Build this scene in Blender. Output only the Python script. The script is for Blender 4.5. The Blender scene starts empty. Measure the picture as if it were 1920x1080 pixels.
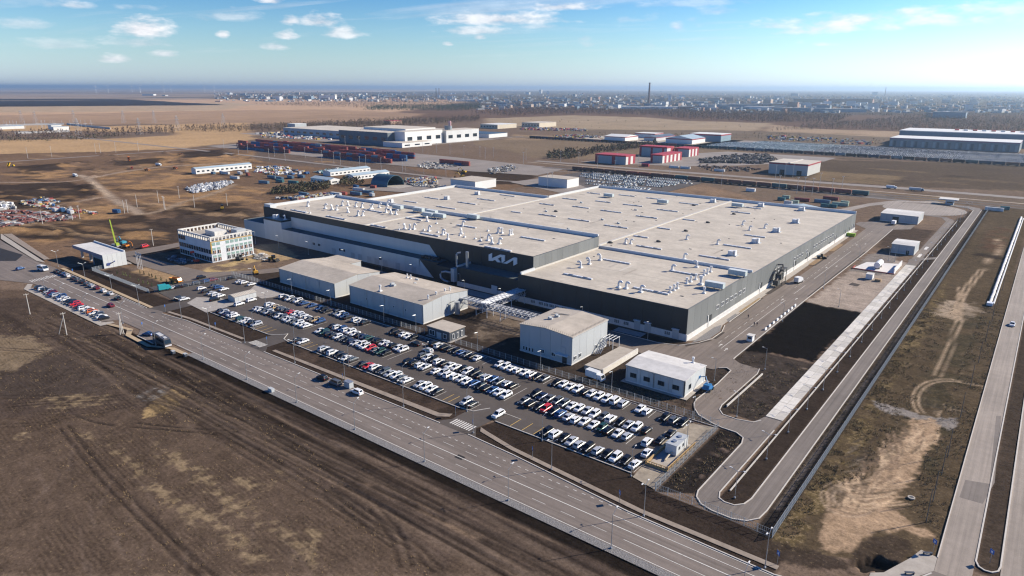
import bpy, bmesh, math, random
import numpy as np
from mathutils import Vector, Matrix, Euler
random.seed(7)
SC = bpy.context.scene
COL = SC.collection

# ------------------------------------------------------------------ camera
CAM_H = 90.0
RM = Matrix(((0.78566819, -0.17721067, 0.59272411), (0.61864322, 0.22124058, -0.75387875), (0.00246073, 0.95898331, 0.28345186)))
FPX = 1271.0
cd = bpy.data.cameras.new('camera'); cam = bpy.data.objects.new('camera', cd); COL.objects.link(cam)
cam.matrix_world = Matrix.Translation((0, 0, CAM_H)) @ RM.to_4x4()
cd.sensor_width = 36.0; cd.lens = 36.0 * FPX / 1920.0
cd.clip_start = 1.0; cd.clip_end = 400000.0
SC.camera = cam

# ------------------------------------------------------------------ sky and sun
SUN_EL = math.radians(29.0); SUN_AZ = math.radians(53.5)      # azimuth measured from +X towards +Y
sdir = Vector((math.cos(SUN_AZ) * math.cos(SUN_EL), math.sin(SUN_AZ) * math.cos(SUN_EL), math.sin(SUN_EL)))
W = bpy.data.worlds.new('World'); SC.world = W; W.use_nodes = True
nt = W.node_tree; nt.nodes.clear()
def wn(t, **k):
    n = nt.nodes.new(t)
    for a, v in k.items(): setattr(n, a, v)
    return n
def wl(a, b): nt.links.new(a, b)
def wmath(op, a, b=None, c=None, clamp=False):
    n = wn('ShaderNodeMath', operation=op, use_clamp=clamp)
    for i, v in enumerate((a, b, c)):
        if v is None: continue
        if isinstance(v, (int, float)): n.inputs[i].default_value = v
        else: wl(v, n.inputs[i])
    return n.outputs[0]
sky = wn('ShaderNodeTexSky', sky_type='NISHITA', sun_disc=False, sun_elevation=SUN_EL, sun_rotation=math.radians(90) - SUN_AZ)
sky.altitude = 100.0; sky.air_density = 1.0; sky.dust_density = 0.4; sky.ozone_density = 2.0
tc = wn('ShaderNodeTexCoord'); sp = wn('ShaderNodeSeparateXYZ'); wl(tc.outputs['Generated'], sp.inputs[0])
dx, dy, dz = sp.outputs
azi = wmath('ARCTAN2', dy, dx); ele = wmath('ARCSINE', dz)
# thin high cloud, seen in perspective on a plane overhead
zz = wmath('MAXIMUM', dz, 0.012)
cx = wmath('DIVIDE', dx, zz); cy = wmath('DIVIDE', dy, zz)
cv = wn('ShaderNodeCombineXYZ'); wl(cx, cv.inputs[0]); wl(cy, cv.inputs[1])
mp = wn('ShaderNodeMapping'); wl(cv.outputs[0], mp.inputs[0]); mp.inputs['Rotation'].default_value = (0, 0, math.radians(-35)); mp.inputs['Scale'].default_value = (0.22, 0.75, 1)
n1 = wn('ShaderNodeTexNoise'); wl(mp.outputs[0], n1.inputs['Vector']); n1.inputs['Scale'].default_value = 0.62; n1.inputs['Detail'].default_value = 7; n1.inputs['Roughness'].default_value = 0.58; n1.inputs['Distortion'].default_value = 0.6
cir = wmath('MULTIPLY', wmath('SUBTRACT', n1.outputs['Fac'], 0.53), 3.6, clamp=True)
fade = wmath('MULTIPLY', wmath('SUBTRACT', ele, 0.03), 18.0, clamp=True)
cir = wmath('MULTIPLY', wmath('MULTIPLY', cir, fade), 0.7)
# small cumulus low in the sky, laid out by azimuth and elevation
av = wn('ShaderNodeCombineXYZ'); wl(wmath('MULTIPLY', azi, 9.0), av.inputs[0]); wl(wmath('MULTIPLY', ele, 26.0), av.inputs[1])
n2 = wn('ShaderNodeTexNoise'); wl(av.outputs[0], n2.inputs['Vector']); n2.inputs['Scale'].default_value = 1.5; n2.inputs['Detail'].default_value = 6; n2.inputs['Roughness'].default_value = 0.55
n3 = wn('ShaderNodeTexNoise'); wl(av.outputs[0], n3.inputs['Vector']); n3.inputs['Scale'].default_value = 0.28; n3.inputs['Detail'].default_value = 2
band = wmath('MULTIPLY', wmath('MULTIPLY', wmath('SUBTRACT', ele, 0.025), 30.0, clamp=True), wmath('MULTIPLY', wmath('SUBTRACT', 0.30, ele), 12.0, clamp=True))
cum = wmath('ADD', wmath('MULTIPLY', n2.outputs['Fac'], 0.75), wmath('MULTIPLY', n3.outputs['Fac'], 0.25))
n4 = wn('ShaderNodeTexNoise'); wl(av.outputs[0], n4.inputs['Vector']); n4.inputs['Scale'].default_value = 2.6; n4.inputs['Detail'].default_value = 7; n4.inputs['Roughness'].default_value = 0.6
puffs = None
def px_dir(px, py):
    v = RM @ Vector(((px - 960.0) / FPX, -(py - 540.0) / FPX, -1.0)); v.normalize(); return v
for (px, py, wx, wy, amp) in ((268, 58, 56, 27, 1.0), (268, 82, 70, 14, 0.45), (600, 42, 52, 17, 0.85), (545, 40, 26, 12, 0.8), (537, 68, 26, 12, 0.8), (640, 64, 48, 16, 0.75), (418, 66, 15, 10, 0.9),
                              (515, 88, 32, 12, 0.6), (215, 112, 36, 9, 0.75), (308, 102, 30, 9, 0.7), (40, 46, 58, 14, 0.4), (110, 86, 60, 12, 0.35), (140, 11, 34, 8, 0.6), (512, 3, 34, 9, 0.8), (900, 70, 20, 10, 0.7), (840, 83, 14, 6, 0.7),
                              (930, 38, 170, 20, 0.85), (890, 60, 100, 13, 0.7), (1050, 14, 90, 13, 0.8), (1010, 50, 60, 9, 0.4), (430, 32, 70, 12, 0.4), (1720, 40, 280, 22, 0.8), (1560, 56, 130, 14, 0.75), (1880, 22, 170, 22, 0.75), (1270, 52, 22, 14, 0.5), (1345, 22, 50, 12, 0.35), (1450, 50, 50, 10, 0.5), (1300, 8, 140, 10, 0.3), (1545, 84, 26, 5, 0.7), (1500, 80, 12, 4, 0.7)):
    v = px_dir(px, py); a0 = math.atan2(v.y, v.x); e0 = math.asin(v.z)
    ax = wmath('DIVIDE', wmath('SUBTRACT', azi, a0), wx / FPX * 0.85); ey = wmath('DIVIDE', wmath('SUBTRACT', ele, e0), wy / FPX); ey = wmath('MAXIMUM', ey, wmath('MULTIPLY', ey, 1.9)) if False else wmath('MULTIPLY', ey, wmath('ADD', 1.0, wmath('LESS_THAN', ey, 0.0)))
    r = wmath('SQRT', wmath('ADD', wmath('MULTIPLY', ax, ax), wmath('MULTIPLY', ey, ey)))
    m = wmath('MULTIPLY', wmath('SUBTRACT', wmath('ADD', -0.35, wmath('MULTIPLY', n4.outputs['Fac'], 2.6)), r), amp * 1.35, clamp=True)
    m = wmath('MINIMUM', m, amp)
    puffs = m if puffs is None else wmath('MAXIMUM', puffs, m)
cumm = wmath('MULTIPLY', wmath('MULTIPLY', wmath('SUBTRACT', cum, 0.60), 7.0, clamp=True), wmath('MULTIPLY', band, 0.6))
cl = wmath('MAXIMUM', wmath('MAXIMUM', cumm, puffs), cir)
mix = wn('ShaderNodeMix', data_type='RGBA'); wl(cl, mix.inputs[0]); 
hs = wn('ShaderNodeHueSaturation'); hs.inputs['Saturation'].default_value = 1.45
dv = wn('ShaderNodeVectorMath', operation='SCALE'); wl(sky.outputs[0], dv.inputs[0]); dv.inputs['Scale'].default_value = 1 / 6.0
gm = wn('ShaderNodeGamma'); gm.inputs['Gamma'].default_value = 1.45; wl(dv.outputs[0], gm.inputs['Color'])
mv = wn('ShaderNodeVectorMath', operation='SCALE'); wl(gm.outputs[0], mv.inputs[0]); mv.inputs['Scale'].default_value = 7.4
wl(mv.outputs[0], hs.inputs['Color'])
tint = wn('ShaderNodeMix', data_type='RGBA', blend_type='MULTIPLY'); tint.inputs[0].default_value = 1.0; tint.inputs[7].default_value = (0.36, 0.69, 0.93, 1); wl(hs.outputs[0], tint.inputs[6])
low = wmath('MULTIPLY', wmath('POWER', 2.718, wmath('MULTIPLY', wmath('MAXIMUM', ele, 0.0), -12.0)), 0.95)
bw = wn('ShaderNodeRGBToBW'); wl(mv.outputs[0], bw.inputs[0])
pale = wn('ShaderNodeMix', data_type='RGBA', blend_type='MULTIPLY'); pale.inputs[0].default_value = 1.0; wl(bw.outputs[0], pale.inputs[6]); pale.inputs[7].default_value = (0.80, 0.91, 1.05, 1)
hz_t = wn('ShaderNodeMix', data_type='RGBA'); wl(low, hz_t.inputs[0]); wl(tint.outputs[2], hz_t.inputs[6]); wl(pale.outputs[2], hz_t.inputs[7])
wl(hz_t.outputs[2], mix.inputs[6])
cshade = wn('ShaderNodeMix', data_type='RGBA'); wl(wmath('MULTIPLY', wmath('SUBTRACT', n4.outputs['Fac'], 0.34), 3.2, clamp=True), cshade.inputs[0])
cshade.inputs[6].default_value = (4.8, 5.1, 5.8, 1); cshade.inputs[7].default_value = (8.4, 8.4, 8.5, 1)
lit = wn('ShaderNodeMix', data_type='RGBA', blend_type='LIGHTEN'); lit.inputs[0].default_value = 1.0; wl(cshade.outputs[2], lit.inputs[6]); wl(hz_t.outputs[2], lit.inputs[7]); wl(lit.outputs[2], mix.inputs[7])
bg = wn('ShaderNodeBackground'); wl(mix.outputs[2], bg.inputs[0]); bg.inputs[1].default_value = 0.08
wo = wn('ShaderNodeOutputWorld'); wl(bg.outputs[0], wo.inputs[0])

sl = bpy.data.lights.new('sun', 'SUN'); sl.energy = 5.0; sl.angle = math.radians(0.53); sl.color = (1.0, 0.905, 0.755)
so = bpy.data.objects.new('sun', sl); COL.objects.link(so); so.rotation_euler = sdir.to_track_quat('Z', 'Y').to_euler(); so.location = (0, 0, 500)

SC.view_settings.view_transform = 'Standard'; SC.view_settings.look = 'None'; SC.view_settings.gamma = 1.0
SC.view_settings.exposure = 0.74; SC.view_settings.use_curve_mapping = False
SC.render.engine = 'CYCLES'
SC.cycles.use_denoising = True
SC.cycles.max_bounces = 4; SC.cycles.diffuse_bounces = 2; SC.cycles.glossy_bounces = 2; SC.cycles.transmission_bounces = 2; SC.cycles.transparent_max_bounces = 6; SC.cycles.volume_bounces = 0
SC.cycles.filter_width = 1.25

# ------------------------------------------------------------------ helpers
def G(px, py, z=0.0):
    """point of the level z that the photograph shows at pixel px, py (survey by ray and plane)"""
    d = RM @ Vector(((px - 960.0), -(py - 540.0), -FPX)); t = (z - CAM_H) / d.z
    return (d.x * t, d.y * t)
def ZG(ox, oy, s, pts, z=0.0): return [G(ox + a / s, oy + b / s, z) for a, b in pts]

MATS = {}
def M(name, col, rough=0.75, metal=0.0, var=0.12, scale=0.4, bump=0.0, spec=0.3, streak=False):
    if name in MATS: return MATS[name]
    m = bpy.data.materials.new(name); m.use_nodes = True; t = m.node_tree; b = t.nodes['Principled BSDF']
    b.inputs['Roughness'].default_value = rough; b.inputs['Metallic'].default_value = metal; b.inputs['Specular IOR Level'].default_value = spec
    L = t.links.new
    if var > 0:
        g = t.nodes.new('ShaderNodeNewGeometry'); src = g.outputs['Position']
        if streak:
            mpn = t.nodes.new('ShaderNodeMapping'); mpn.inputs['Scale'].default_value = (1, 1, 0.12); L(src, mpn.inputs[0]); src = mpn.outputs[0]
        a = t.nodes.new('ShaderNodeTexNoise'); a.inputs['Scale'].default_value = scale; a.inputs['Detail'].default_value = 5; a.inputs['Roughness'].default_value = 0.65; L(src, a.inputs['Vector'])
        r = t.nodes.new('ShaderNodeMapRange'); r.inputs[1].default_value = 0.3; r.inputs[2].default_value = 0.7; r.inputs[3].default_value = 1 - var; r.inputs[4].default_value = 1 + var; L(a.outputs['Fac'], r.inputs[0])
        x = t.nodes.new('ShaderNodeMix'); x.data_type = 'RGBA'; x.blend_type = 'MULTIPLY'; x.inputs[0].default_value = 1.0; x.inputs[6].default_value = (*col, 1); L(r.outputs[0], x.inputs[7])
        L(x.outputs[2], b.inputs['Base Color'])
        if bump > 0:
            bn = t.nodes.new('ShaderNodeBump'); bn.inputs['Strength'].default_value = bump; bn.inputs['Distance'].default_value = 0.2; L(a.outputs['Fac'], bn.inputs['Height']); L(bn.outputs[0], b.inputs['Normal'])
    else: b.inputs['Base Color'].default_value = (*col, 1)
    MATS[name] = m
    return m

class MB:
    """collects shapes; build() makes one mesh"""
    def __init__(s): s.v = []; s.f = []
    def add(s, vs, fs):
        o = len(s.v); s.v += [tuple(p) for p in vs]; s.f += [tuple(i + o for i in q) for q in fs]; return s
    def box(s, x0, y0, z0, x1, y1, z1, rz=0.0, c=None):
        vs = [(x0, y0, z0), (x1, y0, z0), (x1, y1, z0), (x0, y1, z0), (x0, y0, z1), (x1, y0, z1), (x1, y1, z1), (x0, y1, z1)]
        if rz:
            cxx, cyy = c if c else ((x0 + x1) / 2, (y0 + y1) / 2); k, q = math.cos(rz), math.sin(rz)
            vs = [(cxx + (a - cxx) * k - (b - cyy) * q, cyy + (a - cxx) * q + (b - cyy) * k, z) for a, b, z in vs]
        return s.add(vs, [(0, 3, 2, 1), (4, 5, 6, 7), (0, 1, 5, 4), (1, 2, 6, 5), (2, 3, 7, 6), (3, 0, 4, 7)])
    def prism(s, poly, z0, z1, bottom=True):
        n = len(poly)
        a = sum(poly[i][0] * poly[(i + 1) % n][1] - poly[(i + 1) % n][0] * poly[i][1] for i in range(n))
        if a < 0: poly = poly[::-1]
        vs = [(x, y, z0) for x, y in poly] + [(x, y, z1) for x, y in poly]
        fs = [tuple(range(n, 2 * n))] + [(i, (i + 1) % n, n + (i + 1) % n, n + i) for i in range(n)]
        if bottom: fs.append(tuple(range(n - 1, -1, -1)))
        return s.add(vs, fs)
    def sheet(s, poly, z):
        n = len(poly); a = sum(poly[i][0] * poly[(i + 1) % n][1] - poly[(i + 1) % n][0] * poly[i][1] for i in range(n))
        if a < 0: poly = poly[::-1]
        return s.add([(x, y, z) for x, y in poly], [tuple(range(n))])
    def tube(s, pts, r, n=6, r1=None, cap=True):
        pts = [Vector(p) for p in pts]; k = len(pts); vs = []; fs = []
        for i, p in enumerate(pts):
            d = (pts[min(i + 1, k - 1)] - pts[max(i - 1, 0)]).normalized()
            u = d.orthogonal().normalized() if abs(d.z) > 0.9 else d.cross(Vector((0, 0, 1))).normalized()
            w = d.cross(u); rr = r if r1 is None else r + (r1 - r) * i / (k - 1)
            for j in range(n):
                a = 2 * math.pi * (j + 0.5) / n; vs.append(p + u * (rr * math.cos(a)) + w * (rr * math.sin(a)))
        for i in range(k - 1):
            for j in range(n):
                fs.append((i * n + j, i * n + (j + 1) % n, (i + 1) * n + (j + 1) % n, (i + 1) * n + j))
        if cap: fs += [tuple(range(n - 1, -1, -1)), tuple(range((k - 1) * n, k * n))]
        return s.add(vs, fs)
    def ribbon(s, path, w, z, z1=None, closed=False):
        """flat strip (or a block up to z1) of width w along a polyline"""
        p = [Vector((a, b)) for a, b in path]; n = len(p); L_ = []; R_ = []
        for i in range(n):
            a = p[i - 1] if (i > 0 or closed) else p[i]; b = p[(i + 1) % n] if (i < n - 1 or closed) else p[i]
            d1 = (p[i] - a).normalized() if (p[i] - a).length > 1e-6 else (b - p[i]).normalized()
            d2 = (b - p[i]).normalized() if (b - p[i]).length > 1e-6 else d1
            d = (d1 + d2).normalized() if (d1 + d2).length > 1e-6 else d1
            nn = Vector((-d.y, d.x)); q = w / 2 / max(0.5, abs(nn.dot(Vector((-d1.y, d1.x)))))
            L_.append(p[i] + nn * q); R_.append(p[i] - nn * q)
        m = n if closed else n - 1
        if z1 is None:
            return s.add([(a.x, a.y, z) for a in L_] + [(a.x, a.y, z) for a in R_], [(n + i, n + (i + 1) % n, (i + 1) % n, i) for i in range(m)])
        vs = [(a.x, a.y, z1) for a in L_] + [(a.x, a.y, z1) for a in R_] + [(a.x, a.y, z) for a in L_] + [(a.x, a.y, z) for a in R_]
        fs = []
        for i in range(m):
            j = (i + 1) % n
            fs += [(n + i, n + j, j, i), (3 * n + i, 3 * n + j, n + j, n + i), (i, j, 2 * n + j, 2 * n + i)]
        if not closed: fs += [(0, 2 * n, 3 * n, n), (n - 1, 2 * n - 1, 4 * n - 1, 3 * n - 1)]
        return s.add(vs, fs)
    def mesh(s, name, mat=None, smooth=False):
        me = bpy.data.meshes.new(name); me.from_pydata(s.v, [], s.f); me.update()
        if mat: me.materials.append(mat)
        if smooth: me.polygons.foreach_set('use_smooth', [True] * len(me.polygons))
        return me

def obj(name, me, parent=None, loc=(0, 0, 0), rz=0.0):
    o = bpy.data.objects.new(name, me); COL.objects.link(o); o.location = loc
    if rz: o.rotation_euler = (0, 0, rz)
    if parent: o.parent = parent
    return o
def tag(o, label=None, cat=None, group=None, kind=None):
    if label: o['label'] = label
    if cat: o['category'] = cat
    if group: o['group'] = group
    if kind: o['kind'] = kind
    return o
def thing(name, label, cat, loc=(0, 0, 0), rz=0.0, group=None): return tag(obj(name, None, None, loc, rz), label, cat, group)
def part(name, mb, mat, parent, loc=(0, 0, 0), rz=0.0, smooth=False): return obj(name, mb.mesh(name, mat, smooth) if isinstance(mb, MB) else mb, parent, loc, rz)
def struct(name, mb, mat, parent=None):
    o = obj(name, mb.mesh(name, mat), parent)
    if not parent: o['kind'] = 'structure'
    return o
def stuff(name, me, label, cat):
    return tag(obj(name, me), label, cat, kind='stuff')
def ktree(o, parent=None, **kw):
    """a thing with copies of its parts and sub-parts (mesh data shared)"""
    c = o.copy(); COL.objects.link(c); c.parent = parent
    for ch in o.children: ktree(ch, c)
    return c
ONES = 'zeroth first second third fourth fifth sixth seventh eighth ninth tenth eleventh twelfth thirteenth fourteenth fifteenth sixteenth seventeenth eighteenth nineteenth twentieth'.split()
def nth(n):
    if n <= 20: return ONES[n]
    t = {2: 'twenty', 3: 'thirty', 4: 'forty', 5: 'fifty', 6: 'sixty', 7: 'seventy', 8: 'eighty', 9: 'ninety'}[n // 10 % 10]
    return (t[:-1] + 'ieth') if n % 10 == 0 else t + '-' + ONES[n % 10]
# ------------------------------------------------------------------ ground: one sheet of nested grids, finer where the camera is near
def grid(x0, x1, y0, y1, st, hole=None):
    nx = int(round((x1 - x0) / st)) + 1; ny = int(round((y1 - y0) / st)) + 1
    X, Y = np.meshgrid(np.linspace(x0, x1, nx), np.linspace(y0, y1, ny)); i, j = np.meshgrid(np.arange(nx - 1), np.arange(ny - 1))
    a = (j * nx + i).ravel(); F = np.stack([a, a + 1, a + nx + 1, a + nx], 1)
    if hole:
        cxg = x0 + (i.ravel() + 0.5) * st; cyg = y0 + (j.ravel() + 0.5) * st
        F = F[~((cxg > hole[0]) & (cxg < hole[1]) & (cyg > hole[2]) & (cyg < hole[3]))]
    return np.stack([X.ravel(), Y.ravel()], 1), F
LV = [((-300, 30, 18, 240), 0.5), ((-420, 60, 0, 420), 1.0), ((-1290, 90, -30, 1110), 3.0), ((-5400, 600, -600, 5100), 15.0), ((-30000, 15000, -9000, 36000), 150.0), ((-150000, 120000, -60000, 180000), 3000.0)]
VS = []; FS = []; o = 0
for k, (r, st) in enumerate(LV):
    v, f = grid(*r, st, LV[k - 1][0] if k else None); VS.append(v); FS.append(f + o); o += len(v)
VS = np.concatenate(VS); FS = np.concatenate(FS)
gx, gy = VS[:, 0], VS[:, 1]
def hashn(i, j, s):
    h = (i * 374761393 + j * 668265263 + s * 1442695041) & 0xffffffff
    h = ((h ^ (h >> 13)) * 1274126177) & 0xffffffff
    return ((h ^ (h >> 16)) & 0xffff) / 65535.0
def vnoise(x, y, s=0):
    xi = np.floor(x).astype(np.int64); yi = np.floor(y).astype(np.int64); fx = x - xi; fy = y - yi
    fx = fx * fx * (3 - 2 * fx); fy = fy * fy * (3 - 2 * fy)
    a = hashn(xi, yi, s); b = hashn(xi + 1, yi, s); c = hashn(xi, yi + 1, s); d = hashn(xi + 1, yi + 1, s)
    return (a * (1 - fx) + b * fx) * (1 - fy) + (c * (1 - fx) + d * fx) * fy
def fbm(x, y, s=0, o=4): return sum(vnoise(x * 2 ** k, y * 2 ** k, s + k) * 0.5 ** k for k in range(o)) / sum(0.5 ** k for k in range(o))
dist = np.hypot(gx, gy) + 1
wamp = np.clip(dist * 0.012, 0.5, 40)                        # natural edges wander more with size
wx = gx + (fbm(gx / wamp / 2.5, gy / wamp / 2.5, 11, 3) - 0.5) * 2 * wamp; wy = gy + (fbm(gx / wamp / 2.5, gy / wamp / 2.5, 23, 3) - 0.5) * 2 * wamp
RGB = np.zeros((len(gx), 3)); RGB[:] = (0.150, 0.107, 0.078)
STRAW = np.full(len(gx), 0.25); Hh = np.zeros(len(gx)); AMP = np.full(len(gx), 0.10)
def poly_sd(poly, X, Y):
    p = np.array(poly, float); n = len(p); d2 = np.full(X.shape, 1e18); ins = np.zeros(X.shape, bool)
    for i in range(n):
        a = p[i]; b = p[(i + 1) % n]; e = b - a; w0 = X - a[0]; w1 = Y - a[1]; t = np.clip((w0 * e[0] + w1 * e[1]) / max(e @ e, 1e-9), 0, 1)
        d2 = np.minimum(d2, (w0 - t * e[0]) ** 2 + (w1 - t * e[1]) ** 2)
        c = ((a[1] <= Y) != (b[1] <= Y)) & (X < (b[0] - a[0]) * (Y - a[1]) / (b[1] - a[1] + 1e-12) + a[0]); ins ^= c
    return np.where(ins, 1, -1) * np.sqrt(d2)
def line_d(path, X, Y):
    p = np.array(path, float); d2 = np.full(X.shape, 1e18)
    for i in range(len(p) - 1):
        a = p[i]; e = p[i + 1] - a; w0 = X - a[0]; w1 = Y - a[1]; t = np.clip((w0 * e[0] + w1 * e[1]) / max(e @ e, 1e-9), 0, 1)
        d2 = np.minimum(d2, (w0 - t * e[0]) ** 2 + (w1 - t * e[1]) ** 2)
    return np.sqrt(d2)
def _apply(idx, w, col, straw, h, amp):
    if col is not None: RGB[idx] = RGB[idx] * (1 - w[:, None]) + np.array(col) * w[:, None]
    if straw is not None: STRAW[idx] = STRAW[idx] * (1 - w) + straw * w
    if h: Hh[idx] += h * w
    if amp is not None: AMP[idx] = AMP[idx] * (1 - w) + amp * w
def paint(poly, col, feather=1.0, op=1.0, warp=True, straw=None, h=0.0, amp=None, patchy=0.0):
    X, Y = (wx, wy) if warp else (gx, gy); p = np.array(poly); m = feather + 2
    idx = np.nonzero((X > p[:, 0].min() - m) & (X < p[:, 0].max() + m) & (Y > p[:, 1].min() - m) & (Y < p[:, 1].max() + m))[0]
    if not len(idx): return
    sd = poly_sd(poly, X[idx], Y[idx])
    if warp: f_ = max(feather * 0.8, 1.2); sd = sd + (fbm(gx[idx] / f_, gy[idx] / f_, 41, 4) - 0.5) * feather * 2.6
    w = np.clip(0.5 + sd / feather, 0, 1); w = w * w * (3 - 2 * w) * op
    if patchy: w = w * np.clip((fbm(gx[idx] / patchy, gy[idx] / patchy, 5, 4) - 0.38) * 6, 0, 1)
    _apply(idx, w, col, straw, h, amp)
def stroke(path, width, col, feather=0.5, op=1.0, straw=0.0, h=0.0, warp=False, amp=None, broken=0.0):
    X, Y = (wx, wy) if warp else (gx, gy); p = np.array(path); m = width + feather
    idx = np.nonzero((X > p[:, 0].min() - m) & (X < p[:, 0].max() + m) & (Y > p[:, 1].min() - m) & (Y < p[:, 1].max() + m))[0]
    if not len(idx): return
    d = line_d(path, X[idx], Y[idx]); w = np.clip(0.5 + (width / 2 - d) / feather, 0, 1) * op
    if broken: w = w * np.clip((fbm(gx[idx] / broken, gy[idx] / broken, 31, 3) - 0.35) * 5, 0, 1)
    _apply(idx, w, col, straw, h, amp)
def smooth(path, k=6):
    p = [Vector(q) for q in path]; out = []
    for i in range(len(p) - 1):
        a, b, c, d = p[max(i - 1, 0)], p[i], p[i + 1], p[min(i + 2, len(p) - 1)]
        for j in range(k):
            t = j / k; out.append(tuple(0.5 * (2 * b + (c - a) * t + (2 * a - 5 * b + 4 * c - d) * t * t + (3 * b - a - 3 * c + d) * t ** 3)))
    return out + [tuple(p[-1])]
def P(*pts): return [G(-260 if a <= 0 else (2180 if a >= 1920 else a), b + (b * 0 if a > 0 else 0)) for a, b in pts]
def ruts(path, gap=1.9, w=0.55, col=(0.038, 0.028, 0.022), op=0.6, h=-0.10, k=6, broken=0.0):
    s = smooth(path, k); L_ = []; R_ = []
    for i in range(len(s)):
        a = Vector(s[max(i - 1, 0)]); b = Vector(s[min(i + 1, len(s) - 1)]); d = (b - a).normalized(); n = Vector((-d.y, d.x)) * gap / 2; L_.append(tuple(Vector(s[i]) + n)); R_.append(tuple(Vector(s[i]) - n))
    stroke(L_, w, col, 0.6, op, h=h, broken=broken); stroke(R_, w, col, 0.6, op, h=h, broken=broken)
DARK = (0.034, 0.025, 0.020); BLACK = (0.0085, 0.0072, 0.0068); BROWN = (0.078, 0.056, 0.044); MID = (0.12, 0.09, 0.07); TAN = (0.34, 0.235, 0.150); STRAWC = (0.33, 0.235, 0.13); OCHRE = (0.31, 0.185, 0.088); GREY = (0.20, 0.18, 0.16)
FIELD = (0.43, 0.285, 0.18); FIELD2 = (0.30, 0.20, 0.13); FORESTF = (0.125, 0.080, 0.058); FARB = (0.26, 0.20, 0.155)
# --- far country, back to front
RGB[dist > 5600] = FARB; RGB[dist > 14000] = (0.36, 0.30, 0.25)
for k in range(46):                                           # strips of field to the horizon
    y = 5500 + 900 * k + random.uniform(-300, 300); x = random.uniform(-26000, 2000); a = math.radians(random.choice((0, 0, 90)) + 0); L0 = random.uniform(2500, 9000); W0 = random.uniform(400, 1300)
    q = [(x, y), (x + L0, y), (x + L0, y + W0), (x, y + W0)] if a == 0 else [(x, y), (x + W0, y), (x + W0, y + L0), (x, y + L0)]
    paint(q, random.choice(((0.32, 0.25, 0.19), (0.08, 0.07, 0.065), (0.28, 0.21, 0.15), (0.12, 0.11, 0.10))), 200, 0.85, straw=0)
for k in range(90):
    x = random.uniform(-24000, -4500); y = random.uniform(400, 9000); L0 = random.uniform(1200, 5000); W0 = random.uniform(200, 700)
    q = [(x, y), (x - W0, y), (x - W0, y + L0), (x, y + L0)]
    paint(q, random.choice(((0.33, 0.26, 0.20), (0.07, 0.06, 0.06), (0.30, 0.22, 0.16), (0.10, 0.085, 0.08))), 150, 0.85, straw=0)
paint([(-5200, 900), (-3300, 900), (-3300, 4800), (-5200, 5000)], (0.20, 0.15, 0.125), 200, straw=0.1)
paint([(-3900, 1500), (400, 1500), (400, 5000), (-3900, 5000)], FORESTF, 120, straw=0.05)
paint(P((380, 196), (420, 175), (900, 170.5), (1920, 172), (1920, 214), (1500, 216), (1000, 204), (700, 192)), (0.085, 0.068, 0.056), 90, op=.92, straw=0)
paint(P((0, 192), (400, 186), (900, 187), (760, 209), (430, 224), (0, 225)), FIELD, 40, straw=0.2)
paint(P((0, 202), (420, 192), (480, 196), (400, 207), (0, 214)), (0.36, 0.27, 0.18), 30, op=0.8)
paint(P((430, 207), (620, 205), (800, 213), (740, 226), (480, 232), (0, 235), (0, 222)), FIELD2, 25, op=0.85)
paint(P((0, 192), (250, 187), (400, 195), (420, 197), (0, 202)), (0.030, 0.026, 0.028), 25, warp=True, straw=0)
paint(P((0, 186), (240, 185), (240, 187), (0, 190)), (0.03, 0.026, 0.026), 25, straw=0)
paint(P((0, 232), (215, 236), (460, 230), (470, 262), (330, 280), (0, 300)), (0.38, 0.25, 0.135), 14, straw=0.25)
paint(P((0, 248), (130, 245), (340, 248), (330, 254), (200, 260), (0, 266)), (0.16, 0.115, 0.085), 10)
paint(P((910, 222), (1075, 216), (1210, 220), (1290, 227), (1450, 231), (1420, 245), (1080, 244), (920, 236)), (0.29, 0.22, 0.15), 14, straw=0.2)
paint(P((1440, 232), (1530, 242), (1690, 247), (1665, 258), (1560, 255), (1440, 247)), (0.30, 0.22, 0.15), 12, straw=0.2)
paint(P((1060, 242), (1440, 246), (1670, 258), (1640, 280), (1340, 264), (1080, 256)), (0.15, 0.115, 0.085), 10)
paint(P((900, 262), (1200, 262), (1340, 272), (1400, 285), (1270, 300), (1000, 295), (890, 270)), (0.17, 0.125, 0.085), 8, straw=0.4)
paint(P((960, 252), (1100, 256), (1080, 262), (940, 262)), (0.24, 0.17, 0.11), 8)
# --- mid ground
paint(P((0, 296), (330, 280), (480, 272), (900, 300), (1010, 345), (620, 400), (470, 400), (330, 500), (0, 480)), (0.145, 0.093, 0.060), 8, straw=0.15, amp=0.7)
for q in (((30, 318), (120, 306), (130, 330), (60, 340)), ((120, 390), (230, 372), (250, 410), (120, 430)), ((240, 300), (330, 288), (420, 296), (300, 312)), ((330, 300), (470, 285), (500, 310), (380, 320)), ((170, 330), (330, 312), (470, 318), (350, 345), (215, 360)), ((30, 440), (110, 430), (150, 445), (70, 460)), ((260, 372), (420, 352), (500, 360), (440, 385), (280, 395))):
    paint(P(*q), OCHRE, 10, op=0.75, patchy=14, straw=0.1)
for q in (((25, 312), (125, 304), (120, 318), (40, 322)), ((0, 362), (110, 340), (200, 348), (160, 372), (40, 392)), ((0, 432), (130, 420), (270, 402), (335, 440), (330, 475), (200, 450), (20, 446)), ((280, 392), (420, 378), (480, 400), (470, 416), (330, 402)), ((220, 302), (300, 296), (300, 306), (230, 310)), ((340, 286), (410, 280), (425, 292), (350, 296))):
    paint(P(*q), DARK, 8, op=0.9, straw=0.03, amp=0.4)
paint(P((135, 445), (330, 405), (470, 398), (480, 420), (335, 452), (230, 470), (150, 460)), (0.062, 0.045, 0.035), 5, straw=0.03, amp=0.35)
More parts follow.
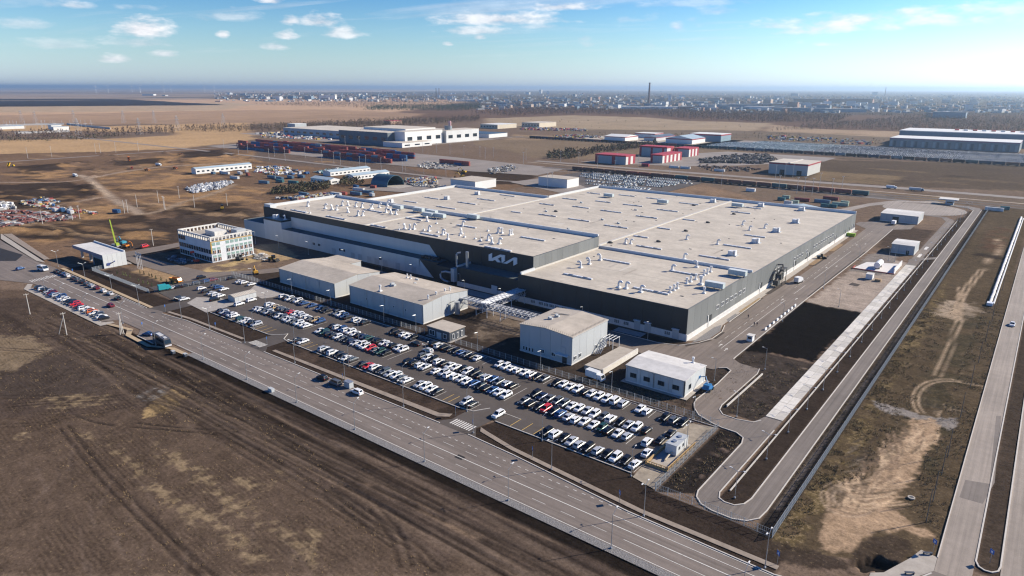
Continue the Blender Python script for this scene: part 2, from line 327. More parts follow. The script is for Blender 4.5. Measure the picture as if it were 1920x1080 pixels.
paint(P((480, 274), (660, 290), (860, 336), (840, 345), (640, 318), (470, 300)), (0.11, 0.085, 0.07), 5, op=0.8)
paint(P((850, 320), (960, 318), (1010, 330), (960, 345), (900, 345)), DARK, 4, op=0.9)
paint(P((1090, 355), (1310, 345), (1425, 372), (1400, 380), (1290, 378), (1230, 374)), (0.19, 0.128, 0.085), 3, straw=0.25, amp=0.5)
paint(P((1410, 370), (1640, 372), (1920, 395), (1920, 380), (1600, 358), (1300, 336)), (0.15, 0.11, 0.08), 4, straw=0.2)
paint(P((1540, 300), (1920, 312), (1920, 370), (1540, 342), (1440, 330)), (0.088, 0.064, 0.045), 5, straw=0.15)
paint(P((1545, 322), (1680, 330), (1650, 346), (1520, 338)), (0.16, 0.115, 0.07), 5)
for q in (((1380, 345), (1540, 358), (1700, 368)), ((880, 315), (1060, 322), (1130, 326))):
    stroke(smooth(P(*q)), 6, GREY, 3, op=0.6)
ry = random.Random(12)
for k in range(220):
    px, py = ry.uniform(-40, 620), ry.uniform(285, 445); c0 = G(px, py)
    if c0[0] > -410: continue
    a, b = ry.uniform(4, 22), ry.uniform(2, 7); q = [(c0[0] + a * math.cos(t) * 1.2 - b * math.sin(t) * .4, c0[1] + b * math.sin(t) + a * math.cos(t) * ry.uniform(.1, .5)) for t in (0, .9, 1.8, 2.7, 3.6, 4.5, 5.4)]
    paint(q, ry.choice((DARK, DARK, OCHRE, (0.25, 0.155, 0.085), (0.10, 0.068, 0.046), (0.30, 0.20, 0.115))), 3, op=ry.uniform(.3, .75), h=ry.choice((0, 0, .6, 1.2)))
for k in range(60):
    px, py = ry.uniform(1100, 1900), ry.uniform(240, 375); c0 = G(px, py); a, b = ry.uniform(5, 40), ry.uniform(3, 14)
    paint([(c0[0] - a, c0[1] - b), (c0[0] + a, c0[1] - b * .6), (c0[0] + a * .8, c0[1] + b), (c0[0] - a * .7, c0[1] + b * .8)], ry.choice((DARK, (0.16, 0.105, 0.062), (0.07, 0.05, 0.036), (0.21, 0.145, 0.085))), 8, op=ry.uniform(.2, .55))
# dirt tracks of the works yard
stroke(smooth(P((150, 328), (165, 335), (175, 342), (200, 362), (222, 378), (250, 392), (262, 402))), 7, (0.30, 0.23, 0.17), 3, h=0)
stroke(smooth(P((165, 335), (230, 322), (300, 313), (380, 308), (470, 304))), 7, (0.27, 0.20, 0.145), 3)
stroke(smooth(P((262, 402), (300, 396), (340, 380), (400, 362), (440, 345))), 6, (0.26, 0.19, 0.13), 3)
stroke(smooth(P((0, 335), (60, 342), (160, 336))), 6, (0.25, 0.185, 0.135), 3)
stroke(smooth(P((120, 382), (190, 370), (215, 372))), 5, (0.24, 0.175, 0.125), 3)
# --- near left field
paint(P((0, 530), (60, 545), (190, 605), (265, 635), (330, 672), (420, 694), (560, 750), (1250, 1079), (0, 1079)), (0.092, 0.0645, 0.0465), 3, warp=False, straw=0.30, amp=0.16)
paint(P((0, 660), (60, 600), (330, 690), (420, 720), (1000, 1000), (1250, 1079), (900, 1079), (520, 880), (350, 760), (0, 800)), BROWN, 4, op=0.8, straw=0.1)
paint(P((0, 545), (60, 560), (200, 612), (300, 675), (430, 700), (560, 760), (1230, 1079), (1110, 1079), (520, 790), (400, 720), (220, 660), (0, 570)), (0.058, 0.042, 0.033), 2.0, op=0.8, straw=0.03)
paint(P((0, 690), (120, 655), (300, 665), (280, 712), (120, 745), (20, 748)), (0.066, 0.049, 0.039), 3, straw=0.02)
paint(P((0, 610), (60, 630), (90, 660), (40, 690), (0, 700)), (0.20, 0.148, 0.095), 2.5, op=0.7, straw=0.8)
paint(P((1180, 1040), (1240, 1079), (1050, 1079), (420, 810), (400, 770)), (0.055, 0.040, 0.032), 3, op=0.75, patchy=9)
for q in (((275, 778), (300, 738), (340, 722), (352, 732), (330, 768)),):
    paint(P(*q), (0.34, 0.235, 0.115), 1.2, straw=0.5); stroke(smooth(P((340, 728), (352, 720), (380, 712), (410, 700))), 1.4, (0.30, 0.21, 0.11), 1.0, op=0.8)
paint(P((255, 738), (300, 722), (320, 724), (300, 745), (270, 748)), (0.42, 0.40, 0.37), 1.5, op=0.9, patchy=2.0)
for q, w in ((((75, 750), (130, 742), (200, 740), (210, 752), (110, 772)), 0.75), (((150, 815), (165, 808), (190, 818), (170, 824)), 0.6), (((30, 812), (55, 810), (55, 817), (30, 818)), 0.8), (((350, 775), (372, 778), (370, 792), (352, 790)), 0.6),
             (((290, 830), (320, 840), (400, 905), (470, 960), (480, 985), (440, 960), (370, 900)), 0.65), (((200, 835), (230, 850), (320, 915), (430, 990), (485, 1040), (470, 1050), (300, 920)), 0.6), (((450, 900), (480, 905), (485, 918), (455, 915)), 0.7), (((500, 980), (560, 1000), (600, 1035), (590, 1060), (520, 1020)), 0.5), (((575, 985), (600, 985), (610, 1012), (585, 1010)), 0.6), (((505, 885), (530, 882), (535, 895), (510, 900)), 0.6)):
    paint(P(*q), (0.30, 0.22, 0.13), 2.5, op=w * 0.9, straw=0.9, patchy=1.6)
ruts(P((120, 800), (150, 840), (200, 900), (260, 960), (330, 1030), (400, 1090)), 2.0, 0.7, op=0.9, h=-0.2)
ruts(P((0, 805), (60, 795), (120, 782), (170, 775), (230, 762), (330, 735), (400, 706)), 1.9, 0.5, op=0.6)
ruts(P((210, 812), (250, 790), (300, 770), (345, 740), (370, 718)), 1.9, 0.5, op=0.5)
for k, q in enumerate((((250, 800), (320, 806), (400, 813)), ((256, 792), (330, 800), (420, 806)), ((140, 778), (175, 790), (210, 797)), ((620, 915), (700, 965), (760, 1010)), ((640, 905), (720, 950), (800, 1000)))):
    stroke(smooth(P(*q)), 0.7, (0.035, 0.027, 0.022), 0.5, op=0.85, h=-0.25)
for k in range(12):                                           # fans of old tyre tracks near the loop
    a = 60 + k * 22
    stroke(smooth(P((a + random.uniform(-8, 8), 735 + random.uniform(-10, 4)), (a + 40 + k * 2, 712), (150 + k * 10 + random.uniform(-6, 6), 675 + random.uniform(-6, 6)))), 0.55, (0.115, 0.083, 0.063) if k % 2 else (0.04, 0.03, 0.024), 0.5, op=0.6, broken=6)
ruts(smooth(P((0, 742), (60, 744), (200, 740), (280, 725), (250, 690), (160, 660), (70, 668), (10, 700), (0, 720))), 2.0, 0.5, (0.038, 0.028, 0.022), 0.6)
rs = random.Random(5)
for k in range(74):                                           # tracks that run along the road
    off = rs.uniform(0, 1); t0 = rs.uniform(0, 0.6); t1 = t0 + rs.uniform(0.25, 0.5)
    x0_ = -330 + 330 * t0; x1_ = -330 + 330 * t1; yb = 100.5 - 22 * off ** 1.3; dyy = rs.uniform(-4, 3)
    pth = [(x0_ + (x1_ - x0_) * j / 8, yb + dyy * j / 8 + 1.2 * math.sin(k + j * 0.7)) for j in range(9)]
    stroke(smooth(pth, 3), rs.choice((rs.uniform(0.4, 1.0), rs.uniform(0.4, 1.0), rs.uniform(1.5, 3.2))), rs.choice(((0.026, 0.019, 0.015), (0.11, 0.08, 0.06), (0.125, 0.09, 0.066), (0.034, 0.025, 0.02))), 0.5, op=rs.uniform(0.4, 0.85), h=rs.uniform(-0.2, 0.0), broken=rs.choice((0, 0, 14)))
for q in (((0, 600), (120, 630), (260, 690), (360, 740), (520, 810), (760, 930), (1000, 1060)), ((0, 640), (140, 665), (300, 720), (420, 790), (640, 900), (860, 1020), (960, 1079)), ((330, 700), (420, 760), (560, 840), (700, 905), (900, 1000), (1060, 1079)), ((20, 760), (120, 752), (240, 748), (340, 765), (470, 840), (600, 920), (740, 1020)), ((610, 920), (700, 985), (770, 1020), (820, 1070)), ((700, 950), (740, 1000), (760, 1060))):
    ruts(P(*q), rs.uniform(1.8, 2.4), .7, (0.030, 0.022, 0.017), .7, -.18); ruts([(a + 1.2, b + .8) for a, b in P(*q)], 2.0, .5, (0.13, 0.095, 0.07), .5, 0)
stroke(smooth(P((690, 905), (760, 935), (830, 975), (900, 1010))), 1.6, (0.20, 0.14, 0.095), 1.5, op=.7, broken=6)
for k in range(60):                                           # plough lines in the stubble
    xx = -200 + k * 2.9 + rs.uniform(-1, 1); yy = rs.uniform(35, 80)
    stroke([(xx, yy), (xx + rs.uniform(6, 16), yy - rs.uniform(2, 7))], rs.uniform(0.3, 0.6), rs.choice(((0.05, 0.037, 0.03), (0.15, 0.11, 0.085))), 0.5, op=0.5, h=-0.06)
paint([(-330, 100.6), (-224, 100.4), (-30, 100.6), (20, 100.6), (20, 103.7), (-30, 103.7), (-224, 103.4), (-330, 98)], (0.016, 0.0122, 0.010), 0.6, warp=False, straw=0, amp=0.2)
# --- verges between road, path and car park
SOIL = (0.037, 0.027, 0.0215)
for q in ([(-283, 121), (-205, 121.6), (-116, 121.9), (-118, 134), (-283, 134)], [(-113, 121.4), (-92, 121.2), (-60, 117.6), (-28, 117.4), (-28, 130), (-58, 129), (-66, 133), (-110, 133)], [(-390, 119), (-289, 119), (-289, 131), (-390, 131)]):
    paint(q, SOIL, 0.6, warp=False, straw=0.04, amp=0.12)
paint([(-200, 126), (-118, 126), (-118, 133), (-200, 132)], (0.062, 0.044, 0.034), 1.5, op=0.8, straw=0.02, patchy=5)
paint([(-373, 131), (-312, 131), (-312, 146), (-373, 146)], (0.068, 0.05, 0.039), 1, straw=0.05)
paint([(-358, 145), (-316, 142), (-316, 150), (-360, 152)], (0.33, 0.22, 0.12), 1.5, op=0.8)
paint(P((360, 520), (400, 500), (460, 478), (490, 480), (480, 500), (420, 512)), (0.36, 0.26, 0.13), 1.5, straw=0.5, patchy=6)
paint(P((470, 460), (530, 455), (560, 480), (520, 490), (480, 480)), (0.32, 0.23, 0.13), 1.5, straw=0.4)
paint([(-312, 168), (-60, 168), (-60, 224), (-150, 224), (-300, 228)], (0.046, 0.035, 0.028), 2, warp=False, straw=0.08, amp=0.2)
paint([(-162, 181), (-140, 181), (-140, 210), (-175, 215)], (0.15, 0.115, 0.085), 3, patchy=8)
paint([(-102, 168.5), (-71, 168.5), (-71, 178), (-102, 178)], (0.09, 0.066, 0.05), 1.5, patchy=3)
paint([(-74.6, 180), (-51.5, 178), (-51.5, 232), (-74.6, 232)], (0.046, 0.036, 0.030), 1.0, warp=False, straw=0.1, amp=0.5)
paint([(-74.7, 231), (-51.5, 233), (-51.5, 302.5), (-74.7, 302.5)], BLACK, 1.5, straw=0, amp=0.1)
paint([(-73, 302), (-52, 302), (-52, 412), (-72, 412)], (0.30, 0.245, 0.20), 1.2, warp=True, straw=0.02, amp=0.05)
paint([(-73, 372), (-60, 372), (-60, 424), (-74, 424)], (0.19, 0.165, 0.145), 1.5)
paint([(-66.5, 448), (-52, 448), (-52, 520), (-80, 530), (-88, 512), (-74, 440)], (0.07, 0.05, 0.038), 1.5, straw=0.05)
paint([(-59, 129), (-51.5, 134), (-51.5, 168), (-59, 168)], (0.024, 0.0195, 0.0175), 0.6, warp=False, straw=0.12, amp=0.3)
for k in range(26): 
    a, b = random.uniform(-73, -53), random.uniform(182, 230); paint([(a, b), (a + 1.4, b), (a + 1.5, b + 1.2), (a, b + 1)], random.choice(((0.16, 0.12, 0.09), (0.04, 0.033, 0.03))), 1.0, op=0.8, h=0.3)
for k in range(14):
    a, b = random.uniform(-58, -53), random.uniform(134, 164); paint([(a, b), (a + 1.2, b), (a + 1.2, b + 1), (a, b + 1)], (0.13, 0.095, 0.075), 0.9, op=0.8, h=0.25)
paint([(-46.3, 134), (-40.6, 134), (-40.6, 640), (-46.3, 570)], (0.038, 0.028, 0.022), 0.6, warp=False, straw=0.03)
paint([(-36, 128), (-31.5, 128), (-31.8, 642), (-36, 642)], (0.034, 0.0275, 0.023), 0.6, warp=False, straw=0.12, amp=0.4)
stroke([(-34.5, 140), (-34.2, 350), (-34.5, 600)], 0.8, (0.19, 0.155, 0.125), 0.8, op=0.8)
# --- rough ground right of the fence
paint([(-31.8, 124), (-3.8, 140), (-3.6, 660), (-32, 660)], (0.080, 0.058, 0.036), 1.0, warp=False, straw=0.28, amp=0.35)
paint([(-31.6, 128), (-26.5, 128), (-26.5, 330), (-31.6, 380)], (0.105, 0.077, 0.038), 1.2, op=0.85, straw=0.75, patchy=2.5)
paint([(-20, 180), (-8, 180), (-8, 330), (-22, 330)], (0.052, 0.043, 0.027), 4, op=0.8, patchy=8)
paint(ZG(1440, 810, 4, [(1020, 0), (1220, 0), (1130, 180), (1080, 290), (880, 560), (1000, 640), (1280, 770), (1270, 795), (960, 720), (760, 770), (600, 870), (450, 900), (370, 790), (390, 690), (470, 540), (640, 440), (900, 260)]), TAN, 1.4, op=0.9, straw=0.02, amp=0.25)
paint(ZG(1440, 560, 4, [(770, 755), (900, 780), (1100, 860), (1440, 900), (1450, 960), (1390, 975), (1050, 890), (800, 800)]), (0.21, 0.185, 0.165), 1.5)
paint(ZG(1440, 560, 4, [(1050, 900), (1230, 890), (1260, 1000), (1240, 1075), (1000, 1075)]), TAN, 1.5, op=0.9)
paint(ZG(1440, 560, 4, [(1240, 110), (1400, 155), (1430, 60), (1530, 80), (1420, 0), (1290, 10)]), (0.33, 0.255, 0.185), 1.5, op=0.9, straw=0.1, patchy=3)
paint([(-28, 318), (-19.5, 317), (-9, 333), (-9, 345), (-16, 350), (-28, 347)], (0.30, 0.235, 0.17), 2, op=0.6, patchy=4)
TR = (0.33, 0.245, 0.165)
ruts(ZG(1440, 560, 4, [(1450, 0), (1430, 170), (1400, 250), (1360, 380), (1310, 480), (1270, 580)]), 1.7, 0.55, TR, 0.85, -0.05)
ruts([(-21.5, 318), (-21, 352), (-20.6, 380), (-18.5, 420), (-16, 470), (-16.5, 500), (-18, 520)], 2.0, 1.0, TR, 0.95, -0.05)
ruts(ZG(1440, 560, 4, [(1430, 170), (1420, 100), (1440, 0), (1450, -90)]), 1.9, .9, TR, .9, -.05)
paint([(-26, 480), (-14, 470), (-8, 520), (-12, 560), (-24, 560)], (0.10, 0.058, 0.036), 3, op=.9, h=.6, patchy=6)
paint([(-27, 455), (-8, 452), (-9, 462), (-27, 466)], (0.03, 0.022, 0.017), 2, op=.9)
ruts(ZG(1440, 560, 4, [(1150, 850), (1110, 780), (1120, 700), (1180, 640), (1280, 610), (1400, 610), (1540, 640), (1660, 670)]), 1.6, 0.7, TR, 0.95, -0.05)
for k in range(16):
    a = random.uniform(0, 6.28); c0 = ZG(1440, 560, 4, [(1320, 830)])[0]; r0, r1 = random.uniform(0.5, 2.5), random.uniform(3, 6)
    stroke([(c0[0] + r0 * math.cos(a), c0[1] + r0 * 1.4 * math.sin(a)), (c0[0] + r1 * math.cos(a + 0.4), c0[1] + r1 * 1.4 * math.sin(a + 0.4))], 0.4, random.choice((TR, (0.06, 0.05, 0.04))), 0.4, op=0.6)
for k in range(9):
    c0 = ZG(1440, 810, 4, [(620, 440)])[0]; a0 = random.uniform(0, 6.28); r = random.uniform(2.5, 6)
    pts_ = [(c0[0] + r * math.cos(a0 + j * 0.25) + k * 0.2, c0[1] - 3 + r * 1.5 * math.sin(a0 + j * 0.25)) for j in range(random.randint(8, 18))]
    stroke(pts_, 0.45, random.choice(((0.40, 0.30, 0.21), (0.16, 0.12, 0.09))), 0.4, op=0.6)
for k in range(24):
    c0 = ZG(1440, 810, 4, [(random.uniform(550, 760), random.uniform(60, 300))])[0]
    stroke([c0, (c0[0] + random.uniform(1, 2.5), c0[1] + random.uniform(2, 7))], 0.4, random.choice(((0.045, 0.037, 0.032), (0.05, 0.042, 0.036), (0.2, 0.16, 0.12))), 0.4, op=0.7, h=-0.15)
for k in range(130):
    t0 = random.random(); c0 = ZG(1440, 810, 4, [(1120 - 600 * t0 + random.uniform(-160, 130), 40 + 560 * t0 + random.uniform(-40, 40))])[0]; L0 = random.uniform(4, 14); an = math.radians(random.uniform(68, 96) if t0 < .6 else random.uniform(20, 120))
    stroke(smooth([c0, (c0[0] + L0 * .5 * math.cos(an) + random.uniform(-.5, .5), c0[1] + L0 * .5 * math.sin(an)), (c0[0] + L0 * math.cos(an + .15), c0[1] + L0 * math.sin(an + .15))], 4), random.uniform(.4, .8), random.choice(((0.44, 0.32, 0.21), (0.42, 0.30, 0.195), (0.20, 0.14, 0.095), (0.13, 0.095, 0.065))), .4, op=random.uniform(.5, .9))
for k in range(36):
    c0 = (random.uniform(-31, -8), random.uniform(190, 330)); L0 = random.uniform(5, 18)
    stroke([c0, (c0[0] + random.uniform(-2, 2), c0[1] + L0)], random.uniform(.3, .6), random.choice(((0.18, 0.135, 0.085), (0.04, 0.03, 0.024), (0.2, 0.15, 0.1))), .5, op=.45, broken=4)
paint(ZG(1440, 810, 4, [(740, 790), (930, 760), (1050, 830), (960, 990), (720, 960), (690, 1000), (560, 980), (680, 850)]), (0.048, 0.035, 0.026), 1.0, op=0.9, amp=0.4)
paint(ZG(1440, 810, 4, [(700, 940), (830, 920), (960, 1000), (900, 1075), (700, 1020)]), (0.022, 0.018, 0.016), 0.8, h=-1.6, straw=0)
paint(ZG(1440, 810, 4, [(-200, 830), (60, 830), (350, 880), (560, 960), (640, 1040), (200, 1000), (-200, 880)]), (0.042, 0.031, 0.024), 1.2, op=0.9)
paint([(2.4, 143), (6.2, 143), (6.2, 420), (2.4, 420)], (0.054, 0.040, 0.030), 0.5, warp=False, straw=0.1)
# relief
nz = fbm(gx / 1.7, gy / 1.7, 3, 3) * 0.6 + fbm(gx / 9.0, gy / 9.0, 8, 3) * 0.4
near = np.clip((1100 - dist) / 400, 0, 1)
Z = -0.03 - AMP * nz * near + Hh * near
# heaps of dug earth in the works yard
rh = random.Random(8); HEAPS = [(rh.uniform(200, 480), rh.uniform(283, 312), rh.uniform(3, 8), rh.uniform(1.2, 3.2)) for _ in range(34)] + [(rh.uniform(0, 210), rh.uniform(300, 385), rh.uniform(3, 8), rh.uniform(1, 2.6)) for _ in range(34)] + [(rh.uniform(280, 480), rh.uniform(392, 412), rh.uniform(3, 6), rh.uniform(.8, 2)) for _ in range(14)]
for (px, py, r, h) in HEAPS + [(380, 290, 9, 3.5), (400, 286, 12, 4), (350, 292, 8, 3), (315, 300, 9, 2.5), (130, 309, 16, 2.2), (90, 312, 14, 2), (230, 306, 12, 2.2), (170, 350, 9, 2), (160, 348, 7, 2.5), (60, 360, 10, 1.8), (30, 372, 12, 1.6), (180, 362, 7, 1.8), (440, 404, 12, 2.2), (470, 402, 10, 2), (330, 396, 10, 1.2), (120, 432, 8, 1.2), (1320, 362, 14, 1.5), (1270, 366, 12, 1.2)]:
    a, b = G(px, py); d = np.hypot(wx - a, (wy - b) * 0.8); m = d < r * 1.6
    Z[m] += h * np.clip(1 - d[m] / r, 0, 1) ** 0.8 * (0.6 + 0.8 * nz[m])
_a, _b = G(150, 840), G(330, 1030); FURROW = math.degrees(-math.atan2(_b[1] - _a[1], _b[0] - _a[0])) + 90.0
me = bpy.data.meshes.new('ground')
me.vertices.add(len(gx)); me.vertices.foreach_set('co', np.stack([gx, gy, Z], 1).astype(np.float32).ravel())
me.loops.add(FS.size); me.loops.foreach_set('vertex_index', FS.astype(np.int32).ravel())
me.polygons.add(len(FS)); me.polygons.foreach_set('loop_start', np.arange(0, FS.size, 4, dtype=np.int32)); me.polygons.foreach_set('loop_total', np.full(len(FS), 4, dtype=np.int32))
me.polygons.foreach_set('use_smooth', np.ones(len(FS), bool))
me.update(); me.validate()
ca = me.color_attributes.new('soil', 'FLOAT_COLOR', 'POINT'); ca.data.foreach_set('color', np.concatenate([RGB, STRAW[:, None]], 1).astype(np.float32).ravel())
m = bpy.data.materials.new('earth'); m.use_nodes = True; t = m.node_tree; b = t.nodes['Principled BSDF']; L = t.links.new
b.inputs['Roughness'].default_value = 0.95; b.inputs['Specular IOR Level'].default_value = 0.0
at = t.nodes.new('ShaderNodeAttribute'); at.attribute_name = 'soil'; ge = t.nodes.new('ShaderNodeNewGeometry')
def nz_(scale, det, rough=0.6, vec=None):
    n = t.nodes.new('ShaderNodeTexNoise'); n.inputs['Scale'].default_value = scale; n.inputs['Detail'].default_value = det; n.inputs['Roughness'].default_value = rough; L(vec or ge.outputs['Position'], n.inputs['Vector']); return n.outputs['Fac']
def mr(v, a, b_, c, d):
    n = t.nodes.new('ShaderNodeMapRange'); L(v, n.inputs[0])
    for i, q in enumerate((a, b_, c, d)): n.inputs[i + 1].default_value = q
    return n.outputs[0]
def mth(op, a, b_):
    n = t.nodes.new('ShaderNodeMath'); n.operation = op
    for i, q in enumerate((a, b_)):
        if isinstance(q, (int, float)): n.inputs[i].default_value = q
        else: L(q, n.inputs[i])
    return n.outputs[0]
big = nz_(0.012, 5); midn = nz_(0.22, 6, 0.7); fine = nz_(1.3, 7, 0.8)
mapn = t.nodes.new('ShaderNodeMapping'); mapn.inputs['Rotation'].default_value = (0, 0, math.radians(25)); mapn.inputs['Scale'].default_value = (0.06, 0.9, 1); L(ge.outputs['Position'], mapn.inputs[0])
strk = nz_(1.0, 5, 0.7, mapn.outputs[0])
fac = mth('MULTIPLY', mth('MULTIPLY', mr(big, 0.3, 0.7, 0.86, 1.14), mr(midn, 0.25, 0.75, 0.66, 1.34)), mth('MULTIPLY', mr(fine, 0.3, 0.7, 0.55, 1.45), mr(strk, 0.3, 0.7, 0.88, 1.12)))
x = t.nodes.new('ShaderNodeMix'); x.data_type = 'RGBA'; x.blend_type = 'MULTIPLY'; x.inputs[0].default_value = 1; L(at.outputs['Color'], x.inputs[6]); L(fac, x.inputs[7])
tuft = nz_(1.1, 5, 0.8)
tf = mth('MULTIPLY', mr(mth('ADD', tuft, mth('MULTIPLY', at.outputs['Alpha'], 0.22)), 0.64, 0.80, 0, 1), mr(at.outputs['Alpha'], 0.0, 0.25, 0.0, 0.75))
x2 = t.nodes.new('ShaderNodeMix'); x2.data_type = 'RGBA'; L(tf, x2.inputs[0]); L(x.outputs[2], x2.inputs[6]); x2.inputs[7].default_value = (0.30, 0.22, 0.13, 1)
# furrows of the stubble field on the near side of the highway
sy_ = t.nodes.new('ShaderNodeSeparateXYZ'); L(ge.outputs['Position'], sy_.inputs[0])
nearf = mth('MULTIPLY', mr(sy_.outputs[1], 74.0, 92.0, 1.0, 0.0), mr(nz_(0.06, 3), 0.42, 0.58, 0.0, 1.0))
wv = t.nodes.new('ShaderNodeTexWave'); wv.inputs['Scale'].default_value = 0.30; wv.inputs['Distortion'].default_value = 4.0; wv.inputs['Detail'].default_value = 4; wv.inputs['Detail Scale'].default_value = 1.6
mw = t.nodes.new('ShaderNodeMapping'); mw.inputs['Rotation'].default_value = (0, 0, math.radians(FURROW)); L(ge.outputs['Position'], mw.inputs[0]); L(mw.outputs[0], wv.inputs['Vector'])
fw = mr(mth('MULTIPLY', wv.outputs['Fac'], nearf), 0.0, 1.0, 1.04, 0.76)
x3 = t.nodes.new('ShaderNodeMix'); x3.data_type = 'RGBA'; x3.blend_type = 'MULTIPLY'; x3.inputs[0].default_value = 1; L(x2.outputs[2], x3.inputs[6]); L(fw, x3.inputs[7])
L(x3.outputs[2], b.inputs['Base Color'])
bn = t.nodes.new('ShaderNodeBump'); bn.inputs['Strength'].default_value = 0.55; bn.inputs['Distance'].default_value = 0.25; L(mth('ADD', midn, mth('MULTIPLY', fine, 0.5)), bn.inputs['Height']); L(bn.outputs[0], b.inputs['Normal'])
me.materials.append(m)
og = obj('ground', me); og['kind'] = 'structure'
# tufts of dry grass and weeds with real height
def tufts(name, label, polys, mats_, seed, hgt=.35):
    r_ = np.random.RandomState(seed); vs, fs, mi = [], [], []
    for pl, n in polys:
        p = np.array(pl); X = r_.uniform(p[:, 0].min(), p[:, 0].max(), n * 5); Y = r_.uniform(p[:, 1].min(), p[:, 1].max(), n * 5)
        ok = (poly_sd(pl, X, Y) > 0) & (fbm(X / 3.0, Y / 3.0, 77, 3) > .47); X, Y = X[ok][:n], Y[ok][:n]
        for x_, y_ in zip(X, Y):
            m_ = r_.randint(len(mats_)); s_ = r_.uniform(.5, 1.5)
            for k in range(4):
                a = r_.uniform(0, 6.28); w = .06 * s_; o_ = len(vs); cx_, cy_ = x_ + r_.uniform(-.3, .3) * s_, y_ + r_.uniform(-.3, .3) * s_; l_ = r_.uniform(.1, .35) * s_
                vs += [(cx_ - w * math.sin(a), cy_ + w * math.cos(a), -.12), (cx_ + w * math.sin(a), cy_ - w * math.cos(a), -.12), (cx_ + l_ * math.cos(a), cy_ + l_ * math.sin(a), hgt * s_ * r_.uniform(.6, 1.2))]; fs.append((o_, o_ + 1, o_ + 2)); mi.append(m_)
    me_ = bpy.data.meshes.new(name); me_.from_pydata(vs, [], fs)
    for m_ in mats_: me_.materials.append(m_)
    me_.polygons.foreach_set('material_index', mi); me_.update(); tag(obj(name, me_), label, 'grass', kind='stuff')
GS = [M('dry_grass', (0.24, 0.165, 0.085), .95, var=.3, scale=1), M('dead_weeds', (0.11, 0.08, 0.05), .95, var=.3, scale=1), M('olive_weeds', (0.10, 0.085, 0.038), .95, var=.3, scale=1)]
tufts('dry_grass', 'tufts of dry grass and weeds on the rough ground right of the fence', [([(-31.5, 150), (-22, 165), (-19, 205), (-22, 345), (-31.5, 345)], 2200), ([(-12, 160), (-4.3, 150), (-4.3, 345), (-12, 345)], 1800), ([(-31.5, 128), (-28, 128), (-28, 330), (-31.5, 330)], 1500)], GS, 3, .18)
tufts('dry_grass', 'straw tufts dotted over the brown near field', [([(-320, 60), (-60, 35), (-40, 70), (-160, 96), (-320, 98)], 4200)], GS[:2], 4, .12)
tufts('dry_grass', 'weeds on the soil plots around the ring road', [([(-74, 182), (-65, 182), (-65, 228), (-74, 228)], 350), ([(-62, 180), (-52, 180), (-52, 228), (-62, 228)], 500), ([(-58.5, 131), (-52, 135), (-52, 166), (-58.5, 166)], 320), ([(-35.8, 140), (-32.2, 140), (-32.2, 330), (-35.8, 330)], 700), ([(-102, 169.5), (-72, 169.5), (-72, 179), (-97, 179)], 420)], GS, 5, .18)
# ------------------------------------------------------------------ haze
hb = MB().box(-150500, -60500, -4.0, 120500, 180500, 150.0)
hm = bpy.data.materials.new('haze'); hm.use_nodes = True; hm.node_tree.nodes.clear()
pv = hm.node_tree.nodes.new('ShaderNodeVolumePrincipled'); pv.inputs['Color'].default_value = (0.60, 0.78, 0.95, 1); pv.inputs['Density'].default_value = 6.5e-5; pv.inputs['Anisotropy'].default_value = 0.52
ho = hm.node_tree.nodes.new('ShaderNodeOutputMaterial'); hm.node_tree.links.new(pv.outputs[0], ho.inputs['Volume'])
hz = stuff('haze', hb.mesh('haze', hm), 'pale blue haze hanging over the distant plain', 'haze')
# ------------------------------------------------------------------ roads, car park, paths
def asphalt(name, col, dark=0.75, lane=False):
    m = bpy.data.materials.new(name); m.use_nodes = True; t = m.node_tree; b = t.nodes['Principled BSDF']; L = t.links.new
    b.inputs['Roughness'].default_value = 0.85; b.inputs['Specular IOR Level'].default_value = 0.25
    g = t.nodes.new('ShaderNodeNewGeometry')
    def nz(sc, d, mpv=None):
        n = t.nodes.new('ShaderNodeTexNoise'); n.inputs['Scale'].default_value = sc; n.inputs['Detail'].default_value = d; n.inputs['Roughness'].default_value = 0.65
        if mpv:
            q = t.nodes.new('ShaderNodeMapping'); q.inputs['Scale'].default_value = mpv; L(g.outputs['Position'], q.inputs[0]); L(q.outputs[0], n.inputs['Vector'])
        else: L(g.outputs['Position'], n.inputs['Vector'])
        return n.outputs['Fac']
    def mr(v, lo, hi):
        n = t.nodes.new('ShaderNodeMapRange'); L(v, n.inputs[0]); n.inputs[1].default_value = 0.3; n.inputs[2].default_value = 0.7; n.inputs[3].default_value = lo; n.inputs[4].default_value = hi; return n.outputs[0]
    def mu(a, c):
        n = t.nodes.new('ShaderNodeMath'); n.operation = 'MULTIPLY'; L(a, n.inputs[0]); L(c, n.inputs[1]); return n.outputs[0]
    f = mu(mu(mr(nz(0.035, 4), dark, 1.18), mr(nz(0.5, 5), 0.92, 1.08)), mr(nz(6.0, 3), 0.9, 1.1))
    if lane: f = mu(f, mr(nz(1.0, 4, lane), 0.78, 1.2))
    x = t.nodes.new('ShaderNodeMix'); x.data_type = 'RGBA'; x.blend_type = 'MULTIPLY'; x.inputs[0].default_value = 1; x.inputs[6].default_value = (*col, 1); L(f, x.inputs[7]); L(x.outputs[2], b.inputs['Base Color'])
    MATS[name] = m; return m
A_HW = asphalt('asphalt_highway', (0.172, 0.142, 0.122), 0.86, (0.012, 0.9, 1)); A_LOT = asphalt('asphalt_lot', (0.092, 0.077, 0.067), 0.72); A_FAC = asphalt('asphalt_works', (0.175, 0.142, 0.118), 0.82, (0.9, 0.02, 1))
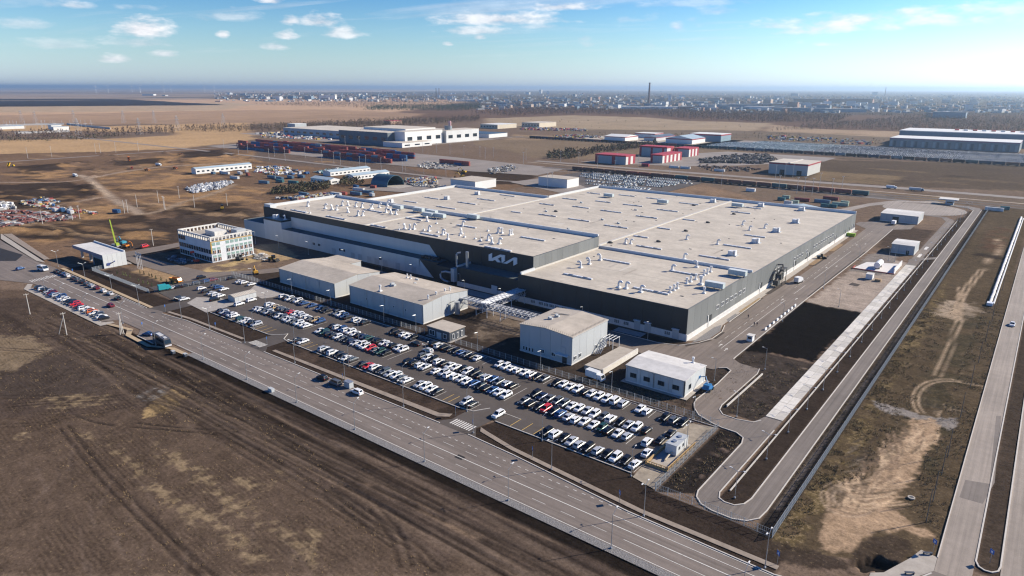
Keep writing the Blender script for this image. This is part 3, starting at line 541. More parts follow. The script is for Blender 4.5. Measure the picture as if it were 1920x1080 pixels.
A_RING = asphalt('asphalt_ring', (0.165, 0.14, 0.122), 0.86, (1.4, 0.012, 1)); A_PALE = asphalt('asphalt_pale', (0.27, 0.228, 0.192), 0.86, (1.1, 0.015, 1)); A_BLK = asphalt('asphalt_fresh', (0.028, 0.026, 0.027), 0.8)
CONC = M('concrete', (0.36, 0.32, 0.275), 0.9, var=0.14, scale=0.5); CONCD = M('concrete_grey', (0.33, 0.30, 0.27), 0.9, var=0.16, scale=0.6); PATHM = M('path', (0.26, 0.21, 0.168), 0.9, var=0.2, scale=0.5, bump=0.2); SANDP = M('sand_path', (0.40, 0.30, 0.19), 0.95, var=0.2, scale=0.6)
GRAV = M('gravel', (0.19, 0.18, 0.175), 0.95, var=0.45, scale=3.5, bump=0.9); KERBM = M('kerb', (0.50, 0.46, 0.41), 0.85, var=0.1, scale=1.0); PAINT = M('road_paint', (0.60, 0.57, 0.52), 0.7, var=0.22, scale=1.5); YPAINT = M('yellow_paint', (0.62, 0.40, 0.10), 0.7, var=0.2, scale=2.0)
def sheet(name, poly, z, mat, parent=None): return struct(name, MB().sheet(poly, z), mat, parent)
HW = sheet('highway', [(70, 105.4), (-240, 105.4), (-246, 101.2), (-259, 101.2), (-265, 105), (-284, 104.8), (-286.5, 99.5), (-362.5, 99.4), (-366, 103), (-371, 102.6), (-379, 99.5), (-390, 95), (-470, 70), (-640, 100), (-520, 127), (-419, 119.5), (-397, 120.6), (-383, 120.2), (-290, 118.9), (-284, 121), (-280, 121), (-277.5, 119.4), (-262, 121.3), (-222, 121.5), (-208, 121.6), (-121, 122.0), (-111.5, 122.0), (-95.2, 121.2), (-60, 118.0), (-28, 117.5), (-14, 121), (-8, 128), (-4, 138), (12, 138), (16, 121), (70, 117.6)], 0.03, A_HW)
LOT = sheet('parking_lot', [(-264, 132.8), (-67, 132.6), (-67, 167.2), (-266, 167.4), (-287, 168.3), (-288, 172), (-303, 176), (-312, 172), (-318, 150), (-322, 134), (-289, 131), (-290, 118.9), (-284, 120.5), (-279, 121), (-279, 132.5)], 0.036, A_LOT)
sheet('parking_entry', [(-224, 121.4), (-206, 121.4), (-210.5, 125), (-210.5, 133.2), (-220, 133.2), (-220, 125)], 0.042, A_LOT)
sheet('parking_entry', [(-123.5, 121.8), (-108, 121.8), (-111.5, 126), (-111, 133), (-120.5, 133), (-120.5, 126)], 0.042, A_LOT)
sheet('concrete_apron', [(-284, 133), (-265, 131.5), (-264.8, 137.5), (-266, 144), (-268.5, 146), (-280, 146), (-289, 140)], 0.046, CONCD)
sheet('concrete_apron', [(-269.6, 157.5), (-264.5, 157), (-262.5, 161), (-263, 167.5), (-287, 168), (-280, 160)], 0.046, CONCD)
sheet('sand_patch', [(-70, 156.8), (-66, 166), (-59.5, 167.6), (-59.5, 129.6), (-66, 131.2), (-66.6, 138)], 0.046, M('sandy_gravel', (0.28, 0.235, 0.18), 0.95, var=0.3, scale=0.4))
sheet('works_road', [(-300, 205.5), (-94, 204), (-76.5, 206), (-75.5, 208.3), (-73.5, 210), (-71.6, 208.7), (-71.0, 195.7), (-71.6, 181), (-71.0, 178), (-69.5, 175), (-66.8, 171.8), (-61.6, 169.5), (-58.5, 168.7), (-55.8, 172), (-57.4, 175.9), (-61.5, 176.4), (-63.4, 178.8), (-64.0, 182), (-63.7, 211.5), (-64.5, 216), (-71.5, 216.8), (-74.2, 219), (-74.7, 224), (-75.0, 302), (-74.4, 424), (-75.3, 505), (-66, 514), (-66, 533), (-87, 534), (-99, 520), (-99.5, 511), (-90, 498), (-88.9, 425), (-89, 352), (-91.0, 295), (-90.3, 251), (-88.3, 243), (-88.3, 233.6), (-90.5, 226.5), (-95, 219.5), (-102, 217.2), (-122, 217.5), (-300, 223)], 0.030, A_FAC)
sheet('ring_road', [(-59.2, 169.2), (-54.5, 168.5), (-52.0, 166.8), (-51.1, 163.5), (-51.1, 135.5), (-50.4, 133), (-48.5, 131), (-45.6, 130.1), (-41, 130.0), (-38.3, 131.2), (-36.6, 133.6), (-36.1, 137.5), (-36.1, 635), (-38, 642), (-46, 649), (-200, 655), (-200, 648), (-100, 645), (-56, 641), (-45, 636), (-41, 628), (-40.4, 340), (-40.3, 140), (-40.9, 136.8), (-42.4, 135.0), (-44.6, 134.8), (-46.2, 135.6), (-47.0, 138), (-46.8, 176), (-46.7, 182.6), (-51.5, 182.6), (-53, 177.2), (-57.2, 176.1)], 0.034, A_RING)
sheet('link_road', [(-52, 414), (-40, 430), (-40, 436), (-52, 421)], 0.040, A_RING)
sheet('turning_circle', [(-72 + 28.5 * math.cos(k / 40 * 6.2832), 611 + 29.5 * math.sin(k / 40 * 6.2832)) for k in range(40)], 0.040, A_PALE)
sheet('turning_link', [(-100, 640), (-93, 646), (-70, 660), (-62, 655), (-90, 636), (-108, 600), (-116, 560), (-124, 565), (-112, 612)], 0.046, A_PALE)
sheet('service_road', [(-3.9, 138), (2.1, 138), (2.0, 1050), (-3.9, 1050)], 0.034, A_PALE)
sheet('service_road', [(6.3, 138), (18, 138), (18, 1050), (6.3, 1050)], 0.034, A_PALE)
sheet('corner_pavement', [(-3.95, 138), (-3.95, 143), (-6.9, 143.7), (-8.2, 139.5), (-11.5, 131.5), (-13.5, 129.8), (-13.5, 127.5), (-9.5, 128.5)], 0.05, CONC)
sheet('old_asphalt_patch', ZG(1440, 810, 4, [(1435, 490), (1610, 540), (1700, 380), (1725, 100), (1750, -120), (1712, -120), (1660, 390), (1480, 360)]), 0.039, A_RING)
sheet('footpath', [(-363, 99.2), (-286, 99.2), (-283.5, 102.5), (-281.5, 102.5), (-281.5, 97.2), (-363.5, 96.6), (-372, 100.8), (-370.2, 102.4)], 0.05, CONC)
sheet('footpath', [(-281.5, 101), (-268, 103.6), (-262, 100.2), (-245, 99.8), (-236, 104), (-225, 104.2), (-225, 102.7), (-237, 102.2), (-245, 98.2), (-263, 98.6), (-269, 101.8), (-281.5, 99.4)], 0.045, SANDP)
sheet('gravel_strip', [(-226, 103.3), (70, 103.6), (70, 105.6), (-226, 105.6)], 0.05, GRAV)
sheet('footpath', [(-278.5, 121.6), (-262, 123.0), (-225, 123.6), (-225, 124.9), (-262, 124.3), (-278.5, 122.9)], 0.05, PATHM)
sheet('footpath', [(-206, 124.0), (-125, 124.4), (-122, 126.5), (-122.5, 128.4), (-126, 126.4), (-206, 125.4)], 0.05, PATHM)
sheet('footpath', [(-111.0, 127.4), (-109.5, 125.4), (-97.3, 123.0), (-58, 119.4), (-28, 119.4), (-28, 120.8), (-58, 120.8), (-97.3, 124.4), (-108.5, 126.7)], 0.05, PATHM)
sheet('footpath', [(-392, 121.6), (-289.5, 119.9), (-289.5, 121.4), (-392, 123.4)], 0.05, SANDP)
sheet('footpath', [(-500, 126.6), (-419, 119.8), (-412, 121.5), (-519, 132)], 0.05, CONC)
sheet('footpath', [(-540, 139), (-530, 133.5), (-419, 123.3), (-419, 126)], 0.045, PATHM)
sheet('fresh_asphalt', [(-540, 112), (-441, 120.3), (-428, 113), (-436, 106), (-540, 96)], 0.042, A_BLK)
sheet('works_road', [(-404, 150), (-392, 152), (-391, 170), (-394, 187), (-404.5, 190)], 0.034, A_FAC)
sheet('works_road', [(-391, 152), (-372, 150), (-330, 152), (-316, 149), (-311, 152), (-305, 174), (-290, 205), (-285, 206), (-285, 214), (-296, 214), (-312, 180), (-326, 165), (-350, 163), (-391, 160)], 0.033, A_FAC)
sheet('footpath', [(-391, 147), (-374, 147), (-374, 149.5), (-391, 150)], 0.05, CONCD)
sheet('factory_apron', [(-94.7, 225.2), (-89.2, 232), (-89.2, 243), (-91, 251), (-92.5, 488), (-94.7, 488)], 0.045, CONC)
sheet('gravel_bed', [(-92.5, 224.5), (-89.0, 232.5), (-89.0, 243.5), (-91.5, 250.5), (-92.6, 246)], 0.055, GRAV)
sheet('gravel_bed', [(-92.3, 258), (-90.6, 256), (-90.6, 266), (-92.3, 268)], 0.055, GRAV)
for a, b in ((228.5, 243.5), (268, 296)): paint_ = sheet('dry_verge', [(-92.2, a + 3), (-90.7, a + 3), (-91.0, b), (-92.2, b)], 0.058, M('dry_grass_verge', (0.27, 0.19, 0.10), 0.95, var=0.3, scale=0.8)) if a > 250 else None
sheet('loading_slab', [(-72, 379), (-69, 398.5), (-54.5, 404.5), (-52.3, 379)], 0.05, M('white_slab', (0.62, 0.59, 0.56), 0.8, var=0.06))
for q in ([(-232, 206), (-215, 206), (-215, 213), (-232, 213)], [(-205, 219), (-176, 219), (-176, 225), (-205, 225)], [(-150, 216), (-136, 216), (-136, 222), (-150, 222)], [(-122, 218.3), (-110, 218.3), (-110, 223), (-122, 223)]):
    sheet('concrete_pad', q, 0.04, CONCD)
sheet('black_patch', ZG(960, 810, 4, [(1485, 190 - 0), (1520, 168), (1570, 190), (1535, 212)]), 0.06, A_BLK) if False else None
q = ZG(480, 810, 4, [(1485, 188), (1520, 168), (1572, 190), (1540, 212)]); sheet('asphalt_repair', q, 0.044, A_BLK)
MUD = M('mud', (0.052, 0.039, 0.031), .95, var=.35, scale=.6, bump=.5); OCV = M('ochre_soil', (0.235, 0.15, 0.075), .95, var=.35, scale=.7, bump=.4)
for q, m_ in (([(-90.7, 258), (-89.9, 258), (-90.4, 297), (-91.2, 297)], MUD), ([(-92.2, 304), (-90.2, 306), (-89.8, 330), (-92.2, 332)], MUD), ([(-92.2, 372), (-88.8, 374), (-88.6, 398), (-92.2, 402)], OCV), ([(-89.6, 372), (-88.4, 372), (-88.4, 399), (-89.4, 399)], MUD), ([(-92.2, 412), (-89.5, 414), (-89.6, 436), (-92.2, 438)], OCV), ([(-75.9, 312), (-75.1, 312), (-74.7, 424), (-75.6, 424)], MUD), ([(-74.6, 222), (-74.2, 222), (-74.4, 302), (-74.8, 302)], MUD), ([(-66, 345), (-62, 344), (-61.5, 348), (-65.5, 349.5)], MUD), ([(-88.0, 234), (-86.9, 234), (-86.9, 243), (-88.0, 243)], MUD), ([(-93.4, 221.2), (-88.4, 231.5), (-87.4, 231.5), (-92.4, 219.8)], MUD)): sheet('mud_strip', q, 0.066 if m_ is OCV else .07, m_)
# far roads and yards
FARA = asphalt('asphalt_far', (0.235, 0.20, 0.172), 0.85); RBED = M('rail_ballast', (0.10, 0.08, 0.068), 0.95, var=0.25, scale=0.6)
sheet('far_road', [(-1500, 505), (-845, 512), (-478, 508), (-420, 534), (-415, 541), (-480, 516), (-845, 520), (-1500, 513)], 0.06, FARA)
sheet('far_road', [(-1027, 250), (-1019, 250), (-1005, 700), (-1013, 700)], 0.05, FARA)
sheet('far_road', [(-812, 700), (-806, 700), (-806, 1060), (-812, 1060)], 0.06, FARA)
sheet('container_yard', [(-1060, 560), (-845, 562), (-640, 560), (-520, 570), (-430, 590), (-440, 660), (-640, 680), (-1060, 700)], 0.06, FARA)
sheet('factory_yard', [(-1300, 760), (-960, 735), (-800, 742), (-800, 980), (-1290, 990)], 0.05, FARA)
sheet('shed_yard', [(-500, 400), (-440, 420), (-400, 470), (-440, 525), (-488, 520), (-505, 440)], 0.05, FARA)
sheet('car_yard', [(-412, 600), (-326, 535), (-268, 545), (-268, 655), (-410, 655)], 0.06, A_LOT)
sheet('shed_road', [(-420, 530), (-335, 500), (-300, 520), (-330, 540), (-410, 596)], 0.055, FARA)
sheet('hangar_yard', [(-470, 735), (-350, 770), (-300, 820), (-230, 940), (-230, 1000), (-380, 1000), (-440, 860)], 0.06, FARA)
sheet('hangar_yard', [(-700, 1060), (-440, 1060), (-440, 1240), (-700, 1240)], 0.06, M('pale_yard', (0.36, 0.31, 0.25), 0.9, var=0.15, scale=0.05))
sheet('stock_yard', [(-470, 1062), (-20, 1075), (40, 1080), (40, 1240), (-200, 1245), (-470, 1235)], 0.06, FARA)
for y, x0, x1 in ((655, -470, -100), (662, -470, 120), (676, -470, 120)): sheet('railway_bed', [(x0, y - 2.6), (x1, y - 2.6), (x1, y + 2.6), (x0, y + 2.6)], 0.08, RBED)
for y, x0, x1 in ((1034, -1000, 120), (1050, -900, 120)): sheet('railway_bed', [(x0, y - 3), (x1, y - 3 + 18 * (y > 1040)), (x1, y + 3 + 18 * (y > 1040)), (x0, y + 3)], 0.10, RBED)
sheet('far_road', [(-520, 704), (-240, 712), (-100, 722), (60, 722), (60, 734), (-100, 737), (-240, 726), (-520, 716)], 0.07, FARA)
sheet('far_road', [(-520, 690), (60, 690), (60, 694), (-520, 694)], 0.07, M('pale_track', (0.34, 0.27, 0.20), 0.95, var=0.2, scale=0.05))
# kerbs
def kerb(path, w=0.28, h=0.16): return struct('kerb', MB().ribbon(path, w, 0.0, h), KERBM)
kerb([(-277.5, 119.3), (-262, 121.4), (-222, 121.6)]); kerb([(-207.5, 121.7), (-121.6, 122.1)]); kerb([(-111.0, 122.1), (-95.2, 121.3), (-60, 118.1), (-28, 117.6), (-16, 120.5)]); kerb([(-383, 120.3), (-290.5, 119.0)])
kerb([(-246, 101.1), (-259, 101.1)]); kerb([(-286.5, 99.35), (-362.5, 99.3)])
kerb([(-64.0, 182), (-63.7, 211.5), (-64.5, 216)]); kerb([(-64.0, 182), (-63.4, 178.8), (-61.5, 176.4), (-57.3, 176.0), (-53.0, 177.1), (-51.6, 179.5)]); kerb([(-75.5, 208.2), (-73.5, 210.1), (-71.5, 208.7), (-70.9, 195.7), (-71.5, 181), (-70.9, 178), (-69.4, 174.9), (-66.7, 171.7), (-61.6, 169.4), (-58.7, 168.6), (-54.5, 168.4), (-52, 166.7), (-51.2, 163.5), (-51.2, 135.5), (-50.5, 133), (-48.5, 130.9), (-45.6, 130.0), (-41, 129.9), (-38.2, 131.1), (-36.4, 133.6), (-36.0, 137.5), (-36.0, 635)])
kerb([(-46.8, 176), (-47.0, 138), (-46.2, 135.7), (-44.6, 134.9), (-42.4, 135.1), (-40.9, 136.9), (-40.3, 140), (-40.4, 340), (-41, 628), (-45, 636), (-56, 641)])
kerb([(-74.6, 219), (-75.0, 302), (-74.4, 424), (-75.3, 505)], 0.3, 0.18); kerb([(-122, 217.4), (-102, 217.1), (-95, 219.3), (-90.4, 226.5), (-88.2, 233.6), (-88.2, 243), (-90.2, 251)]); kerb([(-90.3, 256), (-91.0, 295)])
kerb([(-3.95, 143), (-3.95, 1050)], 0.2); kerb([(2.2, 1050), (2.2, 146.5), (2.8, 144.9), (3.8, 144.3), (5.0, 144.5), (5.9, 145.6), (6.2, 147.5), (6.2, 1050)], 0.3)
kerb([(-16, 120.5), (-9, 128), (-4.2, 137)]); kerb([(-264, 132.7), (-222, 132.7), (-219.5, 133.8), (-217, 136.5), (-216.5, 137.6), (-213, 133.5), (-208, 132.6), (-124, 132.4), (-119, 133.2), (-116.3, 137.7)], 0.25); kerb([(-110, 132.5), (-67, 132.5)], 0.25)
kerb([(-262, 167.3), (-60, 168.0)], 0.25)
for k in range(2): kerb([(-62.5, 182), (-62.2, 212)], 0.35, 0.5) if k else None
# concrete slab road: every slab a piece
SLABR = sheet('slab_road', [(-51.45, 182.8), (-46.65, 182.8), (-46.6, 409), (-51.45, 409)], 0.038, M('joint_sand', (0.16, 0.14, 0.12), 0.95)); sheet('depot_road', [(-51.45, 409), (-46.6, 409), (-46.6, 566), (-53, 581), (-66, 584), (-68, 580), (-56, 576.5), (-51.4, 562)], 0.038, A_FAC)
for y_ in (428, 452): sheet('road_mark', [(-49.8, y_), (-48.2, y_), (-48.2, y_ + 9), (-49.8, y_ + 9)], 0.05, PAINT)
slm = [MB().box(-1.16, -2.92, 0, 1.16, 2.92, 0.09).mesh('slab', M('slab_%d' % k, c, 0.9, var=0.13, scale=0.9)) for k, c in enumerate(((0.56, 0.525, 0.47), (0.50, 0.47, 0.42), (0.60, 0.565, 0.51), (0.46, 0.43, 0.385)))]
for j in range(37):
    for i in range(2): obj('slab', random.choice(slm), SLABR, (-50.25 + 2.4 * i, 185.9 + 6.0 * j, 0.03 + random.uniform(0, 0.02)), random.uniform(-0.004, 0.004))
# --- road markings
def line(a, b, w, z=0.052, mat=PAINT, name='lane_line', parent=HW): 
    return part(name, MB().ribbon([a, b], w, z), mat, parent)
line((70, 105.95), (-238, 105.95), 0.18, name='edge_line'); line((70, 112.0), (-372, 112.0), 0.22, name='centre_line')
line((-28, 117.15), (-60, 117.6), 0.15, name='edge_line'); line((-292, 118.4), (-360, 119.2), 0.13, name='edge_line')
dm = MB().ribbon([(-1.9, 0), (1.9, 0)], 0.12, 0.052).mesh('lane_dash', PAINT); dl = MB().ribbon([(-3, 0), (3, 0)], 0.16, 0.052).mesh('lane_dash', PAINT); ds = MB().ribbon([(-0.5, 0), (0.5, 0)], 0.17, 0.052).mesh('lane_dash', PAINT)
x = -62
while x > -236: obj('lane_dash', dm, HW, (x, 108.95, 0)); x -= 7.9
x = -72
while x > -372: 
    if not -222 < x < -120 or True: obj('lane_dash', dm, HW, (x, 115.0, 0))
    x -= 7.9
x = -62
while x > -275: 
    obj('lane_dash', ds, HW, (x, 117.75, 0)); x -= 2.35
x = -130
while x > -280:
    obj('lane_dash', ds, HW, (x, 119.9, 0)) if -200 < x < -120 and False else None; x -= 4
line((-62, 114.95), (40, 114.6), 0.15); line((-56, 108.95), (40, 108.9), 0.15)
x = -285
while x > -372: obj('lane_dash', dl, HW, (x, 108.2, 0)); x -= 9.5
zb = MB().box(-2.3, -0.21, 0, 2.3, 0.21, 0.004).mesh('crossing_bar', PAINT); zt = MB().box(-0.22, -1.6, 0, 0.22, 1.6, 0.004).mesh('crossing_bar', PAINT)
for k in range(9): obj('crossing_bar', zt, HW, (-119.2 + k * 0.86, 125.3, 0.052))
for k in range(9): obj('crossing_bar', zt, HW, (-219.6 + k * 0.86, 124.8, 0.052))
for k in range(15): obj('crossing_bar', zb, HW, (-376 - k * 0.2, 103.6 + k * 1.02, 0.052))
for k in range(3): obj('crossing_bar', zb, HW, (-7.8, 117.6 + k * 1.1, 0.052), 0.0)
# car-park stall lines
sm_ = MB().ribbon([(0, 0), (0, 5.0)], 0.13, 0.048).mesh('stall_line', PAINT); sy_ = MB().ribbon([(0, 0), (0, 5.0)], 0.16, 0.050).mesh('stall_line', YPAINT); sm2 = MB().ribbon([(0, 0), (0, 11.6)], 0.13, 0.048).mesh('stall_line', PAINT)
PITCH = 2.65
def stalls(x0, n, y, mesh): 
    for k in range(n + 1): obj('stall_line', mesh, LOT, (x0 - PITCH / 2 + k * PITCH, y, 0))
for x0, n in ((-261, 11), (-206.7, 2), (-192.1, 7), (-170.3, 9), (-143.5, 4), (-124.2, 2), (-94.6, 11)): stalls(x0, n, 133.1, sm_)
for xs in ((-231, -227.6, -224.5), (-201.6, -198.6), (-131, -128.7), (-105.1, -101, -97.2)):
    for xx in xs: obj('stall_line', sy_, LOT, (xx, 133.1, 0))
for x0, n in ((-252, 14), (-208.8, 16), (-160, 17), (-110.8, 14)): stalls(x0, n, 144.1, sm2)
for x0, n in ((-258.3, 22), (-185.9, 6), (-164.7, 10), (-134, 8), (-110.8, 11), (-81.4, 2), (-73.3, 3)): stalls(x0, n, 161.2, sm_)
part('stall_line', MB().ribbon([(-105, 138), (-113, 138)], 0.14, 0.05), PAINT, LOT)
for x0 in (-252, -208.8, -160, -110.8): part('divider', MB().box(x0 - 1, 149.78, 0.03, x0 + 36, 149.98, 0.12), KERBM, LOT)
for x0, x1 in ((-260, -205), (-188, -170), (-166, -142), (-136, -84), (-83, -66)): part('wheel_stop', MB().box(x0, 166.6, 0.03, x1, 166.8, 0.14), KERBM, LOT)
# works road markings
for y0, y1 in ((226, 300), (312, 330), (345, 420)): part('lane_line', MB().ribbon([(-81.8, y0), (-81.8, y1)], 0.16, 0.05), PAINT, HW)
for k in range(40): obj('lane_dash', dm, HW, (-84.6, 232 + k * 6.6, 0), math.pi / 2) if k not in (12, 13, 27) else None
arrow = MB().ribbon([(0, -1.6), (0, 0.5)], 0.25, 0.05).add([(-0.6, 0.5, 0.05), (0.6, 0.5, 0.05), (0, 1.7, 0.05)], [(0, 1, 2)]).mesh('lane_arrow', PAINT)
for a, b in ((-83.2, 229), (-80, 226), (-83.2, 300), (-78.6, 305), (-83, 372), (-79.5, 378), (-83.2, 440), (-79.6, 446)): obj('lane_arrow', arrow, HW, (a, b, 0))
# ------------------------------------------------------------------ buildings
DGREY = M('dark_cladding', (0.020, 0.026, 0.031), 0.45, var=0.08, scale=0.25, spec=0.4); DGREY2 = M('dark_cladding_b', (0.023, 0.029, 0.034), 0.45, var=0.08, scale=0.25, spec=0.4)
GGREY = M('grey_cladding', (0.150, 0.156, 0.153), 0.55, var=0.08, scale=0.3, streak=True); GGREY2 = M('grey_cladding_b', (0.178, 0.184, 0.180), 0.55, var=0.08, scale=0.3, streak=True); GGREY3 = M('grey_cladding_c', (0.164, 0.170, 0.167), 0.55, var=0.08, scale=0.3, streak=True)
WHITE = M('white_cladding', (0.54, 0.55, 0.545), 0.5, var=0.05, scale=0.2, streak=True); WHITE2 = M('white_cladding_b', (0.51, 0.525, 0.52), 0.5, var=0.05, scale=0.2, streak=True); PLGREY = M('pale_grey_cladding', (0.44, 0.455, 0.455), 0.5, var=0.05, scale=0.2, streak=True); PLGREY2 = M('pale_grey_cladding_b', (0.41, 0.425, 0.43), 0.5, var=0.05, scale=0.2, streak=True)
PLINTH = M('plinth', (0.62, 0.60, 0.57), 0.8, var=0.1, scale=0.6); JOINT = M('joint', (0.10, 0.11, 0.115), 0.8, var=0)
def roofmat(name, col, seam=0.0):
    m = M(name, col, 0.9, var=0.10, scale=0.08); t = m.node_tree; b = t.nodes['Principled BSDF']; L = t.links.new
    src = b.inputs['Base Color'].links[0].from_socket; g = t.nodes.new('ShaderNodeNewGeometry')
    n = t.nodes.new('ShaderNodeTexNoise'); n.inputs['Scale'].default_value = 0.5; n.inputs['Detail'].default_value = 6; L(g.outputs['Position'], n.inputs['Vector'])
    mpn = t.nodes.new('ShaderNodeMapping'); mpn.inputs['Scale'].default_value = (0.06, 0.11, 1); L(g.outputs['Position'], mpn.inputs[0])
    n2 = t.nodes.new('ShaderNodeTexNoise'); n2.inputs['Scale'].default_value = 1.0; n2.inputs['Detail'].default_value = 4; L(mpn.outputs[0], n2.inputs['Vector'])
    ad = t.nodes.new('ShaderNodeMath'); ad.operation = 'ADD'; L(n.outputs['Fac'], ad.inputs[0]); L(n2.outputs['Fac'], ad.inputs[1])
    r = t.nodes.new('ShaderNodeMapRange'); r.inputs[1].default_value = 0.7; r.inputs[2].default_value = 1.3; r.inputs[3].default_value = 0.84; r.inputs[4].default_value = 1.10; L(ad.outputs[0], r.inputs[0])
    x = t.nodes.new('ShaderNodeMix'); x.data_type = 'RGBA'; x.blend_type = 'MULTIPLY'; x.inputs[0].default_value = 1; L(src, x.inputs[6]); L(r.outputs[0], x.inputs[7]); L(x.outputs[2], b.inputs['Base Color']); return m
ROOF = roofmat('membrane_roof', (0.485, 0.43, 0.355)); ROOFB = roofmat('membrane_roof_tan', (0.43, 0.375, 0.31)); ROOFW = roofmat('white_roof', (0.58, 0.56, 0.53)); TRIM = M('roof_trim', (0.52, 0.49, 0.44), 0.6, var=0.05); ROOFG = roofmat('dark_roof', (0.10, 0.12, 0.115))
GLASS = M('window_glass', (0.022, 0.032, 0.042), 0.12, var=0, spec=0.6); TGLASS = M('green_glass', (0.24, 0.35, 0.32), 0.2, var=0.1, scale=1.0, spec=0.5); FRAME = M('window_frame', (0.66, 0.66, 0.65), 0.5, var=0); DOORD = M('dark_door', (0.030, 0.034, 0.038), 0.5, var=0); METAL = M('galvanised', (0.40, 0.42, 0.44), 0.35, metal=0.6, var=0.08); WMETAL = M('white_metal', (0.70, 0.70, 0.69), 0.5, var=0.05); AHUM = M('unit_panels', (0.47, 0.53, 0.52), 0.45, var=0.1, scale=1.5); BLUEM = M('blue_paint', (0.03, 0.16, 0.36), 0.5, var=0.1); RUBBER = M('rubber', (0.022, 0.022, 0.024), 0.8, var=0)
def wp(name, mb, mat, T): return part(name, mb, mat, T, (-T.location.x, -T.location.y, -T.location.z))
_pm = {}
def box_mesh(name, w, d, h, mat, z0=0.0):
    k = (name, round(w, 3), round(d, 3), round(h, 3), mat.name, z0)
    if k not in _pm: _pm[k] = MB().box(-w / 2, -d / 2, z0, w / 2, d / 2, z0 + h).mesh(name, mat)
    return _pm[k]
def panels(T, a, b, z0, z1, w, mats, name='panel', th=0.10, gap=0.07, top=None):
    """cladding panels, each one a part, on the wall from a to b (outside to the right)"""
    a = Vector(a); b = Vector(b); L_ = (b - a).length; n = max(1, round(L_ / w)); pw = L_ / n; d = (b - a) / L_; nn = Vector((d.y, -d.x)); ang = math.atan2(d.y, d.x)
    for k in range(n):
        c = a + d * (pw * (k + 0.5)) + nn * (th / 2 - 0.02); mt = random.choice(mats)
        if top is None: me_ = box_mesh(name, pw - gap, th, z1 - z0, mt)
        else:
            t0, t1 = top(k / n), top((k + 1) / n); hw = (pw - gap) / 2
            q = MB().add([(-hw, -th / 2, 0), (hw, -th / 2, 0), (hw, th / 2, 0), (-hw, th / 2, 0), (-hw, -th / 2, t0 - z0), (hw, -th / 2, t1 - z0), (hw, th / 2, t1 - z0), (-hw, th / 2, t0 - z0)], [(0, 3, 2, 1), (4, 5, 6, 7), (0, 1, 5, 4), (1, 2, 6, 5), (2, 3, 7, 6), (3, 0, 4, 7)]); me_ = q.mesh(name, mt)
        obj(name, me_, T, (c.x - T.location.x, c.y - T.location.y, z0 - T.location.z), ang)
def window(T, x, y, z, w, h, face, fm=None, gm=None, name='window', mull=1):
    fm = fm or FRAME; gm = gm or GLASS; k = (name, w, h, fm.name, gm.name, mull)
    if k not in _pm:
        f = MB(); t_ = 0.14
        f.box(-w / 2 - t_, -0.12, -t_, w / 2 + t_, 0.1, 0); f.box(-w / 2 - t_, -0.12, h, w / 2 + t_, 0.1, h + t_); f.box(-w / 2 - t_, -0.12, 0, -w / 2, 0.1, h); f.box(w / 2, -0.12, 0, w / 2 + t_, 0.1, h)
        for j in range(1, mull): f.box(-w / 2 + w * j / mull - 0.06, -0.11, 0, -w / 2 + w * j / mull + 0.06, 0.1, h)
        _pm[k] = (f.mesh(name, fm), MB().box(-w / 2, -0.05, 0, w / 2, 0.06, h).mesh('pane', gm))
    f, g = _pm[k]; o_ = obj(name, f, T, (x - T.location.x, y - T.location.y, z), {'-y': 0, '+x': math.pi / 2}[face]); obj('pane', g, o_); return o_
def door(T, x, y, z, w, h, face, mat, name='door', th=0.16): return obj(name, box_mesh(name, w, th, h, mat), T, (x - T.location.x, y - T.location.y, z), {'-y': 0, '+x': math.pi / 2}[face])
def parapet(T, poly, z0, z1, mat, w=0.45): return wp('parapet', MB().ribbon(poly, w, z0, z1, closed=True), mat, T)

# the big hall
F = thing('factory_hall', 'huge dark grey factory hall with flat cream roofs behind the car park', 'factory', (-240, 355, 0))
wp('wall', MB().box(-384.8, 236.2, 0, -173.7, 291.9, 17.3), JOINT, F); wp('roof', MB().sheet([(-384.9, 236.2), (-173.6, 236.2), (-173.6, 292), (-384.9, 292)], 17.34), ROOF, F)
wp('wall', MB().box(-173.6, 225.2, 0, -95, 291.9, 11.9), JOINT, F); wp('roof', MB().sheet([(-173.5, 225.1), (-94.9, 225.1), (-94.9, 292), (-173.5, 292)], 11.94), ROOF, F)
wp('wall', MB().prism([(-384.8, 292), (-95, 292), (-95, 486.5), (-291, 486.5), (-291, 413), (-384.8, 413)], 0, 11.0), JOINT, F)
wp('roof', MB().sheet([(-384.8, 292.1), (-94.9, 292.1), (-94.9, 486.5), (-291, 486.5), (-291, 413), (-384.8, 413)], 11.04), ROOF, F)
wp('parapet', MB().ribbon([(-384.7, 292.2), (-384.7, 236.3), (-173.8, 236.3), (-173.8, 292.2)], 0.4, 17.3, 17.95), DGREY, F); wp('parapet', MB().ribbon([(-384.6, 291.7), (-173.8, 291.7)], 0.6, 17.3, 19.0), WMETAL, F); wp('parapet', MB().box(-384.3, 237, 17.3, -383.2, 291.3, 18.9), WHITE, F)
wp('parapet', MB().ribbon([(-95.2, 225.4), (-95.2, 292.2)], 0.4, 11.9, 12.35), GGREY, F); wp('parapet', MB().ribbon([(-173.4, 225.35), (-95.4, 225.35)], 0.4, 11.9, 12.3), DGREY, F); wp('parapet', MB().ribbon([(-173.2, 292.2), (-95, 292.2)], 0.6, 11.9, 13.2), WMETAL, F); wp('parapet', MB().box(-173.3, 226, 11.9, -172.5, 236, 13.1), WHITE, F); wp('trim', MB().box(-173.4, 236.2, 11.9, -172.7, 291.6, 12.5), TRIM, F)
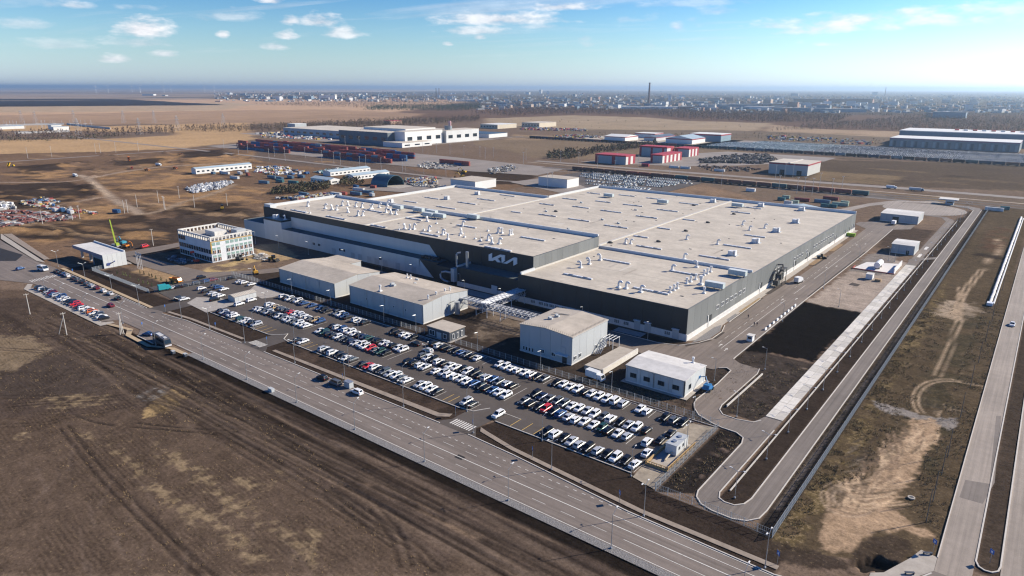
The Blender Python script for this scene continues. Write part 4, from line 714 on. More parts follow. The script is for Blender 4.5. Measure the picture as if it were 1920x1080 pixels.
wp('parapet', MB().ribbon([(-95.2, 292.6), (-95.2, 486.3)], 0.4, 11.0, 11.4), GGREY, F); wp('parapet', MB().ribbon([(-95, 486.2), (-290.8, 486.2)], 0.6, 11.0, 12.8), WMETAL, F); wp('parapet', MB().box(-290.9, 413, 11.0, -290.0, 486, 12.6), WHITE, F); wp('parapet', MB().ribbon([(-291, 412.7), (-384.6, 412.7)], 0.6, 11.0, 12.8), WMETAL, F); wp('parapet', MB().box(-384.5, 292.5, 11.0, -383.5, 412.5, 12.7), WHITE, F)
for (x_, y0, y1, z_) in ((-178.2, 293, 485, 11.0), (-290, 293, 413, 11.0), (-289.6, 237, 291, 17.3)): wp('roof_joint', MB().box(x_ - 0.7, y0, z_, x_ + 0.7, y1, z_ + 0.55), TRIM, F)
for (x0, y0, x1, y1, z_) in ((-384, 352, -95, 352, 11.05), (-178, 425, -95, 425, 11.05), (-173, 258, -95, 258, 11.95), (-384, 264, -174, 264, 17.35)): wp('roof_seam', MB().ribbon([(x0, y0), (x1, y1)], 0.35, z_ + 0.01), M('seam', (0.40, 0.35, 0.29), 0.9), F)
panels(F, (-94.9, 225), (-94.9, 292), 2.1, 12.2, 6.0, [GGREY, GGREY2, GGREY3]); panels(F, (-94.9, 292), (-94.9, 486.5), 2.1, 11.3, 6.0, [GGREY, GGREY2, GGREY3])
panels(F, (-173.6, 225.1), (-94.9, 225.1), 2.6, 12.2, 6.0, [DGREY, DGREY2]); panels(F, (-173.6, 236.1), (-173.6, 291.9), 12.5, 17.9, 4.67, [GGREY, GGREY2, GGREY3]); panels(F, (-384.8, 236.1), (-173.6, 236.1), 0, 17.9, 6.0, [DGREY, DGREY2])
wp('plinth', MB().box(-95.1, 225, 0, -94.55, 486.5, 2.1), PLINTH, F); wp('plinth', MB().box(-173.6, 224.75, 0, -94.55, 225.2, 2.6), PLINTH, F)
# white band painted on the tall wall, ending in a slant
wq = [(-356, 8.0), (-232.5, 8.0), (-238.5, 14.1), (-356, 14.6)]
wp('white_band', MB().add([(x_, 235.98, z_) for x_, z_ in wq] + [(x_, 236.05, z_) for x_, z_ in wq], [(0, 1, 2, 3), (0, 4, 5, 1), (1, 5, 6, 2), (2, 6, 7, 3), (3, 7, 4, 0)]), WHITE, F)
# long low wing in front
wp('wing_wall', MB().box(-356, 229.15, 0, -226, 236, 8.0), JOINT, F); wp('wing_roof', MB().sheet([(-356, 229.1), (-226, 229.1), (-226, 236), (-356, 236)], 8.05), ROOFG, F)
for k in range(21):
    x0_, x1_ = -356 + k * 5.6, -356 + (k + 1) * 5.6; 
    if x1_ <= -239: wp('panel', MB().box(x0_ + 0.03, 229.0, 0, x1_ - 0.03, 229.15, 8.2), random.choice((WHITE, WHITE2)), F)
wp('panel', MB().box(-243.97, 229.0, 0, -238.5, 229.15, 8.2), WHITE2, F); sl_ = [(-238.4, 0), (-229.2, 0), (-239.0, 8.2)]; wp('panel', MB().add([(a, 229.0, z_) for a, z_ in sl_] + [(a, 229.14, z_) for a, z_ in sl_], [(0, 1, 2), (0, 3, 4, 1), (1, 4, 5, 2)]), WHITE, F)
wp('panel', MB().box(-238.4, 229.05, 0, -226, 229.12, 8.2), DGREY, F); panels(F, (-226, 229.1), (-226, 236), 0, 8.2, 3.4, [DGREY])
wp('tower_wall', MB().box(-374.5, 229.0, 0, -356, 236, 12.2), WHITE, F); wp('tower_band', MB().box(-374.6, 228.9, 12.2, -355.9, 236, 13.1), DGREY, F); wp('tower_roof', MB().sheet([(-374, 229.4), (-356.4, 229.4), (-356.4, 236), (-374, 236)], 13.13), ROOFB, F); wp('wing_wall', MB().box(-397, 229.0, 0, -374.5, 252, 9.2), PLGREY, F); wp('wing_roof', MB().sheet([(-396.6, 229.4), (-374.9, 229.4), (-374.9, 251), (-396.6, 251)], 9.23), ROOFG, F)
wp('stair_head', MB().box(-384.6, 236.6, 17.3, -378, 241, 19.6), WHITE, F)
for x_ in (-307, -290.5, -284.5, -277, -271, -264.3, -254.7, -243): door(F, x_, 228.95, 0.0, 3.2, 3.6, '-y', PLGREY2, 'dock_door')
for x_ in (-325, -320, -301, -298, -268): window(F, x_, 228.95, 3.0, 2.2, 1.4, '-y', mull=2)
for k in range(5): wp('roof_duct', MB().box(-239.5 + 2.3 * k, 231, 8.05, -237.8 + 2.3 * k, 234, 9.3), DOORD, F)
# annex with the ducts
wp('annex_wall', MB().box(-211, 226.6, 0, -173.7, 236, 9.0), DGREY, F); wp('annex_roof', MB().sheet([(-210.8, 226.8), (-173.8, 226.8), (-173.8, 235.9), (-210.8, 235.9)], 9.03), ROOFG, F); wp('parapet', MB().box(-211.1, 226.5, 9.0, -210.5, 236, 9.8), WHITE, F); wp('plinth', MB().box(-211.1, 226.3, 0, -173.7, 226.7, 2.2), PLINTH, F)
door(F, -188, 226.2, 0, 3.4, 4.2, '-y', WHITE); wp('annex_wall', MB().box(-226, 227, 0, -216, 236, 7.6), DGREY, F)
wp('duct', MB().tube([(-212.5, 228, 8.4), (-212.5, 228, 14.6), (-212.2, 228.3, 15.2), (-211.2, 229.5, 15.4)], 0.5, 10), METAL, F); wp('duct', MB().tube([(-207.2, 229.5, 9.0), (-207.2, 229.5, 16.4)], 0.75, 10), METAL, F)
wp('duct', MB().tube([(-213, 226, 5.9), (-217.5, 225.4, 6.0), (-219.6, 225, 5.4), (-220.3, 224.7, 4.3), (-219.8, 224.5, 2.8), (-217.5, 224.3, 1.8), (-214.5, 224.3, 1.6)], 0.52, 10), METAL, F); wp('filter_box', MB().box(-213.4, 224.6, 2.0, -211.2, 227, 8.4), PLGREY, F)
# openings of the sunlit side
for y_ in (489.2 - 4, 480.6, 470.9, 460.9, 437.2, 381.2, 356.6, 305, 246.4): door(F, -94.7, y_, 0.2, 3.0, 4.4, '+x', DOORD); wp('door_frame', MB().box(-94.75, y_ - 2.2, 0.1, -94.55, y_ - 1.6, 4.9), WMETAL, F)
for y_ in (424.5, 401, 376.8): door(F, -94.7, y_, 0.2, 3.4, 2.6, '+x', DOORD)
for y_ in (253.6, 258.8, 263.6, 268.5, 273, 278.3, 283): window(F, -94.8, y_, 5.4, 2.6, 1.5, '+x', mull=3)
for k in range(9): window(F, -94.8, 390.5 + 4.9 * k, 5.7, 2.4, 1.3, '+x', mull=2)
for y_ in (355, 359.5, 364, 368.4, 376.5, 325, 329): window(F, -94.8, y_, 5.4, 2.2, 1.4, '+x', mull=2)
for k in range(5): window(F, -94.62, 254 + 3.9 * k, 0.8, 2.2, 1.0, '+x', mull=2)
for k in range(8): window(F, -94.62, 318 + 4.4 * k, 0.8, 2.2, 1.0, '+x', mull=2)
for x_ in (-124, -119.8, -102.3, -165.2, -161, -158.2, -155.4, -152.5, -149, -145, -141): window(F, x_, 224.8, 0.9, 2.2, 1.3, '-y', mull=3)
for x_ in (-115, -110.5, -99): door(F, x_, 224.7, 0, 2.6, 3.4, '-y', PLGREY2); wp('door_canopy', MB().box(x_ - 1.4, 223.9, 3.8, x_ + 1.4, 224.9, 4.05), WMETAL, F)
# dust plant on the side wall
wp('dust_plant', MB().tube([(-93.2, 322.5, 0), (-93.2, 322.5, 7.8)], 0.15).tube([(-90.6, 322.5, 0), (-90.6, 322.5, 7.8)], 0.15).tube([(-93.2, 328, 0), (-93.2, 328, 7.8)], 0.15).tube([(-90.6, 328, 0), (-90.6, 328, 7.8)], 0.15).box(-93.4, 322.3, 7.7, -90.4, 328.2, 7.9).box(-93.3, 320.5, 3.2, -90.6, 324.5, 5.8).box(-93.2, 317, 1.0, -90.8, 320.8, 3.4), M('plant_dark', (0.09, 0.09, 0.085), 0.6, metal=0.3, var=0.2, scale=2), F)
wp('dust_plant_duct', MB().tube([(-92, 325, 7.9), (-92, 322, 5.5), (-92, 318, 3)], 0.6, 8).tube([(-94.5, 326, 9), (-92, 326, 9.4), (-91.5, 326, 6)], 0.4, 8), M('plant_rust', (0.16, 0.13, 0.105), 0.7, var=0.3, scale=2), F)
# factory sign: pale strokes standing off the wall
SG = thing('factory_sign', 'large pale slanted letters mounted high on the dark front wall of the factory', 'sign', (-191, 235.9, 12.2))
SIGNM = M('sign_white', (0.74, 0.75, 0.75), 0.4, var=0)
for k, st in enumerate(([(-199.2, 15.1), (-197.2, 16.2), (-197.2, 13.0), (-196.9, 12.4), (-199.2, 12.2)], [(-197.2, 13.7), (-192.3, 16.2), (-189.5, 16.3), (-196.9, 12.4), (-197.3, 12.6)], [(-195.4, 13.3), (-193.9, 14.2), (-191.9, 12.5), (-193.9, 12.3)], [(-191.5, 16.15), (-189.5, 16.3), (-189.5, 13.6), (-191.3, 12.4)], [(-191.3, 12.4), (-189.6, 12.9), (-184.2, 16.1), (-182.4, 16.2), (-188.2, 12.4)], [(-184.4, 15.3), (-182.4, 16.15), (-182.4, 13.3), (-184.4, 12.2)])):
    y_ = 235.55 - 0.02 * k; n = len(st); q = MB().add([(a, y_, z_) for a, z_ in st] + [(a, 235.98, z_) for a, z_ in st], [tuple(range(n))] + [(i, n + i, n + (i + 1) % n, (i + 1) % n) for i in range(n)])
    wp('letter_stroke', q, SIGNM, SG)
# --- roof plant (parts of the hall)
def arc(p, r, a0, a1, n, y=0.0): return [(p[0] + r * math.cos(a0 + (a1 - a0) * i / n), y, p[1] + r * math.sin(a0 + (a1 - a0) * i / n)) for i in range(n + 1)]
GN = MB().box(-0.75, -0.75, 0, 0.75, 0.75, 0.45).tube([(0, 0, 0.4), (0, 0, 1.7)] + arc((-0.75, 1.8), 0.75, 0, math.pi * 0.86, 5), 0.46, 8).mesh('roof_cowl', WMETAL)
GN2 = MB().box(-0.7, -0.7, 0, 0.7, 0.7, 0.5).tube([(0, 0, 0.4), (0, 0, 2.2)], 0.40, 8).tube([(0, 0, 2.2), (0, 0, 3.0)], 0.62, 8).mesh('roof_stack', WMETAL)
TP = MB().box(-0.55, -0.55, 0, 0.55, 0.55, 0.5).tube([(0, 0, 0.4), (0, 0, 3.1)], 0.10, 6).tube([(0, 0, 0.4), (0, 0, 0.9)], 0.28, 8).mesh('roof_pipe', WMETAL)
SB = MB().box(-0.9, -0.7, 0, -0.05, 0.7, 1.0).box(0.15, -0.5, 0, 0.9, 0.5, 0.7).mesh('roof_box', PLGREY); SBD = MB().box(-1.1, -0.7, 0, 0.2, 0.7, 0.9).box(0.35, -0.5, 0.0, 1.1, 0.5, 0.6).mesh('roof_box', M('dark_unit', (0.06, 0.06, 0.06), 0.6, var=0))
AH = MB(); 
for sx in (-3.4, 0, 3.4):
    for sy in (-1.1, 1.1): AH.box(sx - 0.12, sy - 0.12, 0, sx + 0.12, sy + 0.12, 0.8)
AHL = AH.box(-3.9, -1.4, 0.7, 3.9, 1.4, 0.85).mesh('unit_stand', METAL); AHB = MB()
for k in range(6): AHB.box(-3.8 + k * 1.27, -1.3, 0.86, -3.8 + k * 1.27 + 1.22, 1.3, 2.75)
AHB = AHB.mesh('unit_casing', AHUM); AHT = MB().box(-3.85, -1.35, 2.76, 3.85, 1.35, 2.86).mesh('unit_cap', M('unit_cap', (0.60, 0.63, 0.62), 0.5, var=0.05))
WH1 = MB().box(-2.4, -1.7, 0.0, 2.6, 1.9, 0.35).mesh('unit_frame', PLGREY); WH2 = MB().box(-1.7, -1.3, 0.36, 0.9, 1.3, 2.3).box(1.1, -1.0, 0.36, 1.9, 1.0, 2.7).mesh('unit_casing', WMETAL)
SKF = MB().box(-0.5, -0.62, 0, 0.5, 0.62, 0.42).mesh('skylight', TRIM); SKP = MB().box(-0.42, -0.42, 0.42, 0.42, 0.42, 0.55); PANE_W = MB().box(-0.45, -0.48, 0.42, 0.45, 0.48, 0.56).mesh('pane', M('opal_pane', (0.66, 0.67, 0.70), 0.3, var=0)); PANE_D = MB().box(-0.45, -0.48, 0.42, 0.45, 0.48, 0.56).mesh('pane', M('dark_pane', (0.10, 0.12, 0.16), 0.2, var=0))
def onroof(me_, name, pt, z, rz=0.0, s=1.0, T=None):
    T = T or F; o_ = obj(name, me_, T, (pt[0] - T.location.x, pt[1] - T.location.y, z), rz); o_.scale = (s, s, s); return o_
def ahu(pt, z, rz=0.0):
    o_ = onroof(AHL, 'air_unit', pt, z, rz); obj('unit_casing', AHB, o_); obj('unit_cap', AHT, o_)
def wunit(pt, z, rz=0.0):
    o_ = onroof(WH1, 'air_unit', pt, z, rz); obj('unit_casing', WH2, o_)
def skylight(a, b, z):
    n = max(3, round((b[0] - a[0]) / 2.3)); L_ = b[0] - a[0]
    o_ = obj('skylight', box_mesh('skylight', L_, 1.35, 0.42, TRIM), F, ((a[0] + b[0]) / 2 - F.location.x, (a[1] + b[1]) / 2 - F.location.y, z))
    w = L_ / n
    for k in range(n):
        p_ = obj('pane', PANE_D if k % 3 == 1 and random.random() < 0.6 else PANE_W, o_, (-L_ / 2 + w * (k + 0.5), 0, 0)); p_.scale = (w * 0.98, 1, 1)
zt, zl, zf = 17.34, 11.04, 11.94
Z6 = (480, 340, 4); Z7 = (960, 340, 4); Z8 = (1440, 340, 4)
for q in ((388, 188), (520, 205), (570, 212), (605, 216), (648, 182), (692, 183), (748, 192), (795, 197), (690, 234), (765, 258), (800, 260), (870, 206), (925, 198), (985, 186), (975, 235), (1012, 245), (1050, 250), (1285, 302), (1115, 358), (1185, 360), (1298, 374), (1400, 402), (1540, 394), (1550, 338), (1815, 390), (1770, 465), (1825, 470), (1740, 445)): onroof(GN, 'roof_cowl', ZG(*Z6, [q], zt)[0], zt, math.radians(random.choice((180, 200, 120))), 1.15)
for q in ((1155, 362), (1845, 390), (1905, 404), (1440, 436), (860, 208), (1920, 400)): onroof(GN2, 'roof_stack', ZG(*Z6, [q], zt)[0], zt)
for q in ((375, 238), (405, 240), (1260, 368), (1365, 384), (1420, 390), (1565, 420), (1645, 433), (1685, 444), (1740, 374), (1355, 318), (1530, 408), (1075, 365)): onroof(TP, 'roof_pipe', ZG(*Z6, [q], zt)[0], zt)
for q in ((1065, 212), (1222, 232), (1295, 270), (1380, 278), (1630, 285), (1320, 250)): ahu(ZG(*Z6, [q], zt)[0], zt)
for q in ((1010, 158), (1430, 135), (1660, 100)): wunit(ZG(*Z6, [q], zl)[0], zl)
wunit((-366, 232.4), 13.1); onroof(GN, 'roof_cowl', (-357.5, 233), 13.1, 0)
for a, b in (((265, 215), (390, 238)), ((535, 262), (665, 290)), ((820, 212), (945, 238)), ((860, 330), (980, 350)), ((1115, 278), (1255, 294)), ((1230, 392), (1380, 414)), ((1505, 330), (1655, 352)), ((1725, 490), (1910, 530)), ((1990, 418), (2165, 450))): skylight(*ZG(*Z6, [a, b], zt), zt)
for a, b in (((1265, 122), (1375, 135)), ((1105, 150), (1215, 162)), ((1365, 188), (1490, 212)), ((1525, 155), (1640, 178)), ((1670, 130), (1785, 150)), ((1840, 100), (1935, 117))): skylight(*ZG(*Z6, [a, b], zl), zl)
for a, b in (((375, 130), (495, 140)), ((200, 170), (325, 180)), ((-10, 230), (75, 238)), ((195, 250), (340, 265)), ((450, 190), (585, 203)), ((620, 150), (750, 160)), ((800, 103), (925, 115)), ((560, 88), (670, 97)), ((840, 172), (975, 192)), ((672, 217), (818, 240)), ((428, 280), (578, 305)), ((700, 328), (862, 357)), ((938, 258), (1085, 282)), ((1095, 210), (1240, 233)), ((1010, 125), (1140, 140)), ((1260, 160), (1395, 180)), ((1640, 230), (1795, 243)), ((1730, 195), (1875, 208)), ((1280, 287), (1375, 297)), ((1090, 350), (1190, 362)), ((915, 410), (1020, 427)), ((930, 485), (1125, 512)), ((1410, 555), (1625, 597)), ((1590, 475), (1790, 510)), ((1745, 403), (1900, 425))): skylight(*ZG(*Z7, [a, b], zl), zl)
for a, b in (((680, 588), (890, 622)), ((385, 697), (605, 737)), ((1195, 670), (1370, 710)), ((920, 795), (1165, 857))): skylight(*ZG(*Z7, [a, b], zf), zf)
for q in ((725, 120), (1130, 168), (1690, 195)): ahu(ZG(*Z7, [q], zl)[0], zl)
for q in ((1505, 158), (1865, 190), (1650, 555), (1825, 462)): wunit(ZG(*Z7, [q], zl)[0], zl)
for q in ((250, 220), (205, 312), (60, 380)): wunit(ZG(*Z8, [q], zl)[0], zl)
for q in ((1690, 712), (1520, 805)): ahu(ZG(*Z7, [q], zf)[0], zf)
onroof(GN2, 'roof_stack', ZG(*Z7, [(1415, 775)], zf)[0], zf, 0, 1.3)
for q in ((1730, 328), (1780, 368), (1895, 352), (1540, 473), (1310, 437), (890, 470), (850, 465)): onroof(GN, 'roof_cowl', ZG(*Z7, [q], zl)[0], zl, math.radians(190))
for q in ((515, 648), (580, 622), (662, 592), (1200, 672), (1385, 645), (800, 798), (855, 805), (965, 832), (1290, 585)): onroof(GN, 'roof_cowl', ZG(*Z7, [q], zf)[0], zf, math.radians(random.choice((180, 0))), 1.1)
for q in ((1185, 835), (1215, 820), (1240, 805), (1310, 768), (1340, 755), (1378, 738), (1440, 705), (1465, 694), (1490, 680), (1440, 840)): onroof(GN2, 'roof_stack', ZG(*Z7, [q], zf)[0], zf, 0, 0.9)
for q in ((258, 228), (522, 163), (930, 217), (680, 290), (425, 362), (800, 818 - 500)): onroof(SB, 'roof_box', ZG(*Z7, [q], zl)[0], zl)
for q in ((1305, 375), (1470, 312), (1665, 248), (1100, 455), (740, 463), (1365, 183), (330, 228)): onroof(SBD, 'roof_box', ZG(*Z7, [q], zl)[0], zl)
for k in range(70):
    x_, y_ = random.uniform(-380, -97), random.uniform(238, 480); z_ = zt if y_ < 291 and x_ < -175 else (zf if y_ < 291 else zl)
    if x_ < -292 and y_ > 410: continue
    onroof(box_mesh('roof_drain', random.choice((0.8, 1.4)), 0.6, 0.22, M('drain', (0.22, 0.20, 0.18), 0.9, var=0)), 'roof_drain', (x_, y_), z_)

PATC = [M('patch_%d' % k, c, .9, var=.08, scale=.3) for k, c in enumerate(((0.40, 0.355, 0.30), (0.52, 0.475, 0.415), (0.36, 0.315, 0.26)))]
for k in range(46):
    x_, y_ = random.uniform(-372, -106), random.uniform(240, 474); z_ = zt if y_ < 288 and x_ < -182 else (zf if y_ < 288 else zl)
    if (x_ < -300 and y_ > 400) or abs(x_ + 174) < 9 or abs(y_ - 292) < 6: continue
    w_, d_ = random.choice(((10, 1.2), (2.5, 4), (16, .9), (1.2, 12), (5, 3))); wp('roof_patch', MB().sheet([(x_, y_), (x_ + w_, y_), (x_ + w_, y_ + d_), (x_, y_ + d_)], z_ + .02 + .002 * (k % 5)), random.choice(PATC), F)
for k in range(18):
    y_ = 300 + k * 10; x0_ = -383 if y_ < 408 else -289; wp('roof_seam', MB().ribbon([(x0_, y_), (-96, y_)], .16, zl + .008), MATS['seam'], F)
for k in range(10): wp('roof_seam', MB().ribbon([(-383, 239 + k * 5.3), (-175, 239 + k * 5.3)], .14, zt + .008), MATS['seam'], F)
for k in range(11): wp('roof_seam', MB().ribbon([(-172.5, 228 + k * 5.9), (-96, 228 + k * 5.9)], .14, zf + .008), MATS['seam'], F)
# --- smaller halls of the works
def hall(name, label, x0, y0, x1, y1, h, ridge, axis, pw, wm, rm, cat='hall', left=None):
    """hall with cladding panels; the gable runs along axis"""
    T = thing(name, label, cat, ((x0 + x1) / 2, (y0 + y1) / 2, 0)); xm, ym = (x0 + x1) / 2, (y0 + y1) / 2
    i = 0.04
    if axis == 'x':
        prof = lambda y: h + ridge * (1 - abs(y - ym) / ((y1 - y0) / 2)); ends = lambda t: h + ridge * (1 - abs(2 * t - 1))
        v = []; 
        for x_ in (x0 + i, x1 - i): v += [(x_, y0 + i, 0), (x_, y1 - i, 0), (x_, y1 - i, h), (x_, ym, h + ridge), (x_, y0 + i, h)]
        panels(T, (x0, y0), (x1, y0), 0.5, h, pw, wm); panels(T, (x1, y0), (x1, y1), 0.5, h, pw, wm, top=ends)
        e = 0.25; rf = MB().add([(x0 - e, y0 - e, h + 0.06), (x1 + e, y0 - e, h + 0.06), (x1 + e, ym, h + ridge + 0.06), (x0 - e, ym, h + ridge + 0.06), (x1 + e, y1 + e, h + 0.06), (x0 - e, y1 + e, h + 0.06), (x0 - e, y0 - e, h - 0.12), (x1 + e, y0 - e, h - 0.12), (x1 + e, ym, h + ridge - 0.12), (x1 + e, y1 + e, h - 0.12), (x0 - e, ym, h + ridge - 0.12), (x0 - e, y1 + e, h - 0.12)], [(0, 1, 2, 3), (3, 2, 4, 5), (0, 6, 7, 1), (1, 7, 8, 2), (2, 8, 9, 4), (0, 3, 10, 6), (3, 5, 11, 10)])
    else:
        ends = lambda t: h + ridge * (1 - abs(2 * t - 1)); v = []
        for y_ in (y0 + i, y1 - i): v += [(x1 - i, y_, 0), (x0 + i, y_, 0), (x0 + i, y_, h), (xm, y_, h + ridge), (x1 - i, y_, h)]
        panels(T, (x0, y0), (x1, y0), 0.5, h, pw, wm, top=ends); panels(T, (x1, y0), (x1, y1), 0.5, h, pw, wm)
        e = 0.25; rf = MB().add([(x0 - e, y0 - e, h + 0.06), (xm, y0 - e, h + ridge + 0.06), (xm, y1 + e, h + ridge + 0.06), (x0 - e, y1 + e, h + 0.06), (x1 + e, y0 - e, h + 0.06), (x1 + e, y1 + e, h + 0.06), (x0 - e, y0 - e, h - 0.12), (xm, y0 - e, h + ridge - 0.12), (x1 + e, y0 - e, h - 0.12), (x1 + e, y1 + e, h - 0.12)], [(0, 1, 2, 3), (1, 4, 5, 2), (0, 6, 7, 1), (1, 7, 8, 4), (4, 8, 9, 5)])
    wp('wall', MB().add(v, [(0, 1, 2, 3, 4), (9, 8, 7, 6, 5), (0, 4, 9, 5), (1, 6, 7, 2), (4, 3, 8, 9), (2, 7, 8, 3)]), JOINT, T); wp('roof', rf, rm, T)
    if axis == 'x':
        wp('gutter', MB().box(x0 - .2, y0 - .42, h - .1, x1 + .2, y0 - .26, h + .05), TRIM, T)
        for k in range(5): wp('downpipe', MB().box(x0 + .4 + k * (x1 - x0 - .8) / 4 - .06, y0 - .24, .5, x0 + .4 + k * (x1 - x0 - .8) / 4 + .06, y0 - .13, h - .1), TRIM, T)
    else: wp('gutter', MB().box(x1 + .26, y0 - .2, h - .1, x1 + .42, y1 + .2, h + .05), TRIM, T)
    wp('plinth', MB().box(x0 - 0.05, y0 - 0.12, 0, x1 + 0.12, y1 + 0.05, 0.5), PLINTH, T); return T
HA = hall('storage_hall', 'long pale grey storage hall with tan roof next to the unfinished office', -281.2, 177.4, -239.3, 203.5, 7.0, 1.5, 'x', 1.2 * 5, [PLGREY, PLGREY2], ROOFB)
wp('wall', MB().box(-281.5, 203.4, 0, -263, 212, 6.6), PLGREY, HA); wp('roof', MB().box(-281.8, 203.4, 6.6, -262.8, 212.3, 6.8), ROOFB, HA)
HB = hall('utility_hall', 'pale grey utility hall with tan roof and rooftop vents behind the car park', -229.1, 177.6, -184.2, 203.8, 8.1, 1.4, 'x', 5.0, [PLGREY, PLGREY2], ROOFB)
ZB = lambda q: ZG(480, 340, 4, [q], 8.9)[0]
for q in ((1292, 880), (1352, 855), (1418, 830), (1456, 820)): onroof(GN2, 'roof_stack', ZB(q), 8.2, 0, 0.75, HB)
onroof(GN2, 'roof_stack', ZB((932, 815)), 8.4, 0, 0.9, HB); onroof(SB, 'roof_box', ZB((1030, 785)), 8.9, 0, 1.3, HB); onroof(GN2, 'roof_stack', ZB((1135, 720)), 8.7, 0, 0.6, HB); onroof(GN2, 'roof_stack', ZB((1160, 727)), 8.7, 0, 0.6, HB); onroof(SB, 'roof_box', ZB((1210, 735)), 8.6, 0, 0.8, HB); onroof(SB, 'roof_box', ZB((1195, 768)), 8.8, 0, 0.7, HB)
wp('tank', MB().tube([(-181.7, 194.7, 0.4), (-181.7, 194.7, 5.6)], 1.15, 14), METAL, HB); wp('tank_pipe', MB().tube([(-183.6, 190, 1.8), (-183.6, 192, 5.4), (-182.5, 194, 6)], 0.12), DOORD, HB)
HC = hall('compressor_hall', 'tall pale grey box hall with stubby roof pins beside the pipe bridge', -137.3, 179.4, -115.4, 202.4, 10.1, 0.9, 'y', 4.6, [PLGREY, PLGREY2], ROOFB)
pin = MB().box(-0.04, -0.04, 0, 0.04, 0.04, 0.7).mesh('roof_pin', M('pin', (0.24, 0.21, 0.18), 0.7, var=0))
for k in range(26):
    x_ = -136.8 + k * 0.83; onroof(pin, 'roof_pin', (x_, 179.6), 10.15 + 0.9 * (1 - abs(x_ + 126.35) / 10.95), 0, 1, HC)
for k in range(26): onroof(pin, 'roof_pin', (-115.7, 180 + k * 0.87), 10.2, 0, 1, HC)
ZC = lambda q: ZG(940, 560, 8, [q], 11)[0]
onroof(SB, 'roof_box', ZC((840, 262)), 10.8, 0, 0.9, HC); onroof(SB, 'roof_box', ZC((740, 295)), 10.7, 0, 0.9, HC); wp('roof_strip', MB().ribbon([ZC((785, 205)), ZC((1020, 245))], 0.9, 11.0), M('strip', (0.16, 0.15, 0.14), 0.8, var=0), HC)
for x_ in (-135.5, -134.3, -133, -131.6): window(HC, x_, 179.3, 0.9, 0.7, 1.3, '-y')
for x_ in (-127.5, -122.8): window(HC, x_, 179.3, 1.6, 1.5, 1.2, '-y', mull=2)
for y_ in (181.3, 184.3, 195): window(HC, -115.3, y_, 1.6, 1.5, 1.2, '+x', mull=2)
door(HC, -118.2, 179.3, 0.1, 1.8, 2.6, '-y', DOORD); wp('canopy', MB().box(-121.6, 178, 3.0, -116.6, 179.3, 3.2), WMETAL, HC); wp('roller_door', MB().box(-119.5, 179.2, 3.6, -117.8, 179.36, 5.8), PLGREY2, HC)
# steel pipe rack and platform beside it
PR = thing('concrete_ramp', 'pale concrete loading ramp between the box hall and the low white hall', 'ramp', (-106.5, 192, 0)); wp('deck', MB().add([(-110.2, 179.3, 0), (-103.4, 179.3, 0), (-103.4, 203, 0), (-110.2, 203, 0), (-110.2, 179.3, 1.6), (-103.4, 179.3, 1.6), (-103.4, 203, 1.0), (-110.2, 203, 1.0)], [(0, 1, 5, 4), (1, 2, 6, 5), (2, 3, 7, 6), (3, 0, 4, 7), (4, 5, 6, 7)]), CONC, PR); wp('wall', MB().box(-103.4, 179.2, 0, -102.9, 203, 1.9), M('render', (0.62, 0.58, 0.52), 0.8), PR)
PF = thing('pipe_rack', 'white steel pipe frame against the side of the box hall', 'pipe rack', (-113, 197, 0))
f_ = MB()
for a in (-114.6, -110.6):
    for b in (198.5, 203): f_.tube([(a, b, 0), (a, b, 4.6)], 0.12, 6)
for b in (198.5, 203): f_.tube([(-114.8, b, 4.5), (-110.4, b, 4.5)], 0.12)
for a in (-114.6, -113.3, -112, -110.6): f_.tube([(a, 198.2, 4.6), (a, 203.2, 4.6)], 0.1)
wp('frame', f_, WMETAL, PF); f_ = MB()
for k in range(4): f_.tube([(-114.3 + k * 0.5, 198.4, 4.3), (-114.1 + k * 0.5, 192.2 + k * 0.4, 0.3 + k * 0.1)], 0.13, 6)
wp('pipe_run', f_, METAL, PF)
HD = hall('workshop_hall', 'low white hall with pale roof and paired dark windows by the fence', -95, 179.8, -75, 195.3, 5.4, 0.7, 'x', 4.0, [WHITE2, PLGREY], ROOFW)
for x_ in (-92.3, -87.6, -82.7, -77.8): window(HD, x_ - 0.4, 179.7, 2.0, 1.0, 1.2, '-y', DOORD); window(HD, x_ + 0.65, 179.7, 2.0, 0.6, 1.2, '-y', DOORD)
window(HD, -74.9, 183.5, 1.8, 1.2, 1.2, '+x', DOORD); wp('corner_trim', MB().box(-75.15, 179.65, 0.4, -74.85, 179.95, 5.5), DOORD, HD); wp('eave_trim', MB().box(-95.3, 179.45, 5.25, -74.8, 179.6, 5.5), DOORD, HD); wp('joint_trim', MB().box(-85.3, 179.65, 0.4, -85.0, 179.72, 5.3), DOORD, HD); onroof(GN2, 'roof_stack', (-79, 194.5), 5.4, 0, 0.7, HD); wp('apron', MB().box(-96, 178.4, 0, -73.6, 196, 0.12), CONC, HD)
HG = thing('guard_house', 'small dark grey gate building with flat pale roof at the rear of the car park', 'guardhouse', (-168.3, 173.8, 0)); wp('wall', MB().box(-174, 169.8, 0, -162.6, 178, 3.7), M('slate', (0.075, 0.085, 0.10), 0.6), HG); wp('roof', MB().box(-174.3, 169.5, 3.7, -162.3, 178.3, 3.95), ROOFB, HG)
for y_ in (171.6, 174, 176.3): window(HG, -162.5, y_, 0.8, 0.7, 1.8, '+x')
door(HG, -168, 169.75, 0, 2.4, 2.6, '-y', PLGREY2); window(HG, -171.5, 169.75, 0.8, 2.4, 1.8, '-y', mull=2); window(HG, -165, 169.75, 0.9, 1.4, 1.6, '-y'); wp('apron', MB().box(-174.4, 169, 0, -161.6, 178.4, 0.12), CONCD, HG)
